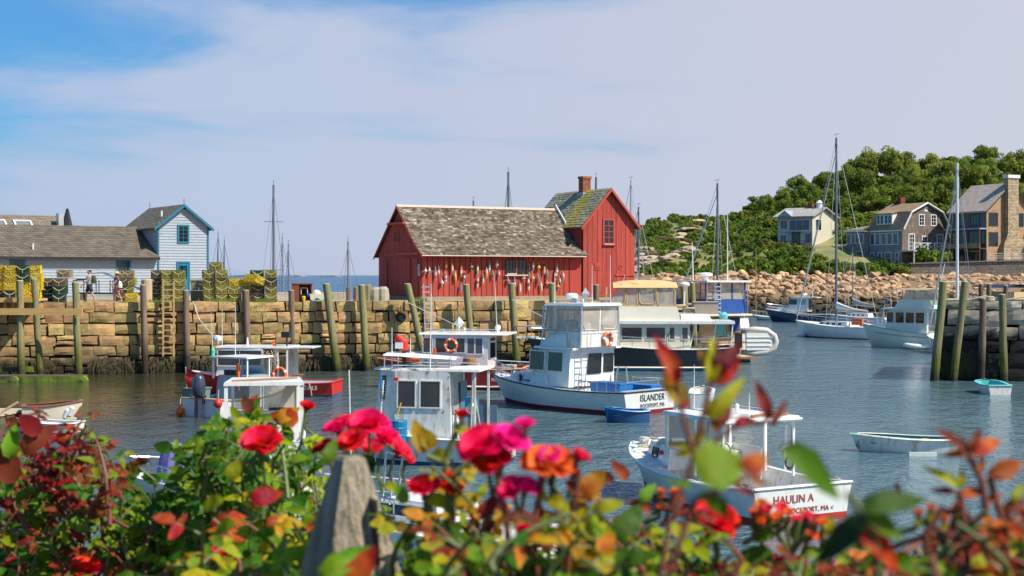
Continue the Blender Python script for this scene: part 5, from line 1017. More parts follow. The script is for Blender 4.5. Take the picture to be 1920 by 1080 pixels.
# ------------------------------------------------------------------ boats
class Hull:
    def __init__(s, root, L, B, zs, zb, top, bot, tr=.86, rake=.5, dr=.45, boot=.10, tc=.45, sole=.25, fl=.86, bfl=.45, sag=.12, deck=None, rail=None, inner=None, stripe=None, cap=None, tr_rake=0.0, po=2.2, closed=False):
        s.L, s.B, s.zs, s.zb, s.tr, s.rake, s.sag, s.po, s.trr = L, B, zs, zb, tr, rake, sag, po, tr_rake
        ts = [i / 18 for i in range(19)]; ts[-1] = .998; ts += []; rows = []
        for t in ts:
            h, z = s.hb(t), s.sh(t); w = fl * (1 - t ** 3) + bfl * t ** 3 * (1 - t * .6); row = []
            for f, zz in ((0, -dr * (1 - t ** 5)), (w * .82, -.18 * (1 - t ** 5)), (w, 0), (w + (1 - w) * .12, boot), (w + (1 - w) * .5, z * .5 + boot * .5), (w + (1 - w) * .9, z * .86), (1, z)):
                row.append((s.x(t, zz), h * f, zz))
            rows.append(row)
        mb = MB(); n = 7
        for sd in (1, -1):
            b = len(mb.v)
            for row in rows: mb.v += [(x, y * sd, z) for x, y, z in row]
            for i in range(len(rows) - 1):
                for j in range(n - 1):
                    a = b + i * n + j; q = (a, a + n, a + n + 1, a + 1); mb.f.append(q if sd < 0 else q[::-1]); mb.m.append(1 if j < 3 else (2 if (j == 5 and stripe) else 0))
        b = len(mb.v); mb.v += [(x, y, z) for x, y, z in rows[0]] + [(x, -y, z) for x, y, z in rows[0]]
        for j in range(n - 1): mb.f.append((b + j, b + j + 1, b + n + j + 1, b + n + j)); mb.m.append(1 if j < 3 else 0)
        me = mb.mesh('hull', [top, bot, stripe or top]); autosmooth(me, 35); s.o = link(bpy.data.objects.new('hull', me), root); s.root = root
        deck = deck or M['deck']
        mb = MB(); k0 = 0 if closed else tc
        mb.grid(lambda u, v: (lambda t: (s.x(t, s.sh(t)), (s.hb(t) - .02) * (2 * v - 1), s.sh(t) - .015 + .06 * (1 - (2 * v - 1) ** 2)))(k0 + (.995 - k0) * u), 14, 6); mb.build('deck', deck, root, smooth=True)
        ww = lambda t: .93 * (fl * (1 - t ** 3) + bfl * t ** 3 * (1 - t * .6))
        if not closed:
            mb = MB(); mb.grid(lambda u, v: (lambda t: (s.x(t, sole) + .03, (s.hb(t) * ww(t) - .04) * (2 * v - 1), sole))(tc * u), 6, 1)
            mb.build('cockpit_sole', inner or M['sole'], root); mb = MB()
            for sd in (1, -1): mb.grid(lambda u, v: (lambda t: (s.x(t, s.sh(t)) + .05, sd * ((s.hb(t) * ww(t) - .04) * (1 - v) + (s.hb(t) - .09) * v), sole + (s.sh(t) - sole) * v))(tc * u), 6, 1)
            mb.add([(s.x(0, 0) + .07, -s.hb(0) + .1, sole), (s.x(0, 0) + .07, s.hb(0) - .1, sole), (s.x(0, zs) + .07, s.hb(0) - .08, zs), (s.x(0, zs) + .07, -s.hb(0) + .08, zs)], [(0, 1, 2, 3)])
            xb = s.x(tc, s.sh(tc)); mb.add([(xb, -s.hb(tc) + .1, sole), (xb, s.hb(tc) - .1, sole), (xb, s.hb(tc) - .05, s.sh(tc)), (xb, -s.hb(tc) + .05, s.sh(tc))], [(0, 1, 2, 3)]); mb.build('cockpit_lining', inner or top, root)
            mb = MB()
            for sd in (1, -1): mb.grid(lambda u, v: (lambda t: (s.x(t, s.sh(t)), sd * (s.hb(t) + .01 - .14 * v), s.sh(t) + .012))(tc * u), 6, 1)
            mb.add([(s.x(0, zs) - .01, -s.hb(0), zs + .01), (s.x(0, zs) - .01, s.hb(0), zs + .01), (s.x(0, zs) + .13, s.hb(0) - .02, zs + .01), (s.x(0, zs) + .13, -s.hb(0) + .02, zs + .01)], [(0, 1, 2, 3)]); mb.build('gunwale', cap or top, root)
        if rail:
            mb = MB()
            for sd in (1, -1): mb.tube([(s.x(t, s.sh(t)), sd * (s.hb(t) + .012), s.sh(t) - .01) for t in ts], .03, 5)
            mb.tube([(s.x(0, zs) - .012, -s.hb(0), zs - .01), (s.x(0, zs) - .012, s.hb(0), zs - .01)], .03, 5); mb.build('rub_rail', rail, root)
    def sh(s, t): return s.zs + (s.zb - s.zs) * t ** 1.8 - s.sag * math.sin(math.pi * min(1, t * 1.15)) * (1 - t)
    def hb(s, t): return s.B / 2 * (s.tr + (1 - s.tr) * math.sin(min(1, t / .45) * math.pi / 2)) if t < .45 else s.B / 2 * max(.012, 1 - ((t - .45) / .55) ** s.po)
    def x(s, t, z): return t * s.L - s.rake * max(0, 1 - max(z, -.2) / s.zb) * t ** 5 - s.trr * (z / s.zs) * (1 - t) ** 6
    def rails(s, t0, t1, h, m=None, n=6, name='bow_rail', inset=.08, dip=0, mid=False, r=.022):
        m = m or M['metal']; ts = [t0 + (t1 - t0) * i / n for i in range(n + 1)]; mb = MB(); top = {}
        P = lambda t, sd, hh: (s.x(t, s.sh(t)) - (.0 if t < .98 else .05), sd * max(.0, s.hb(t) - inset), s.sh(t) + hh)
        for sd in (1, -1):
            hs = [h * (1 if i < n or not dip else 1) * (.55 if (dip and i == 0) else 1) for i in range(n + 1)]
            mb.tube([P(t, sd, hh) for t, hh in zip(ts, hs)], r, 5)
            if mid: mb.tube([P(t, sd, hh * .5) for t, hh in zip(ts, hs)], r * .7, 4)
            for t, hh in zip(ts, hs): mb.tube([P(t, sd, 0), P(t, sd, hh)], r * .8, 4)
        if t1 > .95: mb.tube([P(t1, 1, h), (s.x(t1, s.sh(t1)) + .12, 0, s.sh(t1) + h), P(t1, -1, h)], r, 5)
        if t0 < .02: mb.tube([P(t0, 1, h), P(t0, -1, h)], r, 5)
        return mb.build(name, m, s.root)
class Cab:
    """cabin block: (xa, xf, wa, wf, z) at the bottom and at the top: aft x, fore x, half widths aft / fore, height"""
    def __init__(s, root, bot, top, m, name='cabin'):
        def q(a): xa, xf, wa, wf, z = a; return [Vector((xa, -wa, z)), Vector((xf, -wf, z)), Vector((xf, wf, z)), Vector((xa, wa, z))]
        s.b, s.t, s.root = q(bot), q(top), root; s.o = MB().hexa(s.b, s.t).build(name, m, root)
    def face(s, w):
        i, j = {'stbd': (0, 1), 'front': (1, 2), 'port': (2, 3), 'aft': (3, 0)}[w]; o, u = s.b[i], s.b[j] - s.b[i]; v = (s.t[i] + s.t[j]) / 2 - (s.b[i] + s.b[j]) / 2
        v = v - u.normalized() * v.dot(u.normalized()); f = Face(o, u, v); f.w = u.length; f.h = v.length; f.n = f.u.cross(f.v).normalized(); return f
    def win(s, w, a, b, c, d, fr=None, gl=None, par=None, fw=.03, nx=0, ny=0, name='window', proud=.04, pr=.028):   # fractions of the face
        f = s.face(w); return f.window(par or s.o, a * f.w, c * f.h, (b - a) * f.w, (d - c) * f.h, fr or M['white'], gl or M['window'], fw, nx, ny, proud, name, pr=pr)
def boat(name, label, px, d, th, cat='boat', group=None):
    p = PX(px, d); return thing(name, label, cat, p, rad(90 + th), group)
def ring(root, c, r, axis='x', label=None):
    return MB().torus(c, r, r * .25, axis, 20, 8, 0, 1).build('life_ring', [M['orange'], M['white']], root, smooth=True, label=label)
def antenna(root, x, y, z, h, r=.012, lean=0): return MB().tube([(x, y, z), (x + lean, y, z + h)], [r * 1.5, r * .7], 5).build('antenna', M['white'], root)
def radar(root, x, y, z, s_=.25, m2=None): return MB().lathe([(.06, -.15), (.08, -.02), (s_ * .9, 0), (s_, .05), (s_, .13), (s_ * .75, .2), (.02, .22)], 14, (x, y, z)).build('radar_dome', m2 or M['white'], root, smooth=False)
def diamond(root, x, y, z, s_=.2, h=.5, m_=None):
    a = [(s_, 0, 0), (0, s_, 0), (-s_, 0, 0), (0, -s_, 0), (0, 0, s_ * 1.15), (0, 0, -s_ * 1.15)]
    return MB().add([(x + p[0], y + p[1], z + h + p[2]) for p in a], [(0, 1, 4), (1, 2, 4), (2, 3, 4), (3, 0, 4), (1, 0, 5), (2, 1, 5), (3, 2, 5), (0, 3, 5)]).tube([(x, y, z), (x, y, z + h - s_)], .015, 4).build('radar_reflector', m_ or M['alu'], root)
def tote(parent_loc, lab, m, w=.9, l=.6, h=.45, rz=0, name='tote', cat='tote', group=None):
    t = thing(name, lab, cat, parent_loc, rz, group); MB().hexa([(-w / 2 * .9, -l / 2 * .9, 0), (w / 2 * .9, -l / 2 * .9, 0), (w / 2 * .9, l / 2 * .9, 0), (-w / 2 * .9, l / 2 * .9, 0)], [(-w / 2, -l / 2, h), (w / 2, -l / 2, h), (w / 2, l / 2, h), (-w / 2, l / 2, h)]).build('tub', m, t)
    MB().box(-w / 2 - .03, w / 2 + .03, -l / 2 - .03, l / 2 + .03, h + .002, h + .05).build('rim', m, t); return t
def loc(root, x, y, z): return root.matrix_basis @ Vector((x, y, z))
def barrel(p, lab, m, r=.27, h=.75):
    t = thing('barrel', lab, 'barrel', p); MB().lathe([(r * .93, 0), (r, .06), (r, h * .33), (r * 1.04, h * .36), (r, h * .39), (r, h * .64), (r * 1.04, h * .67), (r, h * .7), (r, h - .05), (r * .93, h)], 18).build('drum', m, t); MB().torus((0, 0, h - .02), r * .95, .02, 'z', 18, 5).build('rim', m, t); return t

def gear(b, h, roof=None, coil=None, cleats=((.05, 1), (.05, -1), (.6, 1), (.85, 1)), lights=None, fend=()):
    for t_, sd in cleats:
        x, y, z = h.x(t_, h.sh(t_)), sd * (h.hb(t_) - .08), h.sh(t_) + .02; MB().box(x - .02, x + .02, y - .015, y + .015, z, z + .05).tube([(x - .11, y, z + .06), (x + .11, y, z + .06)], .016, 5).build('cleat', M['metal'], b)
    if roof:
        xa, xb, w, z = roof
        for sd in (1, -1): mb = MB(); mb.tube([(xa, sd * w, z), (xa + .05, sd * w, z + .09), (xb - .05, sd * w, z + .09), (xb, sd * w, z)], .016, 5); mb.build('roof_handrail', M['metal'], b)
        MB().lathe([(.03, 0), (.05, .04), (.05, .16), (.03, .19)], 8, ((xa + xb) / 2, 0, z)).build('masthead_light', M['deck'], b)
        MB().box(xb - .35, xb - .1, -.28, -.08, z, z + .13).build('horn_box', M['grey'], b)
    if lights: x, y, z = lights; MB().box(x - .06, x + .06, y, y + .05, z, z + .09).build('port_light', M['red'], b)
    if coil:
        mb = MB()
        for k in range(5): mb.torus((coil[0] + R.uniform(-.03, .03), coil[1] + R.uniform(-.03, .03), coil[2] + .035 * k), .2 - .015 * k, .022, 'z', 14, 4)
        mb.build('rope_coil', M['wrope'], b)
    for t_, sd in fend:
        x, y, z = h.x(t_, h.sh(t_)), sd * (h.hb(t_) + .1), h.sh(t_) - .5; MB().lathe([(.03, -.24), (.1, -.18), (.1, .18), (.03, .24)], 10, (x, y, z)).tube([(x, y, z + .22), (x, y - sd * .12, z + .52)], .01, 4).build('fender', M['white2'], b)
# --- white flybridge boat, centre
b = boat('flybridge_fishing_boat', 'white flybridge fishing boat with clear canopy, orange life ring and ISLANDER on its transom', 1219, 54, 46)
h = Hull(b, 8.3, 3.4, .88, 1.14, M['greyhull'], M['bottom'], tr=.93, rake=.75, tc=.36, rail=M['dark'], boot=.16, sole=.45, fl=.88, bfl=.35, deck=M['white'], tr_rake=.05)
c = Cab(b, (2.9, 5.25, 1.35, 1.05, .9), (2.85, 4.75, 1.3, .98, 2.33), M['white']); fb_ = dict(fw=.05, fr=M['white2'])
c.win('port', .04, .40, .42, .92, **fb_, gl=M['window2'], proud=.09, pr=.075); c.win('port', .50, .86, .42, .92, **fb_, gl=M['window2'], proud=.09, pr=.075); c.win('stbd', .1, .45, .42, .9, **fb_); c.win('stbd', .55, .9, .42, .9, **fb_); c.win('front', .08, .48, .35, .9, **fb_); c.win('front', .52, .92, .35, .9, **fb_)
c.win('aft', .40, .68, .35, .86, fr=M['dark'], fw=.03, name='cabin_door'); c.win('aft', .76, .95, .38, .84, fr=M['dark'], fw=.03)
Cab(b, (2.6, 5.0, 1.45, 1.08, 2.335), (2.6, 4.95, 1.42, 1.05, 2.42), M['white'], 'cabin_roof')
fc = Cab(b, (3.2, 4.85, 1.2, .85, 2.425), (3.25, 4.4, 1.15, .8, 2.95), M['white'], 'flybridge_coaming'); MB().box(4.35, 4.6, -.7, .7, 2.95, 3.05).build('windscreen_trim', M['dark'], fc.o)
Cab(b, (5.25, 7.0, .95, .45, 1.05), (5.2, 6.6, .85, .38, 1.32), M['white'], 'trunk_cabin')
top = Cab(b, (2.3, 4.45, 1.15, 1.05, 4.02), (2.35, 4.4, 1.1, 1.0, 4.12), M['white'], 'hardtop')
for x, y in ((2.45, 1.08), (2.45, -1.08), (4.35, .98), (4.35, -.98)): MB().tube([(x + (.25 if x > 4 else 0), y * 1.08, 2.42), (x, y, 4.02)], .028, 5).build('top_post', M['metal'], b)
vn = Cab(b, (2.5, 4.62, 1.1, .95, 2.96), (2.45, 4.35, 1.05, .95, 4.0), M['vinyl'], 'clear_curtain'); apr = Cab(b, (2.5, 3.2, 1.12, 1.1, 2.43), (2.5, 3.2, 1.1, 1.08, 2.95), M['white2'], 'canvas_apron')
for w, cuts in (('port', (0, .33, .66, 1)), ('aft', (0, .5, 1)), ('stbd', (0, .5, 1)), ('front', (0, .5, 1))):
    f = vn.face(w); mb = MB()
    for q in cuts: f.slab(mb, q * f.w - .03, q * f.w + .03, 0, f.h, .004, .014)
    f.slab(mb, 0, f.w, 0, .07, .004, .015); f.slab(mb, 0, f.w, f.h - .07, f.h, .004, .015)
    for a_, b_ in zip(cuts, cuts[1:]): 
        pts = [f.P(f.w * (a_ + (b_ - a_) * u), f.h * v, .012) for u, v in ((.12, .85), (.12, .3), (.2, .14), (.8, .14), (.88, .3), (.88, .85))]; mb.tube(pts, .014, 4)
    mb.build('curtain_seam', M['white2'], vn.o)
st = MB().lathe([(.18, 0), (.2, .3), (.12, .6)], 10, (3.0, .2, 2.95)); st.build('helm_seat', M['white'], b); MB().box(3.9, 4.2, -.6, .6, 2.96, 3.4).build('helm_console', M['white2'], b)
ring(b, (2.42, -.42, 2.72), .25); radar(b, 4.1, -.2, 4.28, .26); diamond(b, 3.3, -.1, 4.12, .22, .35, M['grey']); antenna(b, 4.2, .7, 4.1, 1.2); antenna(b, 2.7, -.9, 4.1, 1.9); antenna(b, 2.7, .2, 4.1, 1.5)
for y0 in (.95, .55): MB().tube([(2.84, y0, .55), (2.55, y0, 2.5)], .02, 5).build('ladder_rail', M['metal'], b)
for i in range(6): z = .8 + i * .28; x = 2.84 - (z - .55) / 1.95 * .29; MB().tube([(x, .95, z), (x, .55, z)], .018, 5).build('ladder_rung', M['metal'], b)
mb = MB(); mb.tube([(2.5, 1.1, 2.45), (2.5, 1.1, 2.95), (2.5, -1.1, 2.95), (2.5, -1.1, 2.45)], .02, 5); [mb.tube([(2.5, y, 2.45), (2.5, y, 2.95)], .015, 4) for y in (-.7, -.1, .5)]; mb.build('bridge_rail', M['metal'], b)
h.rails(.66, .985, .55, n=5, dip=1, mid=True); h.rails(.0, .26, .38, n=5, name='stern_rail'); MB().tube([(2.7, -1.25, .9), (2.6, -1.25, 1.6), (2.2, -1.25, 1.62), (2.1, -1.25, .9)], .03, 6).build('grab_rail', M['metal'], b)
MB().tube([(4.1, 1.28, .95), (4.15, 1.28, 1.35), (5.4, 1.1, 1.4), (5.6, 1.1, 1.0)], .022, 5).build('side_rail', M['metal'], b)
gear(b, h, (2.6, 4.1, .85, 4.13), (6.9, 0, 1.12), lights=(4.6, 1.02, 2.2))
MB().tube([(7.2, 0, 1.15), (7.8, .05, 1.25), (8.35, .05, 1.15)], .03, 5).build('anchor', M['alu'], b)
mt = basis((-.043, -.08, .50), (0, -1, 0), (-.06, 0, 1)); text('ISLANDER', .36, M['ink'], b, mt, 'name_lettering', squash=.92); mt = basis((-.045, -.1, .26), (0, -1, 0), (0, 0, 1)); text('ROCKPORT, MA', .21, M['ink'], b, mt, 'port_lettering', squash=.95)
for yy, ww in ((-.94, .05),): pass
sf = MB()    # small serifs that turn the built-in letters into the painted roman ones
MB().box(.25, .5, -1.15, 1.15, .5, .88).build('transom_seat', M['white'], b)
tote(loc(b, 1.6, .35, .46), 'long bright blue fish tote amidships in the flybridge boat cockpit', M['bluetote'], 1.5, .8, .62, b.rotation_euler.z)
tote(loc(b, 1.1, -.9, .46), 'smaller bright blue tote by the far rail of the flybridge boat', M['bluetote'], 1.3, .5, .5, b.rotation_euler.z)
MB().lathe([(.02, 0), (.09, .05), (.09, .25), (.02, .3)], 8, (5.6, 1.2, 1.0)).build('fender', M['dark'], b)
# small tenders behind it
def dinghy(name, label, px, d, th, L, B, zs, top, inn, bot=None, rim=None, pram=False, sole=.12, oar=False, group=None):
    t = boat(name, label, px, d, th, 'dinghy', group); hh = Hull(t, L, B, zs, zs * 1.25, top, bot or top, tr=.8, rake=.25 if not pram else .1, dr=.15, boot=.04, tc=.93, sole=sole, inner=inn, rail=rim, cap=rim or top, sag=.04, deck=inn, po=2.2 if not pram else 5)
    for tt in (.12, .45, .78): x = tt * L; MB().box(x - .12, x + .12, -hh.hb(tt) + .07, hh.hb(tt) - .07, zs * .62, zs * .68).build('thwart', inn, t)
    return t, hh
dinghy('pram_dinghy', 'bright blue pram dinghy tucked under the transom lettered ISLANDER', 1213, 51.2, 100, 1.55, 1.0, .42, M['bluebot'], M['bluetote'], rim=M['bluetote'], pram=True)
dinghy('white_skiff', 'white square-ended skiff just behind the flybridge boat, half hidden by red leaves', 1312, 55.5, -12, 2.0, 1.0, .62, M['white'], M['white2'], pram=True)

# --- HAULIN lobster boat, lower right
b = boat('open_lobster_boat', 'white open-cabin lobster boat lettered HAULIN with a red waterline, seen from behind', 1507, 30.4, 29)
h = Hull(b, 6.5, 2.9, .76, 1.02, M['greyhull'], mat('bright_red_bottom', (.38, .03, .025), .6, .15, 3), tr=.92, rake=.55, tc=.56, sole=.18, boot=.13, fl=.88, bfl=.35, deck=M['deck'], rail=M['white'], inner=M['white2'], sag=.16)
rf = Cab(b, (1.35, 3.9, 1.08, .92, 1.99), (1.4, 3.85, 1.05, .9, 2.07), M['white'], 'cabin_roof'); MB().tube([(1.34, 1.08, 2.0), (1.34, -1.08, 2.0)], .04, 6).build('roof_edge', M['white'], b)
tk = Cab(b, (3.55, 5.2, 1.0, .5, .72), (3.6, 5.05, .88, .42, 1.24), M['white'], 'trunk_cabin'); tk.win('port', .3, .5, .4, .75, fr=M['dark'], gl=M['window'], fw=.02)
for x, y, w in ((1.5, .98, .05), (1.5, -.98, .05), (2.5, .98, .045), (2.5, -.98, .07), (3.7, .9, .06), (3.7, -.9, .06), (3.75, .3, .035), (3.75, -.3, .035)): MB().box(x - w / 2, x + w / 2, y - w / 2, y + w / 2, 1.2 if x > 3 else .72, 1.99).build('cabin_post', M['white'], b)
MB().hexa([(3.72, -.88, 1.26), (3.74, -.88, 1.26), (3.74, .88, 1.26), (3.72, .88, 1.26)], [(3.7, -.88, 1.96), (3.72, -.88, 1.96), (3.72, .88, 1.96), (3.7, .88, 1.96)]).build('windscreen', M['glass'], b)
for sd in (1, -1): MB().hexa([(2.55, sd * .95 - .01, 1.2), (3.65, sd * .91 - .01, 1.2), (3.65, sd * .91 + .01, 1.2), (2.55, sd * .95 + .01, 1.2)], [(2.55, sd * .95 - .01, 1.25), (3.65, sd * .91 - .01, 1.25), (3.65, sd * .91 + .01, 1.25), (2.55, sd * .95 + .01, 1.25)]).build('window_ledge', M['white'], b)
MB().box(2.6, 3.6, -.98, -.92, .5, 1.2).build('side_panel', M['white'], b); MB().box(3.3, 3.6, -.9, .3, .2, 1.1).build('helm_console', M['white2'], b); MB().torus((3.25, -.4, 1.12), .17, .018, 'x', 16, 5).build('steering_wheel', M['dark'], b)
MB().box(2.3, 2.9, -.2, .6, .2, .75).build('engine_box', M['white2'], b); MB().tube([(1.9, -1.1, .8), (1.9, -1.1, 1.75), (1.75, -1.0, 1.8)], .04, 6).build('davit', M['metal'], b)
MB().lathe([(.02, -.05), (.17, -.05), (.13, 0), (.17, .05), (.02, .05)], 14, (1.85, -1.12, 1.2), axis='x').build('pot_hauler', M['grey'], b); MB().lathe([(.03, 0), (.05, .1), (.03, .6)], 8, (1.6, -1.05, 1.25)).build('exhaust', M['dark'], b)
MB().torus((1.6, -.95, 1.0), .13, .03, 'y', 14, 5).build('hose_coil', M['dark'], b)
rt = MB().lathe([(.03, 0), (.05, .05), (.05, .2), (.01, .22)], 8, (2.4, -.1, 2.08)); rt.build('roof_light', M['white'], b); antenna(b, 2.2, -.3, 2.08, .45, .008); antenna(b, 3.2, .5, 2.05, 1.1, .01); MB().tube([(1.5, .2, 2.1), (1.5, -.5, 2.14), (1.6, -.9, 2.1)], .03, 5).build('gaff', M['teak'], b)
MB().tube([(5.6, .3, 1.15), (5.7, 0, 1.2), (5.0, -.3, 1.15), (4.6, -.6, 1.12)], .03, 5).build('anchor_rope', M['rope'], b); MB().box(5.75, 6.05, -.08, .08, 1.02, 1.2).build('bow_bitt', M['white'], b)
MB().torus((5.2, .45, 1.08), .2, .018, 'z', 14, 4).build('deck_line', M['rope'], b); MB().box(.15, .3, -1.2, 1.2, .5, .74).build('stern_seat', M['dark'], b)
gear(b, h, (1.7, 3.5, .8, 2.08), (4.4, .5, 1.2), lights=(3.9, .9, 1.05))
mt = basis((-.012, .28, .42), (0, -1, 0), (0, 0, 1)); text('HAULIN A', .24, M['inkred'], b, mt, 'name_lettering'); mt = basis((-.012, -.12, .20), (0, -1, 0), (0, 0, 1)); text('ROCKPORT, MA', .155, M['inkred'], b, mt, 'port_lettering')
st5 = MB(); P5 = [(.045 * math.cos(math.pi / 2 + k * math.pi / 5) * (1 if k % 2 == 0 else .4), .045 * math.sin(math.pi / 2 + k * math.pi / 5) * (1 if k % 2 == 0 else .4)) for k in range(10)]
st5.prism([(-.78 + x, .25 + z) for x, z in P5], -.018, -.01, 'x').build('star_mark', M['grey'], b)

# --- cabin lobster boat, centre left
b = boat('cabin_lobster_boat', 'old white cabin lobster boat with blue barrel on deck, ROCKPORT MASS at the stern', 956, 39.9, 79)
h = Hull(b, 4.8, 2.3, .78, 1.05, M['white2'], M['bluebot'], tr=.85, rake=.45, tc=.5, sole=.2, rail=M['white'], stripe=M['greyhull'], inner=M['grey'], sag=.12, deck=M['deck'])
c = Cab(b, (1.45, 3.05, .95, .92, .62), (1.5, 3.05, .9, .86, 2.56), M['white2'])
c2 = Cab(b, (3.05, 3.8, .92, .55, .62), (3.05, 3.55, .86, .5, 2.56), M['white2'], 'angled_front')
c.win('port', .06, .36, .50, .86, gl=M['window2'], fw=.035); c.win('port', .46, .80, .50, .86, gl=M['window2'], fw=.035, nx=0)
c.win('aft', .15, .8, .42, .94, fr=M['white2'], gl=M['glass']); c.win('stbd', .1, .9, .5, .86); c2.win('front', .1, .9, .5, .85)
f = c2.face('port'); mb = MB()
for i in range(9):
    for j in range(2): f.slab(mb, .28 + j * .09, .35 + j * .09, 1.15 + i * .075, 1.20 + i * .075, .0, .03)
mb.build('vent_grille', M['dark'], c2.o)
mb = MB(); f = c.face('port')
for a_ in (.15, .42, .72, 1.1, 1.38): f.slab(mb, a_, a_ + .04, .86, .90, 0, .02)
for z_ in (1.2, 1.5, 1.8): f.slab(mb, 1.52, 1.55, z_, z_ + .03, 0, .02)
mb.build('bolt_head', M['grey'], c.o, kind='stuff')
Cab(b, (.65, 3.75, 1.02, .62, 2.57), (.65, 3.7, 1.0, .6, 2.63), M['white2'], 'cabin_roof')
for x, y in ((.8, .9), (.8, -.9)): MB().box(x - .03, x + .03, y - .03, y + .03, .7, 2.57).build('aft_post', M['white2'], b)
MB().box(1.42, 1.44, -.9, -.1, .3, 2.2).build('blue_bulkhead', mat('blue_grey_bulkhead', (.08, .17, .26), .6, .12, 3), b); MB().box(.55, 1.4, -.95, -.9, .3, 1.5).build('blue_side', mat('blue_grey_bulkhead', (.08, .17, .26)), b)
MB().lathe([(.02, 0), (.15, .0), (.16, .06), (.10, .12), (.03, .14)], 16, (.95, .6, 1.55), axis='y').build('hauler_plate', M['metal'], b); MB().box(.8, 1.15, .35, .58, 1.3, 1.85).build('hauler_housing', M['bluebarrel'], b)
barrel(loc(b, 2.9, 1.13, .62), 'bright blue plastic barrel standing against the white cabin side', M['bluebarrel'], .26, .62)
for i, (x, lab) in enumerate(((3.32, 'yellow and blue float nearest the bow of the old cabin boat'), (3.18, 'yellow float with dark top leaning on the old cabin boat'))):
    t = thing('trap_float', lab, 'float', loc(b, x, 1.0, .74)); MB().lathe([(.03, 0), (.09, .05), (.1, .2), (.08, .28)], 10).build('float_body', M['yellow'], t); MB().lathe([(.08, .28), (.06, .36), (.02, .38)], 10).build('float_top', M['bluebarrel'] if i else M['aqua'], t)
MB().tube([(3.15, 1.02, .72), (2.85, .98, 1.7)], .02, 5).build('boat_hook', M['yellow'], b); MB().tube([(3.5, .86, .9), (3.4, .8, 2.3)], .022, 5).build('pole', M['white'], b)
MB().tube([(3.45, .9, 2.5), (3.42, .95, 2.1)], .03, 5).build('hose', M['bluetote'], b)
# red-topped exhaust stack, canopy and whips on the roof
MB().lathe([(.06, 0), (.065, .45)], 8, (3.0, .1, 2.63)).build('exhaust_stack', mat('rusty_iron2', (.12, .06, .04), .8, .3, 5), b)
MB().tube([(3.0, .1, 3.1), (3.02, .1, 3.3), (3.2, .1, 3.48)], [.12, .14, .10], 10).build('stack_cover', M['red'], b); MB().box(3.0, 3.22, .22, .25, 3.15, 3.32).build('cover_label', M['white'], b)
cv = MB(); cv.grid(lambda u, v: (3.45 - u * 2.0, (.75 - u * .35) * (1 - 2 * v), 2.98 - .12 * u + .07 * math.sin(math.pi * v)), 6, 6).build('canopy', M['white'], b, smooth=True)
for x, y in ((3.4, .7), (3.4, -.7), (1.6, .4)): MB().tube([(x, y, 2.63), (x, y, 2.95)], .018, 4).build('canopy_post', M['metal'], b)
antenna(b, 3.3, .3, 2.63, 1.1); antenna(b, 2.05, .9, 2.6, 2.1, .014, -.03); antenna(b, 2.9, -.2, 2.63, .8); antenna(b, 3.72, -.6, .8, .01)
MB().tube([(4.2, 1.2, -.3), (4.25, 1.25, 2.6)], .018, 5).build('outrigger_pole', M['white'], b)
h.rails(.55, .8, .12, n=2, name='toe_rail', m=M['wrope']); MB().tube([(4.7, .25, .95), (4.0, 1.0, .8), (3.6, 1.15, .5), (3.5, 1.2, .1)], .018, 4).build('bow_line', M['wrope'], b)
MB().lathe([(.02, 0), (.16, .0), (.16, .03), (.02, .035)], 14, (2.9, 1.06, .33), axis='y').build('port_hole', M['dark'], b)
MB().box(.2, .9, .2, .95, .6, .66).build('bait_board', M['plywood'], b); tote(loc(b, .62, .55, .21), 'small blue fish box under the bait board of the old cabin boat', M['bluetote'], .5, .4, .35, b.rotation_euler.z)
gear(b, h, (1.0, 3.2, .7, 2.63), (4.1, .3, .85), lights=(3.0, .93, 2.3), fend=((.2, 1),))
for k in range(6): MB().box(3.05 - .0, 3.07, .88, .94, .8 + .25 * k, .83 + .25 * k).build('hinge', M['grey'], b)
mt = basis((-.012, .0, .46), (0, -1, 0), (0, 0, 1)); text('ROCKPORT', .15, M['ink'], b, mt, 'port_lettering', squash=1.6); mt = basis((-.012, .0, .26), (0, -1, 0), (0, 0, 1)); text('MASS', .16, M['ink'], b, mt, 'state_lettering', squash=1.8)
MB().tube([(.9, .95, .7), (.85, .9, 2.5)], .03, 6).tube([(.6, .8, .7), (.8, .85, 1.9)], .02, 5).build('hauling_frame', M['rope'], b)

# --- red-hulled boat behind it
b = boat('red_hulled_boat', 'red-hulled boat with a white pilothouse and orange life ring against the stone wall', 985, 66.0, 80)
h = Hull(b, 7.0, 2.9, 1.0, 1.35, M['redhull'], M['bottom'], tr=.88, rake=.6, tc=.4, sole=.45, rail=M['tan'], boot=.12, inner=M['redhull'], deck=M['redhull'])
MB().tube([(h.x(t_, .2), h.hb(t_) * .9 + .02, .16) for t_ in (0, .1, .2, .3, .45)], .04, 4).build('white_stripe', M['white'], b)
c = Cab(b, (1.55, 4.7, 1.1, .95, .95), (1.55, 4.35, 1.05, .9, 2.48), M['white'])
for a_, b_ in ((.04, .17), (.22, .38), (.40, .52), (.54, .66)): c.win('port', a_, b_, .48, .9, gl=M['window2'], fw=.04)
for a_, b_ in ((.70, .80), (.82, .92)): c.win('port', a_, b_, .45, .9, gl=M['curtain'], fw=.04)
c.win('aft', .2, .8, .3, .9); Cab(b, (.6, 4.8, 1.25, .95, 2.49), (.6, 4.75, 1.2, .9, 2.57), M['white'], 'cabin_roof')
MB().box(3.2, 4.72, 1.08, 1.12, .96, 1.5).build('grey_panel', M['grey'], b)
ring(b, (3.25, 1.14, 2.0), .27, 'y'); diamond(b, 3.0, .5, 2.57, .24, .45, M['white']); antenna(b, 1.2, .6, 2.57, 2.6, .014, -.02 + .15); radar(b, 1.3, -.1, 2.7, .14)
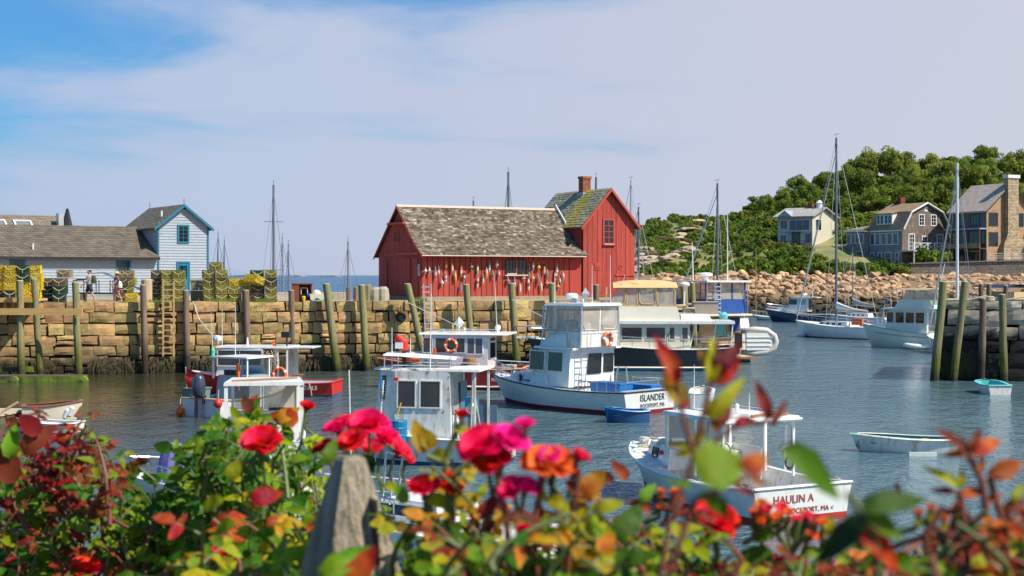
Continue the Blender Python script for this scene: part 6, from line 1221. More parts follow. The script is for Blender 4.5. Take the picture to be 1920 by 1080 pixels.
t = boat('orange_raft', 'orange and white inflatable raft lying on the bow of the red-hulled boat', 783, 66.5, 60, 'raft'); t.location.z = 1.25; MB().torus((0, 0, .1), .55, .16, 'z', 18, 8).build('tube', M['orange'], t, smooth=True); MB().torus((0, 0, .36), .42, .08, 'z', 18, 6).build('upper_tube', M['white'], t, smooth=True)
barrel(loc(b, 2.35, 1.28, 1.05), 'old wooden tub hung outside the pilothouse of the red-hulled boat', M['teak'], .3, .4)
gear(b, h, (1.5, 4.2, .9, 2.58), (5.6, 0, 1.3), lights=(4.5, 1.0, 2.1), fend=((.3, 1), (.5, 1)))
MB().box(.3, .9, .6, 1.25, .98, 1.15).build('pile_of_warp', M['rope'], b); MB().box(3.9, 4.0, 1.25, 1.4, 1.4, 1.9).build('red_fender', M['orange'], b)
mt = basis((.75, h.hb(.08) + .06, .72), (-1, 0, 0), (0, .05, 1)); text('AMERICA', .30, M['inkwhite'], b, mt, 'name_lettering') if False else text('A', .36, M['inkwhite'], b, basis((1.05, h.hb(.13) + .02, .66), (-1, 0, 0), (0, .05, 1)), 'name_lettering')
text('ROCKPORT', .22, M['inkwhite'], b, basis((.75, h.hb(.10) + .015, .42), (-1, 0, 0), (0, .05, 1)), 'port_lettering')

# --- 'S GIRLS boat and the outboard skiff
b = boat('red_sterned_boat', "low red-sterned lobster boat lettered 'S GIRLS with a white wheelhouse roof", 632, 62.5, 84)
h = Hull(b, 6.6, 2.4, .62, 1.0, mat('orange_red_hull', (.60, .035, .025), .4, .1, 2), M['bluebot'], tr=.9, rake=.5, tc=.42, sole=.3, rail=mat('orange_red_hull', (.6, .035, .025)), boot=.08, inner=M['grey'])
c = Cab(b, (3.0, 5.2, .95, .7, .7), (3.1, 5.0, .9, .66, 2.05), M['white'])
c.win('port', .05, .95, .45, .92, gl=M['window2'], fw=.05, nx=1); c.win('aft', .1, .9, .1, .95, gl=M['dark'])
Cab(b, (1.9, 5.2, 1.0, .72, 2.06), (1.9, 5.15, .98, .7, 2.13), M['white'], 'cabin_roof'); MB().box(.9, 1.88, -.8, .8, 2.05, 2.1).build('aft_awning', M['greyhull'], b)
for x in (1.95, 2.35): MB().box(x, x + .07, .85, .92, .65, 2.05).build('cabin_post', M['white'], b)
MB().box(1.95, 2.4, -.9, -.84, .65, 2.05).build('side_screen', M['white2'], b)
mb = MB()
for k in range(70): x, z = R.uniform(2.45, 3.0), R.uniform(1.1, 2.0); mb.tube([(x, .93, z), (x + R.uniform(-.12, .12), .98, z - R.uniform(.1, .3)), (x + R.uniform(-.1, .1), .94, z - R.uniform(.2, .5))], .014, 3)
mb.build('hung_rope_tangle', M['rope'], b, kind='stuff')
ring(b, (2.3, 1.0, .95), .27, 'y'); tote(loc(b, 3.5, 1.02, .75), 'bright blue crate beside the life ring on the red-sterned boat', M['bluetote'], .9, .3, .36, b.rotation_euler.z)
radar(b, 5.3, .1, 2.35, .22, M['white']); antenna(b, 5.0, .4, 2.1, 1.6); antenna(b, 3.9, .3, 2.1, .4, .04); MB().lathe([(.08, 0), (.1, .1), (.07, .2)], 8, (2.7, .3, 2.15)).build('beacon', M['orange'], b)
MB().box(2.0, 2.35, .1, .5, 2.5, 2.75).tube([(2.15, .3, 2.1), (2.15, .3, 2.5)], .04, 5).build('roof_winch', M['dark'], b)
text("'S GIRLS", .26, M['inkwhite'], b, basis((1.05, h.hb(.14) + .012, .30), (-1, 0, 0), (0, .08, 1)), 'name_lettering')
MB().tube([(1.0, 1.15, .68), (.85, 1.25, .4), (.8, 1.28, .05)], .03, 4).build('hanging_line', M['plywood'], b); MB().hexa([(1.5, .6, .65), (1.9, .6, .65), (1.9, 1.0, .65), (1.5, 1.0, .65)], [(1.3, .6, .95), (1.7, .6, .95), (1.7, 1.0, .95), (1.3, 1.0, .95)]).build('wooden_rack', M['teak'], b)
b = boat('outboard_skiff', 'grey and white workboat with a blue-grey outboard motor and red flag', 378, 52.8, -32)
h = Hull(b, 4.6, 2.1, .68, .85, M['white'], M['greyhull'], tr=.96, rake=.4, tc=.6, sole=.2, boot=.03, inner=M['grey'], rail=M['plywood'])
c = Cab(b, (1.6, 3.1, .85, .7, .3), (1.7, 2.9, .8, .66, 1.42), M['grey'], 'console'); Cab(b, (1.4, 3.1, .95, .75, 2.08), (1.4, 3.05, .93, .73, 2.14), M['white'], 'roof')
for x, y in ((1.5, .85), (1.5, -.85), (2.9, .68), (2.9, -.68)): MB().box(x - .03, x + .03, y - .03, y + .03, 1.3, 2.08).build('roof_post', M['white'], b)
MB().hexa([(2.86, -.66, 1.43), (2.88, -.66, 1.43), (2.88, .66, 1.43), (2.86, .66, 1.43)], [(2.86, -.66, 2.06), (2.88, -.66, 2.06), (2.88, .66, 2.06), (2.86, .66, 2.06)]).build('windscreen', M['glass'], b)
MB().box(1.7, 1.9, .0, .5, 1.43, 1.62).build('gauges', M['dark'], b); MB().lathe([(.02, 0), (.09, 0), (.09, .03)], 10, (1.58, -.3, 1.0), axis='x').build('badge', M['teak'], b); MB().box(1.35, 1.45, -.55, -.45, .9, 1.9).build('orange_hose_reel', M['orange'], b)
o_ = thing('outboard_motor', 'blue-grey outboard motor tilted on the transom of the grey workboat', 'outboard motor', loc(b, -.05, -.05, .7), b.rotation_euler.z)
MB().lathe([(.15, -.12), (.23, .0), (.25, .25), (.24, .45), (.2, .62), (.12, .72), (.03, .75)], 14, (-.15, 0, .15)).build('cowling', M['engine'], o_, smooth=True); MB().box(-.28, -.06, -.09, .09, -.75, .14).build('midsection', M['engine'], o_); MB().hexa([(-.3, -.04, -1.0), (-.05, -.04, -1.0), (-.05, .04, -1.0), (-.3, .04, -1.0)], [(-.32, -.06, -.74), (-.02, -.06, -.74), (-.02, .06, -.74), (-.32, .06, -.74)]).build('gearcase', M['engine'], o_); MB().box(-.05, .12, -.12, .12, -.2, .1).build('bracket', M['dark'], o_)
for s_, z in ((-1.0, .16), (1.0, .55)): o_ = thing('buoy_ball', {-1.0: 'round orange buoy ball hanging at the near quarter of the grey workboat', 1.0: 'red buoy ball on the far quarter of the grey workboat'}[s_] , 'buoy', loc(b, -.14, -s_ * .95, z)); MB().lathe([(.03, -.17), (.12, -.12), (.17, 0), (.12, .12), (.04, .17), (.03, .22)], 12).build('ball', M['orange'] if s_ < 0 else M['red'], o_, smooth=True); MB().tube([(0, 0, .2), (.02, .02, .5)], .012, 4).build('lanyard', M['wrope'], o_)
o_ = thing('red_flag', 'red furled flag at the stern of the grey workboat', 'flag', loc(b, .2, .9, .7), b.rotation_euler.z); MB().tube([(0, 0, 0), (-.1, 0, 1.1)], .015, 5).build('staff', M['white'], o_); MB().grid(lambda u, v: (-.1 + .02 * math.sin(u * 8) + v * .05, -.35 * v * (1 - .3 * u) + .05 * math.sin(u * 5), 1.1 - u * .75 - v * .15), 6, 4).build('cloth', M['red'], o_)
t = tote(loc(b, .5, .75, .55), 'grey-green tote with pale rope at the stern of the grey workboat', mat('grey_green_plastic', (.14, .22, .20), .5, .1, 3), .9, .6, .42, b.rotation_euler.z); MB().torus((0, 0, .5), .25, .03, 'z', 14, 4).torus((.05, 0, .55), .2, .025, 'z', 14, 4).build('rope_coil', M['wrope'], t)
MB().lathe([(.05, 0), (.08, .05), (.085, .25), (.04, .33)], 10, (1.5, .88, 2.12)).build('green_float', mat('seafoam_plastic', (.05, .50, .32), .5, .1, 4), b); antenna(b, 1.5, .88, 2.4, 1.4, .01, -.1); antenna(b, 1.9, .1, 2.1, 1.9)
# --- canopy boat with a wheel
b = boat('canopy_workboat', 'white workboat with a post-and-roof shelter and steering wheel, behind the rose leaves', 493, 39.5, 8)
h = Hull(b, 4.8, 2.3, .6, .85, M['white'], M['bluebot'], tr=.92, rake=.4, tc=.62, sole=.2, inner=M['white2'], stripe=M['bluebarrel'])
c = Cab(b, (2.1, 2.7, .98, .9, .3), (2.1, 2.7, .96, .88, 1.25), M['white2'], 'helm_station'); Cab(b, (.9, 3.0, 1.12, 1.0, 2.10), (.9, 2.95, 1.1, .98, 2.2), M['white'], 'shelter_roof')
for x, y, w in ((.98, 1.05, .1), (.98, -1.05, .1), (2.6, .95, .08), (2.6, -.95, .12), (2.62, .1, .05)): MB().box(x - w / 2, x + w / 2, y - w / 2, y + w / 2, .6, 2.1).build('post', M['white'], b)
MB().box(2.58, 2.60, .15, .9, 1.28, 2.05).build('windscreen', M['glass'], b); MB().box(2.58, 2.60, -.9, .06, 1.28, 2.05).build('side_screen', M['vinyl'], b)
MB().torus((2.02, -.25, 1.05), .17, .018, 'x', 18, 5).build('steering_wheel', M['dark'], b); MB().tube([(2.02, -.42, 1.05), (2.02, -.08, 1.05)], .012, 4).tube([(2.02, -.25, 1.05), (2.1, -.25, 1.22)], .012, 4).build('spoke', M['dark'], b)
MB().box(2.0, 2.09, -.6, -.1, 1.3, 1.38).build('gauge_panel', M['dark'], b); MB().box(1.9, 2.05, .1, .35, 1.05, 1.4).build('yellow_bucket', M['yellow'], b); MB().box(1.7, 1.9, .2, .7, .9, 1.15).build('life_vest', M['orange'], b); MB().tube([(1.2, .9, 2.22), (1.6, -.2, 2.24), (2.2, -.9, 2.22)], .03, 5).build('boat_hook', M['teak'], b)
# --- bottom-left bowrider with the purple cover, bottom-centre boat
b = boat('covered_bowrider', 'white open boat with a lavender console cover seen through the rose bush', 572, 31.5, 78)
h = Hull(b, 4.3, 1.9, .55, .75, M['white'], M['greyhull'], tr=.9, rake=.4, tc=.8, sole=.2, inner=M['deck']); h.rails(.62, .98, .38, n=4)
cv = limbs('purple_console_cover', [([(3.05, .1, .5), (3.0, .1, 1.1), (2.95, .1, 1.42)], [.44, .36, .30])], M['purple'], b); tote(loc(b, 1.6, .3, .2), 'teal-lidded cooler in the covered white boat', M['teal'], .8, .5, .4, b.rotation_euler.z)
MB().box(1.9, 2.3, -.5, .5, .2, .7).build('seat', M['cream'], b); MB().box(.6, 1.1, -.7, .7, .2, .6).build('stern_seat', M['cream'], b)
b = boat('railed_boat', 'white boat with bent stainless bow rails right behind the weathered post', 1010, 25.6, 62)
h = Hull(b, 4.8, 2.2, .62, .82, M['white'], M['white2'], tr=.9, rake=.4, tc=.35, sole=.2, inner=M['deck'], closed=False); h.rails(.5, .98, .55, n=4, mid=True)
c = Cab(b, (1.6, 3.2, .8, .55, .7), (1.7, 2.9, .7, .45, 1.1), M['white'], 'cuddy'); c.win('port', .1, .8, .3, .75); MB().tube([(2.6, .6, 1.1), (2.5, .55, 1.9), (2.9, .5, 1.95), (3.0, .5, .8)], .022, 6).tube([(2.75, .6, 1.0), (2.7, .55, 1.95)], .02, 6).build('boarding_ladder', M['metal'], b)
for x in (1.2, .4): MB().lathe([(.05, 0), (.05, .06), (.09, .08), (.04, .16)], 8, (x, .85, .62)).build('deck_cleat', M['metal'], b)
MB().box(1.0, 1.04, .95, 1.1, .3, .42).build('vent', M['dark'], b)

# --- navy trawler yacht along the wharf
b = boat('trawler_yacht', 'cream trawler yacht with a navy hull and tan canvas flybridge top along the wharf', 1372, 79.2, 88)
h = Hull(b, 11.3, 3.1, 1.30, 1.75, M['navy'], M['bluebot'], tr=.9, rake=.9, tc=.12, sole=.8, rail=M['cream'], boot=.14, fl=.92, bfl=.45, deck=M['deck'], sag=.25)
MB().tube([(h.x(t_, .2), h.hb(t_) * .94 + .03, .2) for t_ in (0, .2, .4, .6)], .05, 4).build('boot_stripe', M['cream'], b)
c = Cab(b, (2.4, 6.6, 1.3, 1.25, 1.2), (2.4, 6.5, 1.28, 1.2, 2.55), M['cream']); 
for a_, b_ in ((.04, .07), (.30, .60), (.66, .97)): pass
for a_, b_ in ((.32, .56), (.62, .88), (.20, .26)): c.win('port', 1 - b_, 1 - a_, .38, .86, fr=M['cream'], gl=M['window2'], fw=.04)
c.win('port', .9, .97, .38, .86, fr=M['cream'], gl=M['window2'], fw=.04)
MB().box(.0, 7.4, -1.52, 1.52, 2.56, 2.72).build('boat_deck', M['white'], b); co = Cab(b, (2.9, 7.2, 1.42, 1.2, 2.72), (3.1, 6.6, 1.25, 1.05, 3.5), M['cream'], 'flybridge_coaming'); Cab(b, (1.2, 2.89, 1.3, 1.4, 2.72), (1.4, 2.89, 1.1, 1.25, 3.1), M['white'], 'aft_coaming')
vn = Cab(b, (3.2, 6.9, 1.22, .95, 3.5), (3.3, 6.2, 1.1, .9, 4.55), M['vinyl'], 'clear_curtain'); mb = MB()
f = vn.face('port')
for q in (0, .3, .45, .75, 1): f.slab(mb, q * f.w - .04, q * f.w + .04, 0, f.h, .004, .02)
f.slab(mb, 0, f.w, 0, .1, .004, .02)
for a_, b_ in ((.05, .27), (.48, .72)): mb.tube([f.P(f.w * (a_ + (b_ - a_) * u), f.h * v, .03) for u, v in ((0, .9), (0, .3), (.15, .12), (.85, .12), (1, .3), (1, .9))], .025, 4)
mb.build('curtain_seam', M['tan'], vn.o)
MB().grid(lambda u, v: (3.1 + u * 3.5 - .05, 1.2 * (2 * v - 1) * (1 - .1 * u), 4.52 + .42 * (1 - abs(2 * v - 1) ** 2.5) * (1 - .35 * abs(2 * u - 1) ** 3)), 8, 10).build('canvas_top', M['tan'], b, smooth=True); MB().box(3.5, 4.2, -.5, .5, 3.2, 4.0).build('helm_seat', M['deck'], b)
h.rails(.0, .98, .55, n=12, name='deck_rail', inset=.05, r=.025); h.rails(.86, 1.0, .0, n=1, name='bow_pulpit') if False else None
MB().box(10.6, 12.0, -.2, .2, 1.72, 1.82).build('bow_pulpit', M['white'], b); mb = MB(); mb.tube([(10.2, .5, 2.35), (11.9, .2, 2.4), (11.9, -.2, 2.4), (10.2, -.5, 2.35)], .03, 5)
for x in (10.6, 11.3, 11.9): mb.tube([(x, .3, 1.8), (x, .25, 2.4)], .02, 4)
mb.build('pulpit_rail', M['metal'], b)
for pts in (((2.4, 1.2, 1.3), (2.1, 1.2, 2.5)), ((1.2, 1.25, 1.3), (1.0, 1.25, 2.55)), ((.2, 1.3, 1.3), (.1, 1.3, 2.55))): MB().tube(pts, .04, 5).build('deck_post', M['white'], b)
radar(b, 2.6, 0, 4.6, .3, M['white']); MB().tube([(2.6, 0, 3.1), (2.6, 0, 4.5)], .05, 5).build('radar_post', M['white'], b); antenna(b, 6.4, .9, 3.3, 1.9, .02, -.5); antenna(b, 5.2, .9, 3.3, 2.1, .02, 0); MB().tube([(3.7, 1.3, 1.8), (3.3, 1.3, 2.3)], .025, 4).build('wiper', M['dark'], b)
tt = tote(loc(b, 1.5, .8, 3.1), 'tan canvas-covered box on the aft upper deck of the trawler yacht', mat('beige_canvas', (.50, .40, .30), .85, .1, 3), 1.35, .7, .62, b.rotation_euler.z, 'deck_box', 'box')
mb = MB(); [mb.torus((R.uniform(2.2, 2.9), R.uniform(.3, 1.0), 3.2 + .07 * k), .3, .05, 'z', 14, 4) for k in range(7)]; mb.build('coiled_rope', M['rope'], b)
MB().lathe([(.02, 0), (.22, .05), (.25, .25), (.1, .4)], 10, (.55, .9, 2.8)).build('fender_ball', M['aqua'], b)
# --- blue-canvas boat with a tender on its stern
b = boat('blue_canvas_cruiser', 'cruiser with bright blue canvas flybridge panels and a boarding ladder beyond the wharf end', 1372, 86, 22)
h = Hull(b, 8.5, 3.3, 1.2, 1.7, M['cream'], M['bluebot'], tr=.92, rake=.7, tc=.2, sole=.8, rail=M['teak'], boot=.1)
c = Cab(b, (1.2, 5.5, 1.4, 1.2, 1.15), (1.3, 5.3, 1.35, 1.15, 2.75), M['plywood']); c.win('aft', .35, .62, .25, .92, fr=M['teak'], gl=M['aqua'], fw=.06); c.win('aft', .70, .95, .4, .92, fr=M['teak'], gl=M['bluecanvas'], fw=.05); c.win('port', .5, .95, .4, .9, gl=M['window'])
MB().box(.2, 5.8, -1.55, 1.55, 2.76, 2.88).build('boat_deck', M['cream'], b)
cu = Cab(b, (.6, 4.8, 1.4, 1.2, 2.9), (.7, 4.7, 1.35, 1.15, 3.75), M['bluecanvas'], 'blue_canvas_panel'); cg = Cab(b, (.7, 4.7, 1.35, 1.15, 3.76), (.75, 4.5, 1.3, 1.1, 4.75), M['vinyl'], 'clear_curtain')
for w, n in (('aft', 3), ('port', 5)):
    f = cg.face(w); mb = MB()
    for i in range(n + 1): f.slab(mb, i / n * f.w - .05, i / n * f.w + .05, 0, f.h, .004, .02)
    mb.build('curtain_strip', M['bluecanvas'], cg.o)
MB().box(.3, 5.6, -1.55, 1.5, 4.78, 4.88).build('hardtop', M['white'], b)
for x, y in ((.5, 1.4), (.5, -1.4), (3, 1.4), (5.2, 1.2)): MB().tube([(x, y, 2.88), (x, y, 4.78)], .03, 5).build('top_post', M['metal'], b)
for y in (.55, .95): MB().tube([(.35, y, 2.9), (.35, y, 4.9)], .03, 5).build('ladder_rail', M['metal'], b)
for i in range(8): MB().tube([(.35, .55, 3.0 + i * .25), (.35, .95, 3.0 + i * .25)], .025, 4).build('ladder_rung', M['metal'], b)
radar(b, 2.8, .2, 5.15, .45); MB().lathe([(.2, 0), (.2, .2)], 8, (2.8, .2, 4.88)).build('radar_base', M['white'], b); antenna(b, 3.6, .6, 4.88, 2.4, .03, .15); antenna(b, 1.0, -.3, 4.88, 4.5, .03)
MB().box(-.7, .02, -1.4, 1.4, .25, .35).build('swim_platform', M['teak'], b); MB().tube([(.1, .5, 1.2), (.0, .5, 2.3)], .03, 4).tube([(.1, .9, 1.2), (.0, .9, 2.3)], .03, 4).build('stern_ladder', M['metal'], b); MB().lathe([(.02, 0), (.1, .15), (.02, .3)], 8, (-.3, .5, .5), axis='x').build('red_pennant', M['red'], b)
t = thing('inflatable_tender', 'grey inflatable tender hung on edge across the cruiser stern, pale underside showing', 'dinghy', PX(1422, 83.6, 0) + Vector((0, 0, 1.35)), rad(8))
mb = MB(); pts = [(-1.0, .15, .62), (-.2, .1, .68), (.5, .05, .62), (.95, 0, .3), (1.05, 0, 0), (.95, 0, -.35), (.5, .05, -.62), (-.2, .1, -.68), (-1.0, .15, -.62)]; mb.tube(pts, [.15, .2, .2, .19, .18, .19, .2, .2, .15], 10).build('side_tube', M['rubber'], t, smooth=True)
MB().hexa([(-.75, -.12, -.5), (.55, -.12, -.5), (.55, .1, -.5), (-.75, .1, -.5)], [(-.75, -.12, .5), (.55, -.12, .5), (.55, .1, .5), (-.75, .1, .5)]).hexa([(.55, -.12, -.5), (.85, -.05, -.28), (.85, .1, -.28), (.55, .1, -.5)], [(.55, -.12, .5), (.85, -.05, .28), (.85, .1, .28), (.55, .1, .5)]).build('floor_panel', M['white'], t)
for z in (-.25, .0, .25): MB().box(-.75, .8, -.16, -.125, z - .02, z + .02).build('strake', M['greyhull'], t)
MB().box(-1.35, -1.0, -.1, .3, -.35, .5).tube([(-1.2, 0, .3), (-1.2, 0, -.7)], .08, 6).build('stern_bracket', M['dark'], t)

# --- sailing boats
def sailboat(name, label, px, d, th, L, B, zs, zb, mastx, masth, hullm, mastm, r=.07, boom=True, cover=None, sp=(.55,), stays=True, hull=True, lean=0, cabin=True, furl=None):
    b = boat(name, label, px, d, th, 'sailing boat')
    if hull:
        h = Hull(b, L, B, zs, zb, hullm, M['bottom'], tr=.6, rake=1.0, tc=.3, sole=.5, boot=.08, fl=.8, bfl=.4, tr_rake=-.3, deck=M['deck'], rail=M['grey'])
        if cabin: c = Cab(b, (L * .3, L * .68, B * .28, B * .2, zs * .95), (L * .31, L * .64, B * .25, B * .17, zs * .95 + .42), M['white'], 'coachroof'); [c.win('port', a, a + .12, .35, .75, gl=M['window'], fr=M['white'], fw=.01) for a in (.1, .3, .5, .7)]
        h.rails(.0, .98, .5, n=8, name='lifeline', r=.015)
    zd = zs; tx = lean * masth
    MB().tube([(mastx, 0, zd - .1), (mastx + tx, 0, masth)], [r, r * .8], 8).build('mast', mastm, b)
    if boom: MB().tube([(mastx, 0, zd + 1.25), (mastx - L * .36, 0, zd + 1.15)], .06, 6).build('boom', M['alu'], b)
    if cover: MB().grid(lambda u, v: (mastx - .02 - u * L * .36, .11 * math.cos(v * 6.283) * (1.1 - .4 * u), zd + 1.35 + (.55 * (1 - u) ** 2.2 + .13) * (.5 + .5 * math.sin(v * 6.283)) - .12 * u), 12, 10).build('furled_sail', cover, b, smooth=True)
    for f in sp:
        z = zd + (masth - zd) * f; MB().tube([(mastx, -.75, z), (mastx, .75, z)], .025, 4).build('spreader', mastm, b)
    if stays:
        mb = MB(); w = .011 * d / 60
        mb.tube([(mastx + tx, 0, masth - .1), (L - .15, 0, zb)], w, 3); mb.tube([(mastx + tx, 0, masth - .1), (.1, 0, zs)], w, 3)
        for sd in (1, -1): mb.tube([(mastx + tx, 0, masth - .4), (mastx, sd * .75, zd + (masth - zd) * sp[0]), (mastx, sd * B * .46, zs)], w * .9, 3)
        mb.build('stay', M['wire'], b)
    if furl: MB().tube([(mastx + tx, 0, masth * .93), (L - .2, 0, zb + .4)], [.035, .08], 6).build('furled_jib', furl, b)
    MB().tube([(mastx + tx, 0, masth), (mastx + tx, 0, masth + .35)], .015, 4).tube([(mastx + tx - .3, 0, masth + .35), (mastx + tx + .25, 0, masth + .28)], .015, 4).build('wind_vane', M['dark'], b)
    return b
b = sailboat('sloop', 'white sloop with a bunched white sail on its boom and tall grey mast', 1650, 116, 37, 9.0, 2.9, 1.0, 1.35, 4.5, 16.6, M['white'], M['darkmast'], .11, True, M['sail'], (.42, .69), furl=M['alu'])
MB().box(1.2, 2.3, .35, .75, 1.15, 1.65).build('orange_cloth', M['orange'], b); MB().torus((.5, 1.1, 1.4), .2, .06, 'y', 12, 5, arc=.8).build('horseshoe_buoy', M['grey'], b); MB().tube([(.1, -.3, 1.0), (-.3, -.3, 3.2)], .03, 4).build('ensign_staff', M['white'], b); MB().box(-.5, -.28, -.3, -.28, 2.9, 3.3).build('ensign', M['bluebarrel'], b)
sailboat('small_sloop', 'small sloop with a grey boom cover moored beyond the white sloop', 1668, 150, 50, 7.0, 2.3, .8, 1.0, 4.2, 8.2, M['greyhull'], M['darkmast'], .06, True, M['greycanvas'])
sailboat('white_yacht', 'white sailing yacht seen stern-on past the blue canvas cruiser', 1398, 134, 46, 8.5, 2.8, 1.2, 1.5, 3.2, 13.9, M['white'], M['darkmast'], .12, True, None, (.35,), furl=M['alu'])
sailboat('wooden_mast_boat', 'little moored boat with a thin tan wooden mast before the boulders', 1462, 166, 60, 3.6, 1.5, .45, .6, 2.9, 13.5 * .62, M['palegreen'], mat('varnished_spar', (.35, .2, .09), .5, .2, 4), .06, False, None, (.5,), stays=False, cabin=False)
sailboat('moored_sloop_behind_shack', 'sailing boat whose pale mast rises just right of the red tower', 1222, 128, 30, 8, 2.6, 1, 1.3, 3.2, 13.8, M['white'], M['alu'], .11, True, None, (.3,))
sailboat('dark_masted_sloop', 'sailing boat with a shorter dark mast right of the red tower', 1245, 124, 35, 7.5, 2.5, 1, 1.3, 3.4, 11.2, M['white'], M['darkmast'], .10, True, None, (.35,))
for px, d, yt, rr_, lab, ln, mm in ((521, 106, 347, .10, 'sailing boat behind the wharf with a tall dark mast left of the open locker', 0, 'darkmast'), (548, 128, 458, .07, 'sailing boat behind the wharf with a short thick dark mast', 0, 'darkmast'), (536, 124, 445, .05, 'sailing boat behind the wharf whose thin mast leans beside the tall dark one', -.04, 'darkmast'),
        (412, 150, 437, .06, 'far sailing boat with the left of two thin leaning masts past the blue house', -.05, 'darkmast'), (424, 150, 450, .06, 'far sailing boat with the right of two thin leaning masts past the blue house', -.05, 'darkmast'), (664, 112, 453, .07, 'sailing boat behind the wharf with a lone mast left of the red shack', 0, 'darkmast'),
        (972, 118, 322, .12, 'sailing boat behind the red shack whose mast stands above the ridge', 0, 'darkmast'), (902, 140, 376, .10, 'sailing boat whose masthead just clears the red shack ridge', 0, 'darkmast'), (1140, 122, 332, .12, 'sailing boat whose masthead shows beside the brick chimney', 0, 'darkmast')):
    sailboat('moored_sailboat', lab, px, d, 15, 7.5, 2.4, .95, 1.25, 3.2, H + (516 - yt) / F * (d + 3), M['white'], M[mm], rr_, True, None, (.42, .75) if px == 521 else (.5,), lean=ln * (1 if ln else 0))
sailboat('sloop_behind_pier', 'sloop whose bright pale mast rises behind the right stone pier', 1834, 92, 8, 7.5, 2.4, .9, 1.2, 3.0, 12.6, M['white'], mat('bright_alloy_mast', (.66, .70, .76), .35, .05, 3), .11, True, None, (.33,), furl=M['alu'])
# --- motor boats on the right
b = boat('blue_motorboat', 'dark blue motorboat with a white wheelhouse moored before the boulders', 1556, 158, 66, 'motorboat')
h = Hull(b, 7.2, 2.6, .95, 1.45, M['navy2'], M['bluebot'], tr=.9, rake=.8, tc=.35, sole=.4, rail=M['white'], deck=M['white']); c = Cab(b, (2.2, 4.6, 1.1, .9, 1.2), (2.2, 3.9, 1.0, .8, 2.7), M['white']); c.win('port', .1, .5, .5, .9, gl=M['window2']); c.win('port', .58, .92, .5, .9, gl=M['glass']); c.win('front', .1, .9, .5, .9); c.win('aft', .1, .9, .1, .9, gl=M['dark'])
Cab(b, (1.2, 4.1, 1.1, .9, 2.71), (1.2, 4.0, 1.1, .9, 2.8), M['white'], 'hardtop'); Cab(b, (4.3, 5.9, .8, .4, 1.25), (4.2, 5.6, .7, .35, 1.65), M['white'], 'trunk_cabin'); h.rails(.62, .98, .6, n=5, mid=True); radar(b, 2.8, 0, 3.0, .3); antenna(b, 1.8, .5, 2.8, 2.0, .03); MB().box(-.3, -.05, -.3, .3, .5, 1.5).build('outboard', M['dark'], b)
b = boat('green_trawler', 'pale green and white pocket trawler with a tan flybridge beside the stone pier', 1792, 101, 56, 'motorboat')
h = Hull(b, 6.8, 2.7, 1.15, 1.7, M['palegreen'], M['greyhull'], tr=.9, rake=.7, tc=.25, sole=.6, rail=M['grey'], deck=M['white'], boot=.05); MB().tube([(h.x(t_, .8), h.hb(t_) * .95 + .02, h.sh(t_) * .72) for t_ in (0, .2, .4, .6, .75, .85)], .03, 4).build('rub_strake', M['grey'], b)
c = Cab(b, (1.7, 4.8, 1.1, .9, 1.15), (1.7, 4.5, 1.05, .85, 2.75), M['palegreen']); [c.win('port', a, a + w, .42, .88, gl=M['window'], fr=M['white'], fw=.03) for a, w in ((.05, .16), (.26, .2), (.5, .2), (.74, .2))]; c.win('aft', .2, .8, .05, .9, gl=M['window2'])
MB().box(.8, 5.0, -1.2, 1.2, 2.76, 2.86).build('boat_deck', M['palegreen'], b); cc = Cab(b, (1.2, 4.2, 1.05, .8, 2.86), (1.6, 3.7, 1.0, .8, 3.5), M['palegreen'], 'flybridge_coaming'); tp = Cab(b, (1.0, 3.5, 1.0, .85, 3.5), (1.0, 3.3, 1.0, .85, 4.15), M['vinyl'], 'tan_curtain'); Cab(b, (.9, 3.6, 1.05, .9, 4.16), (1.0, 3.4, .9, .8, 4.28), mat('beige_top', (.55, .40, .24), .85, .1, 3), 'canvas_top')
cp = MB(); f = tp.face('port')
for q in (0, .33, .66, 1): f.slab(cp, q * f.w - .04, q * f.w + .04, 0, f.h, .004, .02)
cp.build('curtain_strip', M['tan'], tp.o); MB().tube([(.9, .9, 4.2), (.5, .9, 6.0)], .03, 4).build('flag_staff', M['white'], b)
t = thing('inflatable_dinghy', 'small white inflatable dinghy floating beside the pale green trawler', 'dinghy', PX(1727, 101.5), rad(176)); mb = MB(); mb.tube([(-1.0, .45, .18), (.5, .45, .2), (.95, .25, .24), (1.1, 0, .26), (.95, -.25, .24), (.5, -.45, .2), (-1.0, -.45, .18)], .19, 9).build('side_tube', M['white'], t, smooth=True); MB().box(-.95, .6, -.4, .4, .0, .08).build('floor', M['greyhull'], t); MB().box(-.9, -.8, -.3, .3, .08, .45).build('transom', M['grey'], t)
b = boat('canopied_boat', 'boat with a white bimini canopy mostly hidden behind the pale green trawler', 1745, 124, 60, 'motorboat'); h = Hull(b, 6, 2.3, .8, 1.1, M['white'], M['greyhull'], tc=.5, sole=.3)
MB().grid(lambda u, v: (1.0 + u * 2.6, 1.1 * (2 * v - 1), 3.85 + .22 * math.sin(math.pi * u)), 6, 4).build('bimini', M['white'], b); [MB().tube([(x, y, .9), (x + .2, y, 3.9)], .03, 4).build('bimini_leg', M['metal'], b) for x in (1.2, 3.0) for y in (1.05, -1.05)]
b = boat('navy_bimini_boat', 'boat with a navy awning and tan windscreen showing above the right stone pier', 1855, 82, -60, 'motorboat'); h = Hull(b, 5.0, 2.6, 1.3, 1.7, M['cream'], M['greyhull'], tc=.5, sole=.8)
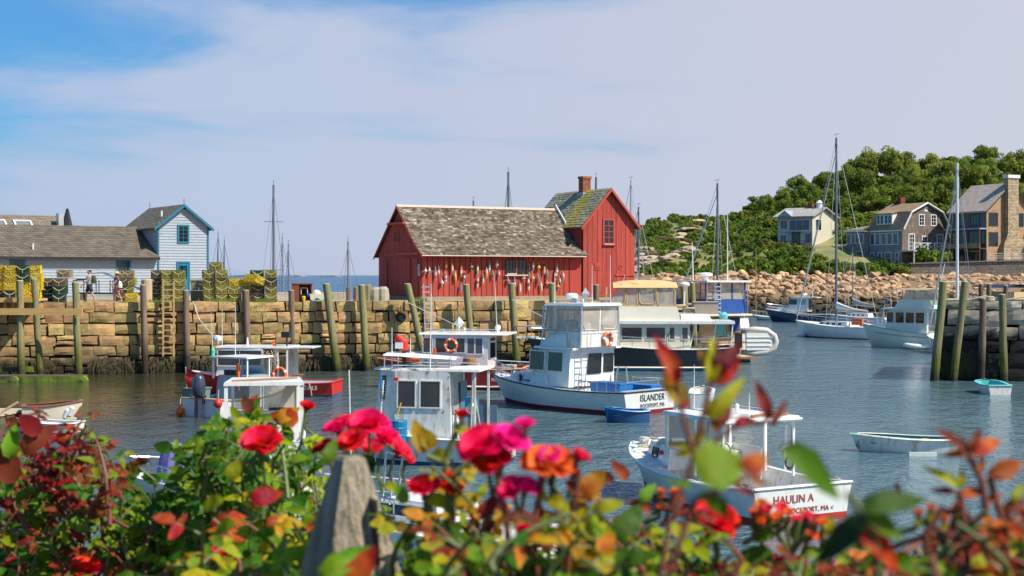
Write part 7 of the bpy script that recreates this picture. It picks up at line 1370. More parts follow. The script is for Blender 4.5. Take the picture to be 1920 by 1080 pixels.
MB().grid(lambda u, v: (.3 + u * 2.2, 1.1 * (2 * v - 1), 4.48 + .2 * math.sin(math.pi * u)), 6, 4).build('awning', mat('navy_canvas', (.012, .02, .06), .85, .1, 3), b); [MB().tube([(x, y, 2.2), (x, y, 4.5)], .03, 4).build('awning_leg', M['metal'], b) for x in (.5, 2.3) for y in (1.05, -1.05)]
MB().box(1.0, 2.2, -.9, .9, 3.7, 4.25).build('windscreen', mat('tan_screen', (.62, .42, .22), .7, .1, 3), b); MB().box(.3, 2.6, -1.0, 1.0, 2.4, 3.68).build('pilothouse', M['cream'], b)
# --- dinghies
t, hh = dinghy('rowing_skiff', 'long white rowing skiff with worn paint and green interior alone on open water', 1795, 42.3, 84, 3.1, 1.15, .42, M['white2'], M['teal'], M['white2'], M['white2'])
MB().torus((.9, -.1, .34), .09, .035, 'z', 10, 5).build('yellow_line_coil', M['yellow'], t)
dinghy('small_dinghy', 'small white dinghy with turquoise interior floating below the right stone pier', 1876, 62.5, 0, 2.1, 1.28, .42, M['white2'], M['aqua'], M['palegreen'], M['aqua'], pram=True)
dinghy('tan_railed_dinghy', 'cream dinghy with a faded red-brown rail and hanging white fenders at the left float', 42, 51.5, -75, 2.1, 1.0, .55, M['cream'], mat('faded_red_brown', (.26, .09, .06), .7, .2, 4), M['cream'], mat('faded_red_brown', (.26, .09, .06)))
t = PX(130, 50.6, .2); 
for k, x in enumerate((124, 133)): o_ = MB().lathe([(.03, -.2), (.09, -.14), (.09, .14), (.03, .2)], 9).build('fender', M['white'], label='white fender hanging from the cream dinghy, %s' % ('nearer the middle' if k == 0 else 'at its tip'), cat='fender'); o_.location = W(x, 776 if k == 0 else 772, 50.4); o_.rotation_euler = (0, .4, 0)
dinghy('blue_bottom_skiff', 'white skiff with a turquoise waterline moored in front of the cream dinghy', 150, 47.5, 86, 2.25, 1.05, .36, M['white'], M['white2'], M['bluebot'], M['white'])
fl = thing('tan_float', 'sun-bleached tan wooden float at the left edge with the dinghies alongside', 'float', PX(-30, 51.5)); fl.rotation_euler = (0, 0, rad(-8))
for k in range(8): MB().box(-1.3, 1.25, -1.2 + k * .3, -.93 + k * .3, .28, .34).build('plank', mat('bleached_plank', (.50, .40, .28), .85, .2, 2, stretch=(1, 6, 6), rnd=.12), fl)
MB().box(-1.3, 1.2, -1.15, 1.15, -.2, .27).build('float_body', wetw, fl); MB().tube([(1.1, -1.0, .36), (1.7, -.8, .75)], .05, 5).build('handrail', M['plywood'], fl)
o_ = MB().lathe([(.05, -.3), (.3, -.22), (.42, .0), (.3, .25), (.05, .33)], 14).build('mooring_ball', [M['white']], smooth=True, label='round white mooring ball floating off the bow of the white sloop', cat='buoy'); o_.location = PX(1502, 122, .15)
o_ = MB().box(-.4, .4, -.05, .05, -.03, .09).build('floating_board', M['greyhull'], label='pale board floating along the near side of the rowing skiff', cat='board'); o_.location = PX(1730, 41.4, 0.02)
# ------------------------------------------------------------------ the rose hedge and post in front
MB().hexa([(-9, -4, 2.2), (9, -4, 2.2), (9, 4.6, 2.2), (-9, 4.6, 2.2)], [(-9, -4, 3.62), (9, -4, 3.62), (9, 4.4, 3.6), (-9, 4.4, 3.6)]).build('garden_bank', mat('dark_garden_soil', (.06, .045, .03), .95, .3, 6, bump=1), kind='structure')
MB().hexa([(-9, 4.3, -1), (9, 4.3, -1), (9, 7, -1), (-9, 7, -1)], [(-9, 4.3, 2.2), (9, 4.3, 2.2), (9, 4.6, 2.2), (-9, 4.6, 2.2)]).build('retaining_slope', rkm, kind='structure')
def leafm(name, col, rough=.5, tr=.46, col2=None, f2=.5): return mat('leaf_' + name, col, rough, .25, 3.2, trans=tr, col2=col2, f2=f2, rnd=.28, hue=.022, spec=.28, bump=.25)
LFM = {'g': leafm('deep_green', (.055, .15, .005)), 'm': leafm('mid_green', (.13, .26, .006), col2=(.24, .30, .008), f2=.58), 'y': leafm('yellow_green', (.36, .40, .006), col2=(.50, .26, .01), f2=.60), 'r': leafm('maroon', (.20, .014, .014), col2=(.36, .04, .01), f2=.58), 'b': leafm('red_brown', (.32, .05, .012), col2=(.14, .03, .012), f2=.5), 'o': leafm('orange', (.60, .15, .008), col2=(.42, .035, .012), f2=.48), 'k': leafm('ochre', (.50, .31, .010), col2=(.50, .13, .008), f2=.55), 'd': leafm('dark_back', (.014, .045, .012), .3)}
stemg = mat('green_stem', (.10, .13, .03), .6, .2, 9); stemr = mat('reddish_stem', (.17, .05, .03), .6, .2, 9)
def leafmesh(seed, wid, fold, curl, twist=0.0):
    rr = random.Random(seed); mb = MB(); n = 7
    for i in range(n + 1):
        t = i / n; w = wid * .5 * (math.sin(math.pi * min(1, t ** .82 * 1.0)) ** .75 if 0 < i < n else .0) * (1 + (.07 if i % 2 else -.05)); z = curl * (t * t) * -1 + .05 * math.sin(t * 6); a = twist * t
        w = max(w, .004); y = t + (-.02 if i % 2 else .0)
        for sx in (-1, 0, 1): x = sx * w; zz = z + abs(sx) * w * fold; mb.v.append((x * math.cos(a) - zz * math.sin(a) * .3, y - abs(sx) * .03 * (1 if 0 < i < n else 0), zz + x * math.sin(a)))
    for i in range(n):
        for j in range(2): q = i * 3 + j; mb.f.append((q, q + 1, q + 4, q + 3)); mb.m.append(0)
    return mb
LV = {}
for k_, m_ in LFM.items():
    LV[k_] = [leafmesh(s_, w_, f_, c_, t_).mesh('leaf', m_, smooth=True) for s_, w_, f_, c_, t_ in ((1, .60, .35, .18, .2), (2, .54, .5, .30, -.3), (3, .66, .25, .10, .3), (4, .50, .6, .42, .1))]
def orient(p, d, n, s, ws=1.0):
    d = d.normalized(); z = (n - d * n.dot(d))
    z = z.normalized() if z.length > 1e-4 else d.orthogonal().normalized()
    x = d.cross(z); m = Matrix((x * s * ws, d * s, z * s)).transposed().to_4x4(); m.translation = p; return m
def put(name, me, parent, m4):
    o = bpy.data.objects.new(name, me); link(o, parent); o.matrix_local = m4; return o
def V3(rr, s=1): return Vector((rr.gauss(0, s), rr.gauss(0, s), rr.gauss(0, s)))
class Bush:
    def __init__(s, label, d, px, seed, group='flowering rose bushes along the railing'):
        s.rr = random.Random(seed); s.d = d; s.o = PX(px, d, 3.6); s.t = thing('rose_bush', label, 'rose bush', s.o, 0, group); s.nl = 0; s.xl = {}; s.st = MB(); s.sr = MB()
    def leaf(s, p, d, n, L, key, ws=1.0):
        if s.nl < 296: put('leaf', LV[key][s.rr.randrange(4)], s.t, orient(p - s.o, d, n, L, ws)); s.nl += 1
        else:
            mb = s.xl.setdefault(key, MB()); me = LV[key][s.rr.randrange(4)]; m4 = orient(p - s.o, d, n, L, ws); mb.add([m4 @ v.co for v in me.vertices], [tuple(f.vertices) for f in me.polygons])
    def compound(s, p, d, L, keys, n=None):
        """a rose leaf: a stalk with three or five leaflets"""
        rr = s.rr; d = d.normalized(); up = n or (Vector((rr.gauss(.25, .35), rr.gauss(-.45, .35), rr.gauss(.75, .25)))).normalized(); side = d.cross(up).normalized(); k = 5 if rr.random() < .45 else 3
        end = p + d * L * 1.25; s.st.tube([p - s.o, (p + end) / 2 - s.o + up * L * .06, end - s.o], [.0022, .0014, .001], 4)
        key = lambda: keys[rr.randrange(len(keys))]; kk = key()
        s.leaf(end, d + V3(rr, .12) - up * .1, up + V3(rr, .25), L * rr.uniform(.95, 1.15), kk)
        for f in ((.85, .38) if k == 5 else (.75,)):
            q = p + d * L * 1.25 * f
            for sd in (1, -1): s.leaf(q, d * .45 + side * sd + V3(rr, .13), up + V3(rr, .28), L * rr.uniform(.72, .95), kk if rr.random() < .75 else key())
    def stem(s, base, tip, keys, L, nlf, red=False, r=.0035, tipkeys=None, start=.25, ypath=0.0):
        rr = s.rr; n = 6; pts = []; off = Vector((rr.gauss(0, .03), rr.gauss(0, .03), 0))
        for i in range(n + 1): t = i / n; pts.append(base.lerp(tip, t) + off * math.sin(math.pi * t))
        (s.sr if red else s.st).tube([p - s.o for p in pts], [r * (1.3 - .8 * i / n) for i in range(n + 1)], 5); a0 = rr.uniform(0, 6.28)
        for k in range(nlf):
            t = start + (1 - start) * (k + .5) / nlf; i = min(n - 1, int(t * n)); p = pts[i].lerp(pts[i + 1], t * n - i); a = a0 + k * 2.4
            d = Vector((math.cos(a), math.sin(a) * .8, rr.uniform(.1, .7))); kk = tipkeys if (tipkeys and t > .8) else keys; s.compound(p, d, L * (1 - .3 * max(0, t - .75) / .25), kk)
        return pts[-1]
    def px(s, x, y, dd=0): return W(x, y, s.d + dd)
    def fill(s, xs, top, n, keys, Lpx, tipkeys=None, red=.3, nlf=4, dj=.3, ylo=1080, depth_up=140):
        rr = s.rr; L = Lpx / F * s.d
        for k in range(n):
            x = xs[0] + (xs[1] - xs[0]) * (k + rr.random()) / n; yt = lerp_tab(top, x); y = yt + (ylo - yt) * rr.random() ** 1.15; dd = rr.uniform(-dj, dj) + dj * .3
            tip = s.px(x, y, dd); b = s.px(x + rr.uniform(-40, 40), min(1230, y + rr.uniform(90, 150) * (3 / s.d) ** .6), dd + rr.uniform(-.08, .08))
            s.stem(b, tip, keys, L, nlf, rr.random() < red, tipkeys=tipkeys if y < yt + 60 else None, start=.1)
    def bigleaf(s, x0, y0, x1, y1, key, ws=1.0, dd=0, n=(0.1, -1, .45), dy=0.0, stalk=True):
        a, b = s.px(x0, y0, dd), s.px(x1, y1, dd + dy); s.leaf(a, b - a, Vector(n), (b - a).length, key, ws)
    def twig(s, pts, r=.003, red=False, dd=0): (s.sr if red else s.st).tube([s.px(x, y, dd) - s.o for x, y in pts], r, 6)
    def flower(s, x, y, rp, key, dd=0, face=(0, -.8, .5), openness=1.0, petals=(5, 4, 2)):
        rr = s.rr; d = s.d + dd; c = W(x, y, d); r = rp / F * d; f = Vector((face[0] * .9, face[1] * .45 - .08, abs(face[2]) * .6 + .55)).normalized(); f = (f + V3(rr, .10)).normalized(); u = f.orthogonal().normalized(); w = f.cross(u)
        cal = MB().tube([c - f * r * .75 - s.o, c - f * r * .35 - s.o, c - f * r * .1 - s.o], [r * .12, r * .22, r * .12], 7)
        for k in range(5): a = k * 1.257; e = u * math.cos(a) + w * math.sin(a); p0 = c - f * r * .3 - s.o; cal.add([p0 + e * r * .15 + w.cross(e) * 0, p0 + e * r * .5 + f * r * .12 + e.cross(f) * r * .09, p0 + e * r * .85 - f * r * .1, p0 + e * r * .5 + f * r * .12 - e.cross(f) * r * .09], [(0, 1, 2, 3)])
        fl = cal.build('rose_flower', stemg if key not in 'os' else stemr, s.t)
        (s.st).tube([c - f * r * .7 - s.o, c - f * r * 1.5 + Vector((0, .01, -r * 1.2)) - s.o, c + Vector((rr.gauss(0, .01), .02, -r * 4)) - s.o], [.002, .0022, .003], 5)
        for ring_, cnt in enumerate(petals):
            tilt = (1.15, .72, .35)[ring_] * openness; sz = r * (1.18, 1.12, .9)[ring_]
            for k in range(cnt):
                a = k * 6.283 / cnt + ring_ * .6 + rr.uniform(-.2, .2); e = u * math.cos(a) + w * math.sin(a); dd_ = (e * math.sin(tilt + rr.uniform(-.15, .15)) + f * math.cos(tilt)).normalized(); nn = (f * math.sin(tilt) - e * math.cos(tilt)) * 1.0
                put('petal', PET[key][rr.randrange(3)], fl, orient(c - f * r * .25 - s.o + e * r * .04, dd_, nn, sz))
    def done(s):
        for k, mb in s.xl.items(): mb.build('further_leaves', LFM[k], s.t, smooth=True, kind='stuff')
        if s.st.v: s.st.build('stems', stemg, s.t, kind='stuff')
        if s.sr.v: s.sr.build('red_stems', stemr, s.t, kind='stuff')
def petalmesh(seed, m):
    rr = random.Random(seed); mb = MB(); ph = rr.uniform(0, 6)
    def P(u, v):
        x = (2 * u - 1); w = .18 + .56 * math.sin(min(1, v * 1.15) * math.pi * .56) ** .9; y = v * (1 - .12 * abs(x) ** 2.2 + (.05 * math.cos(x * 3.14 * 1.0))); z = .22 * x * x * (1 - v * .5) + .12 * v * v * math.sin(x * 3.4 + ph) - .28 * max(0, v - .62) ** 1.3; return (x * w, y, z)
    mb.grid(P, 6, 5); return mb.mesh('petal', m, smooth=True)
def petm(name, col, tr=.35): return mat('petal_' + name, col, .55, .12, 30, trans=tr, rnd=.12, hue=.012, spec=.25)
PM = {'c': petm('crimson', (.75, .006, .022)), 'm': petm('magenta', (.86, .006, .11)), 'p': petm('hot_pink', (.90, .02, .32)), 's': petm('salmon_orange', (.85, .16, .03)), 'o': petm('faded_orange', (.72, .22, .06)), 'q': petm('pink_red', (.80, .03, .08))}
PET = {k: [petalmesh(s_ + 1, m) for s_ in range(3)] for k, m in PM.items()}

T1 = [(-30, 815), (20, 800), (60, 840), (110, 885), (135, 815), (160, 790), (190, 815), (212, 905), (250, 905), (290, 915), (335, 915), (360, 860), (400, 800), (440, 775), (480, 770), (520, 790), (560, 805), (600, 850), (640, 910)]
Bsh = Bush('bronze-leaved rose bush at the lower left corner, dense with red-brown and green leaflets', 3.0, 40, 1)
Bsh.fill((-40, 118), T1, 44, 'ggmmb', 30, 'brb', .6); Bsh.fill((-30, 110), [(0, 960)], 8, 'ygm', 32, 'y', .3)
for x, y in ((75, 775), (18, 790), (50, 850)): Bsh.stem(Bsh.px(x + 20, y + 190), Bsh.px(x, y), 'brr', 30 / F * 3, 6, True)
for q in ((30, 905, -15, 830, 'r'), (45, 850, 95, 795, 'r'), (75, 815, 35, 775, 'b'), (20, 860, 22, 795, 'm')): Bsh.bigleaf(*q, dd=-.35)
Bsh.done()
Bsh = Bush('tall rose shoots with tight red-brown tips rising before the brown water', 2.9, 165, 2)
Bsh.fill((118, 225), T1, 34, 'gmmbb', 29, 'rbb', .7)
for x, y in ((160, 778), (150, 792), (176, 800), (140, 815), (186, 830), (168, 850)): Bsh.stem(Bsh.px(x + Bsh.rr.uniform(-25, 25), y + 210), Bsh.px(x, y), 'rbbo', 24 / F * 2.9, 8, True, start=.3)
Bsh.flower(158, 1068, 30, 'c', -.1, (0, -.5, .8)); Bsh.done()
Bsh = Bush('green rose bush reaching up in loose sprays over the lavender boat cover', 3.0, 300, 3)
Bsh.fill((220, 352), T1, 50, 'ggmmm', 30, 'gm', .2)
for pts in ([(300, 1000), (310, 910), (335, 868), (340, 835)], [(330, 1000), (350, 880), (345, 832)], [(300, 1010), (290, 900), (262, 878)]): 
    Bsh.twig(pts, .003); 
for q in ((325, 845, 285, 832, 'g'), (330, 845, 330, 822, 'm'), (335, 845, 355, 835, 'm'), (300, 905, 262, 888, 'g'), (262, 890, 228, 870, 'g'), (255, 885, 240, 905, 'm'), (345, 850, 318, 862, 'g')): Bsh.bigleaf(*q)
Bsh.done()
Bsh = Bush('dense dark green rose bush below the grey workboat and its outboard', 2.9, 410, 4)
Bsh.fill((350, 470), T1, 62, 'gggmm', 31, 'mg', .15)
for q in ((400, 830, 398, 780, 'm'), (385, 850, 362, 812, 'g'), (430, 800, 400, 785, 'm'), (470, 770, 486, 745, 'g'), (450, 790, 432, 760, 'm'), (470, 755, 482, 738, 'b'), (448, 795, 470, 770, 'g')): Bsh.bigleaf(*q, ws=1.0)
Bsh.done()
Bsh = Bush('leafy green rose bush with one large crimson bloom left of the weathered post', 2.7, 530, 5)
Bsh.fill((465, 605), T1, 52, 'ggmmy', 31, 'my', .2); Bsh.flower(490, 834, 36, 'c', -.75, (.1, -.9, .25), .75); Bsh.flower(575, 765, 15, 'c', .1, (.3, -.6, .6), .55, (5, 4, 3))
Bsh.twig([(500, 1000), (492, 900), (490, 850)], .004); Bsh.twig([(560, 900), (565, 820), (573, 775)], .003)
for q in ((560, 790, 505, 776, 'o'), (520, 790, 560, 762, 'k'), (470, 775, 455, 740, 'b'), (545, 830, 532, 790, 'g'), (520, 800, 480, 810, 'g')): Bsh.bigleaf(*q)
Bsh.done()
Bsh = Bush('out of focus yellow-green rose growth low between the dark bush and the post', 1.7, 480, 6)
Bsh.fill((300, 600), [(300, 1010), (380, 970), (450, 965), (520, 960), (600, 985)], 15, 'mymyg', 52, 'ko', .5, nlf=3, dj=.15); 
for q in ((430, 900, 450, 860, 'y'), (420, 935, 370, 955, 'y'), (470, 940, 530, 920, 'o'), (440, 980, 395, 1000, 'm')): Bsh.bigleaf(*q)
for k in range(7): Bsh.flower(410 + Bsh.rr.uniform(-35, 45), 1030 + Bsh.rr.uniform(-20, 25), 11, 'q' if k % 2 else 's', .3, (0, -.7, .6), .6, (5, 3, 0))
Bsh.done()
Bsh = Bush('cluster of magenta blooms arching over the tip of the weathered post', 1.95, 670, 7)
for x, y, r, k, f, dz in ((634, 806, 26, 'm', (-.5, -.6, .6), .05), (688, 797, 33, 'm', (0, -.6, .8), 0), (660, 826, 25, 'c', (-.2, -1, .3), -.05), (722, 824, 26, 'm', (.5, -.6, .6), .06), (748, 848, 22, 'q', (.7, -.6, .2), 0), (606, 842, 20, 'c', (-.7, -.7, .2), .08), (698, 842, 20, 'q', (.1, -1, -.1), .04), (655, 790, 17, 'm', (0, -.3, .9), .08), (765, 860, 12, 'c', (.6, -.4, .3), .02), (718, 795, 14, 'p', (.5, -.4, .8), .1)): Bsh.flower(x, y, r, k, dz, f, Bsh.rr.uniform(.65, 1.15))
Bsh.twig([(690, 1020), (684, 920), (688, 850)], .005); Bsh.twig([(620, 1000), (640, 900), (655, 850)], .004); Bsh.fill((600, 720), [(600, 900), (720, 900)], 4, 'gmy', 40, None, .2, nlf=3, dj=.05)
Bsh.bigleaf(612, 870, 628, 822, 'm', dd=-.4); Bsh.bigleaf(690, 850, 684, 900, 'd', dd=-.1); Bsh.done()
# weathered post
post = thing('weathered_post', 'weathered grey wooden fence post with a tapered tip standing among the roses', 'post', PX(657, 1.6, 3.6), rad(28))
zt = W(657, 862, 1.6).z - 3.6; zb = W(657, 1080, 1.6).z - 3.6; a_, b_ = .0135, .048
wood = mat('silvered_wood', (.50, .43, .30), .9, .35, 9, stretch=(5, 5, .35), bump=2.2, col2=(.26, .22, .16), f2=.5, dirt=(.08, .05, .04), dscale=16, dlo=.56, dhi=.72)
mb = MB(); levels = [(zt + .004, a_ * .8), (zt, a_), (zt - .05, a_ + .012), (zb + .01, b_ - .006), (zb - .10, b_), (0.0, b_)]
for z, w in levels: mb.v += [(w + R.uniform(-.001, .001), w, z), (-w, w, z), (-w, -w + R.uniform(-.001, .001), z), (w, -w, z)]
mb.f += [(0, 1, 2, 3)]; mb.m += [0]
for i in range(len(levels) - 1):
    for j in range(4): mb.f.append((i * 4 + j, i * 4 + 4 + j, i * 4 + 4 + (j + 1) % 4, i * 4 + (j + 1) % 4)); mb.m.append(0)
mb.build('post_shaft', wood, post); cr2 = MB()
for x, zz, l in ((.012, zt - .04, .07), (-.016, zt - .09, .06), (.02, zt - .12, .05)): cr2.hexa([(x, -.054, zz - l), (x + .0012, -.054, zz - l), (x + .0012, -.03, zz - l), (x, -.03, zz - l)], [(x + .001, -.045, zz), (x + .002, -.045, zz), (x + .002, -.02, zz), (x + .001, -.02, zz)])
cr2.build('crack', M['dark'], post, kind='stuff')
Bsh = Bush('very near green and orange leaves crossing the foot of the weathered post', 1.1, 680, 8, 'flowering rose bushes along the railing')
for q in ((600, 1085, 690, 1022, 'm'), (650, 1110, 705, 1020, 'o'), (640, 1120, 560, 1090, 'g')): Bsh.bigleaf(*q, ws=.75)
Bsh.twig([(640, 1150), (645, 1110), (640, 1080)], .003); Bsh.done()
Bsh = Bush('yellow-green rose spray with red blooms right of the weathered post', 1.5, 830, 9)
for x, y, r, k, f, o in ((866, 781, 15, 'c', (0, -.3, 1), .35), (795, 918, 32, 'c', (-.1, -.8, .5), .85), (845, 910, 22, 'c', (.4, -.8, .2), .8), (843, 895, 16, 'c', (.2, -.5, .8), .6), (885, 972, 12, 'q', (.5, -.3, .7), .4)): Bsh.flower(x, y, r, k, 0, f, o)
for q in ((795, 850, 778, 785, 'k'), (812, 842, 790, 800, 'k'), (850, 800, 888, 812, 'y'), (840, 850, 800, 862, 'y'), (760, 945, 745, 905, 'm'), (760, 950, 790, 985, 'y'), (850, 950, 905, 925, 'y'), (900, 930, 912, 905, 'y'), (800, 935, 850, 945, 'y'), (720, 910, 755, 918, 'y'), (810, 965, 775, 990, 'm'), (780, 990, 755, 1020, 'g'), (900, 965, 925, 945, 'b'), (925, 940, 960, 960, 'b')): Bsh.bigleaf(*q, dd=0)
for p_ in ([(850, 1100), (842, 960), (835, 860), (862, 795)], [(820, 1100), (815, 1000), (800, 930)], [(870, 1100), (850, 980), (846, 920)], [(842, 870), (800, 855)], [(838, 900), (900, 850)]): Bsh.twig(p_, .0035)
Bsh.fill((770, 900), [(750, 985), (800, 960), (850, 965), (900, 980)], 12, 'ymmg', 50, 'yk', .4, nlf=3, dj=.12); Bsh.fill((800, 870), [(800, 850), (870, 850)], 3, 'yk', 30, None, .2, nlf=3, dj=.04, ylo=900)
Bsh.bigleaf(800, 1095, 795, 1035, 'd', 1.0); Bsh.bigleaf(820, 1090, 812, 1020, 'd', .8); Bsh.done()
Bsh = Bush('large out of focus magenta and salmon blooms in the centre of the hedge', 1.22, 990, 10)
for x, y, r, k, f, o in ((905, 838, 44, 'm', (-.2, -.8, .6), .9), (925, 862, 36, 'c', (-.2, -1, -.1), .8), (955, 828, 34, 'p', (.4, -.8, .5), .9), (985, 800, 20, 'p', (.3, -.3, .9), .5), (1015, 868, 34, 's', (0, -.9, .4), 1.0), (1045, 868, 32, 's', (.3, -.9, .3), 1.0), (1030, 858, 22, 'p', (.1, -.8, .6), .7), (1086, 860, 20, 'q', (.5, -.5, .6), .45), (958, 918, 26, 'm', (-.3, -.8, .3), .8), (985, 918, 28, 'p', (.4, -.7, .6), .8), (985, 985, 20, 'm', (-.2, -.8, .5), .8), (1012, 1002, 22, 'm', (.4, -.8, .4), .8)): Bsh.flower(x, y, r, k, 0, f, o)
for q in ((1090, 930, 1135, 882, 'k'), (1090, 925, 1060, 900, 'b'), (1080, 935, 1130, 925, 'k'), (1060, 945, 1020, 935, 'y'), (1080, 970, 1130, 985, 'm'), (1050, 960, 1110, 945, 'y'), (1110, 990, 1160, 1000, 'm'), (1020, 940, 1005, 905, 'y'), (900, 970, 930, 930, 'b'), (930, 975, 905, 1000, 'b'), (985, 1110, 985, 1015, 'd'), (1000, 1100, 1045, 1060, 'g'), (1150, 1020, 1205, 945, 'g'), (1090, 1040, 1140, 1010, 'm'), (870, 1060, 900, 1010, 'b')): Bsh.bigleaf(*q)
for p_ in ([(960, 1120), (950, 980), (930, 880)], [(1010, 1120), (1000, 980), (1020, 890)], [(1100, 1120), (1092, 980), (1095, 930)], [(1060, 1100), (1075, 960), (1086, 880)]): Bsh.twig(p_, .003, True)
Bsh.fill((880, 1180), [(880, 1000), (950, 965), (1020, 960), (1100, 960), (1180, 985)], 24, 'mmgyk', 52, 'ymb', .5, nlf=3, dj=.15); Bsh.done()
Bsh = Bush('mixed green and red rose foliage in front of the harbour below the HAULIN boat bow', 1.35, 1200, 11)
for q in ((1150, 905, 1110, 880, 'r'), (1175, 900, 1150, 860, 'r'), (1200, 940, 1230, 905, 'm'), (1220, 960, 1180, 935, 'r'), (1240, 1000, 1200, 990, 'g'), (1260, 960, 1285, 925, 'b')): Bsh.bigleaf(*q)
Bsh.fill((1120, 1300), [(1120, 975), (1180, 950), (1240, 930), (1300, 990)], 18, 'gmmyr', 50, 'yrb', .5, nlf=3, dj=.15)
for k in range(8): Bsh.flower(1258 + Bsh.rr.uniform(-22, 26), 935 + Bsh.rr.uniform(-18, 22), 9, 's' if k % 2 else 'o', .1, (0, -.6, .7), .6, (5, 3, 0))
Bsh.flower(1338, 978, 42, 'c', 0, (.15, -.8, .5), .95); Bsh.flower(1325, 965, 26, 'q', 0, (-.2, -.7, .6), .7); Bsh.twig([(1350, 1120), (1345, 1040), (1338, 1000)], .0035)
Bsh.done()
Bsh = Bush('tall thin rose shoot with flaming orange and yellow leaves before the navy hull', .92, 1270, 12)
Bsh.twig([(1230, 1120), (1255, 980), (1300, 860), (1322, 760), (1340, 690), (1345, 640)], .0017, True)
for q in ((1268, 720, 1238, 622, 'o', .62), (1282, 760, 1245, 695, 'k', .8), (1290, 765, 1270, 725, 'o', .6), (1330, 720, 1342, 628, 'y', .55), (1335, 710, 1318, 650, 'k', .7), (1345, 700, 1392, 638, 'r', .7), (1340, 720, 1388, 672, 'o', .8), (1335, 780, 1400, 700, 'y', .55), (1325, 785, 1370, 735, 'y', .8), (1350, 800, 1372, 750, 'r', .9), (1345, 810, 1330, 770, 'r', .8), (1440, 790, 1422, 710, 'r', .5), (1445, 800, 1480, 745, 'r', .45), (1375, 795, 1422, 780, 'o', .8), (1300, 835, 1322, 800, 'y', .8), (1295, 840, 1250, 828, 'y', .7), (1300, 850, 1262, 850, 'y', .6)): Bsh.bigleaf(*q)
Bsh.twig([(1340, 830), (1375, 800), (1440, 790)], .0015, True); Bsh.twig([(1300, 850), (1280, 780), (1270, 720)], .0018, True); Bsh.done()
Bsh = Bush('big blurred round green leaf beside an orange one right before the lobster boat', .70, 1380, 13)
for q in ((1302, 885, 1402, 858, 'm', 1.45), (1395, 885, 1440, 850, 'o', 1.2), (1405, 900, 1445, 905, 'o', .7), (1375, 915, 1430, 925, 'o', .5), (1375, 905, 1320, 905, 'b', .5), (1310, 925, 1370, 965, 'm', .7), (1300, 915, 1245, 895, 'm', .5), (1340, 930, 1372, 975, 'g', .8)): Bsh.bigleaf(*q)
Bsh.leaf(Bsh.px(1462, 838), Bsh.px(1590, 930) - Bsh.px(1462, 838), Vector((.25, -1, .35)), (Bsh.px(1590, 930) - Bsh.px(1462, 838)).length * 1.04, 'm', .62)
for q in ((1618, 965, 1528, 1062, 'd', .7), (1612, 952, 1746, 930, 'g', .55), (1618, 965, 1705, 1008, 'm', .75), (1608, 1000, 1712, 1062, 'o', .8), (1625, 1000, 1606, 1040, 'g', .8), (1600, 945, 1590, 925, 'y', .4)): Bsh.bigleaf(*q)
Bsh.twig([(1240, 1120), (1300, 940), (1400, 895)], .0018, True); Bsh.twig([(1650, 1130), (1640, 1010), (1612, 955), (1590, 925)], .002); Bsh.done()
Bsh = Bush('rose stalks with spent orange flower heads in front of the transom lettering', 1.35, 1480, 14)
for k in range(26): x = Bsh.rr.uniform(1412, 1545); Bsh.flower(x, 976 - 18 * math.cos((x - 1440) / 40) + Bsh.rr.uniform(-14, 22), Bsh.rr.uniform(8, 13), 'soq'[Bsh.rr.randrange(3)], Bsh.rr.uniform(-.03, .05), (Bsh.rr.uniform(-.4, .4), -.6, .6), .8, (5, 3, 0))
for q in ((1450, 1000, 1405, 1010, 'm'), (1450, 1050, 1385, 1035, 'g'), (1500, 1040, 1545, 1030, 'm'), (1480, 1070, 1420, 1065, 'm'), (1520, 1065, 1555, 1045, 'g'), (1545, 1000, 1560, 965, 'y')): Bsh.bigleaf(*q)
for x in (1440, 1470, 1500, 1530): Bsh.twig([(1480, 1120), (1485, 1040), (x, 970)], .0022)
Bsh.fill((1330, 1600), [(1330, 1040), (1600, 1040)], 13, 'mgy', 42, 'mb', .3, nlf=3, dj=.12)
for x in (1580, 1605, 1625): Bsh.flower(x, 1045 + Bsh.rr.uniform(-10, 10), 11, 'o', 0, (0, -.5, .7), 1.1, (5, 0, 0))
Bsh.flower(1650, 1080, 34, 'q', -.15, (0, -.7, .7), .9); Bsh.flower(1610, 1085, 20, 'q', -.1, (0, -.7, .7), .9); Bsh.done()
Bsh = Bush('autumn-coloured rose bush of red and orange leaves in the lower right corner', .98, 1850, 15)
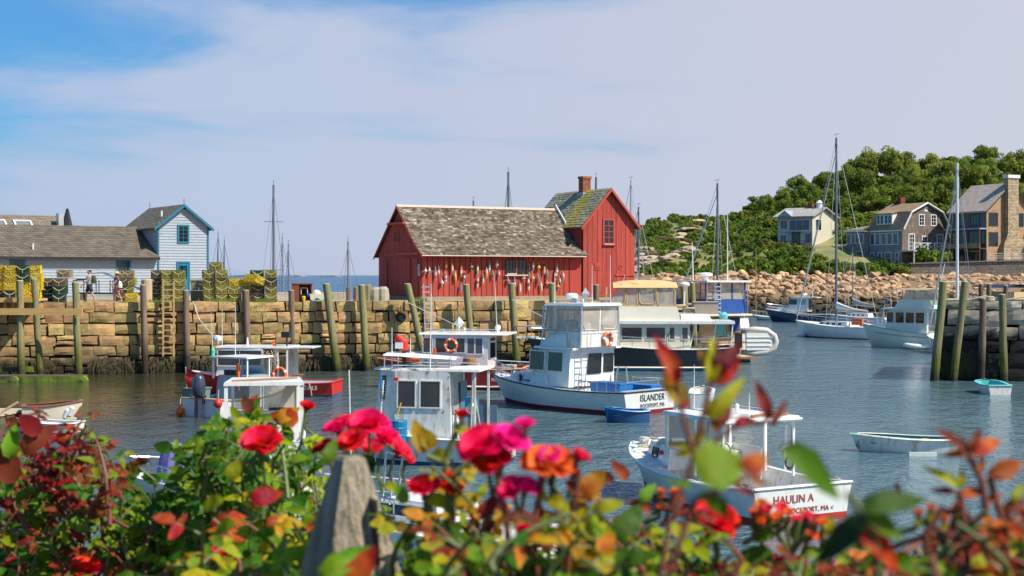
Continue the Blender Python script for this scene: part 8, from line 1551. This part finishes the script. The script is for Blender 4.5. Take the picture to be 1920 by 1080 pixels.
for q in ((1812, 850, 1765, 798, 'b', .7), (1815, 850, 1842, 800, 'b', .5), (1820, 850, 1880, 820, 'o', .8), (1812, 852, 1768, 850, 'o', .75), (1855, 895, 1925, 862, 'o', .9), (1850, 890, 1915, 880, 'b', .6), (1835, 890, 1845, 850, 'o', .5), (1795, 915, 1738, 868, 'y', .55), (1800, 915, 1805, 880, 'y', .7), (1790, 925, 1745, 915, 'r', .6), (1800, 930, 1850, 915, 'o', .7), (1690, 955, 1682, 900, 'r', .35), (1895, 940, 1925, 905, 'y', .8), (1880, 960, 1925, 935, 'r', .8), (1850, 940, 1880, 925, 'o', .8), (1870, 1000, 1925, 985, 'r', .7)): Bsh.bigleaf(*q)
for p_ in ([(1860, 1130), (1855, 1000), (1840, 900), (1815, 850)], [(1820, 1130), (1810, 1000), (1798, 920)], [(1900, 1130), (1880, 980), (1855, 895)], [(1740, 1130), (1735, 1000), (1770, 950)]): Bsh.twig(p_, .0025, True)
for x, y in ((1722, 965), (1745, 955), (1770, 975), (1800, 950)): Bsh.flower(x, y, 12, 'o', 0, (0, -.2, 1), .25, (4, 0, 0)); Bsh.bigleaf(x, y + 25, x, y - 10, 'y', .6)
Bsh.fill((1735, 1950), [(1735, 985), (1800, 960), (1860, 930), (1950, 940)], 26, 'kbymo', 46, 'obb', .7, nlf=3, dj=.12); Bsh.done()
Bsh = Bush('low rose foliage along the bottom edge between the near leaves and the right corner', 1.2, 1690, 16)
Bsh.fill((1540, 1760), [(1540, 1060), (1650, 1025), (1760, 1000)], 12, 'gmyk', 46, 'ob', .4, nlf=3, dj=.12); Bsh.done()
Bsh = Bush('low green rose foliage along the bottom edge right of the weathered post', 2.1, 960, 17)
Bsh.fill((735, 1320), [(735, 1050), (850, 1035), (930, 1000), (1100, 990), (1200, 985), (1320, 1030)], 46, 'gmmgyb', 34, 'mb', .3, nlf=4, dj=.2); Bsh.done()
Bsh = Bush('low mixed rose foliage along the bottom edge below the spent orange flower heads', 2.0, 1600, 18)
Bsh.fill((1320, 1940), [(1320, 1050), (1480, 1045), (1620, 1050), (1750, 1010), (1940, 960)], 50, 'gmymbk', 34, 'obm', .4, nlf=4, dj=.2); Bsh.done()
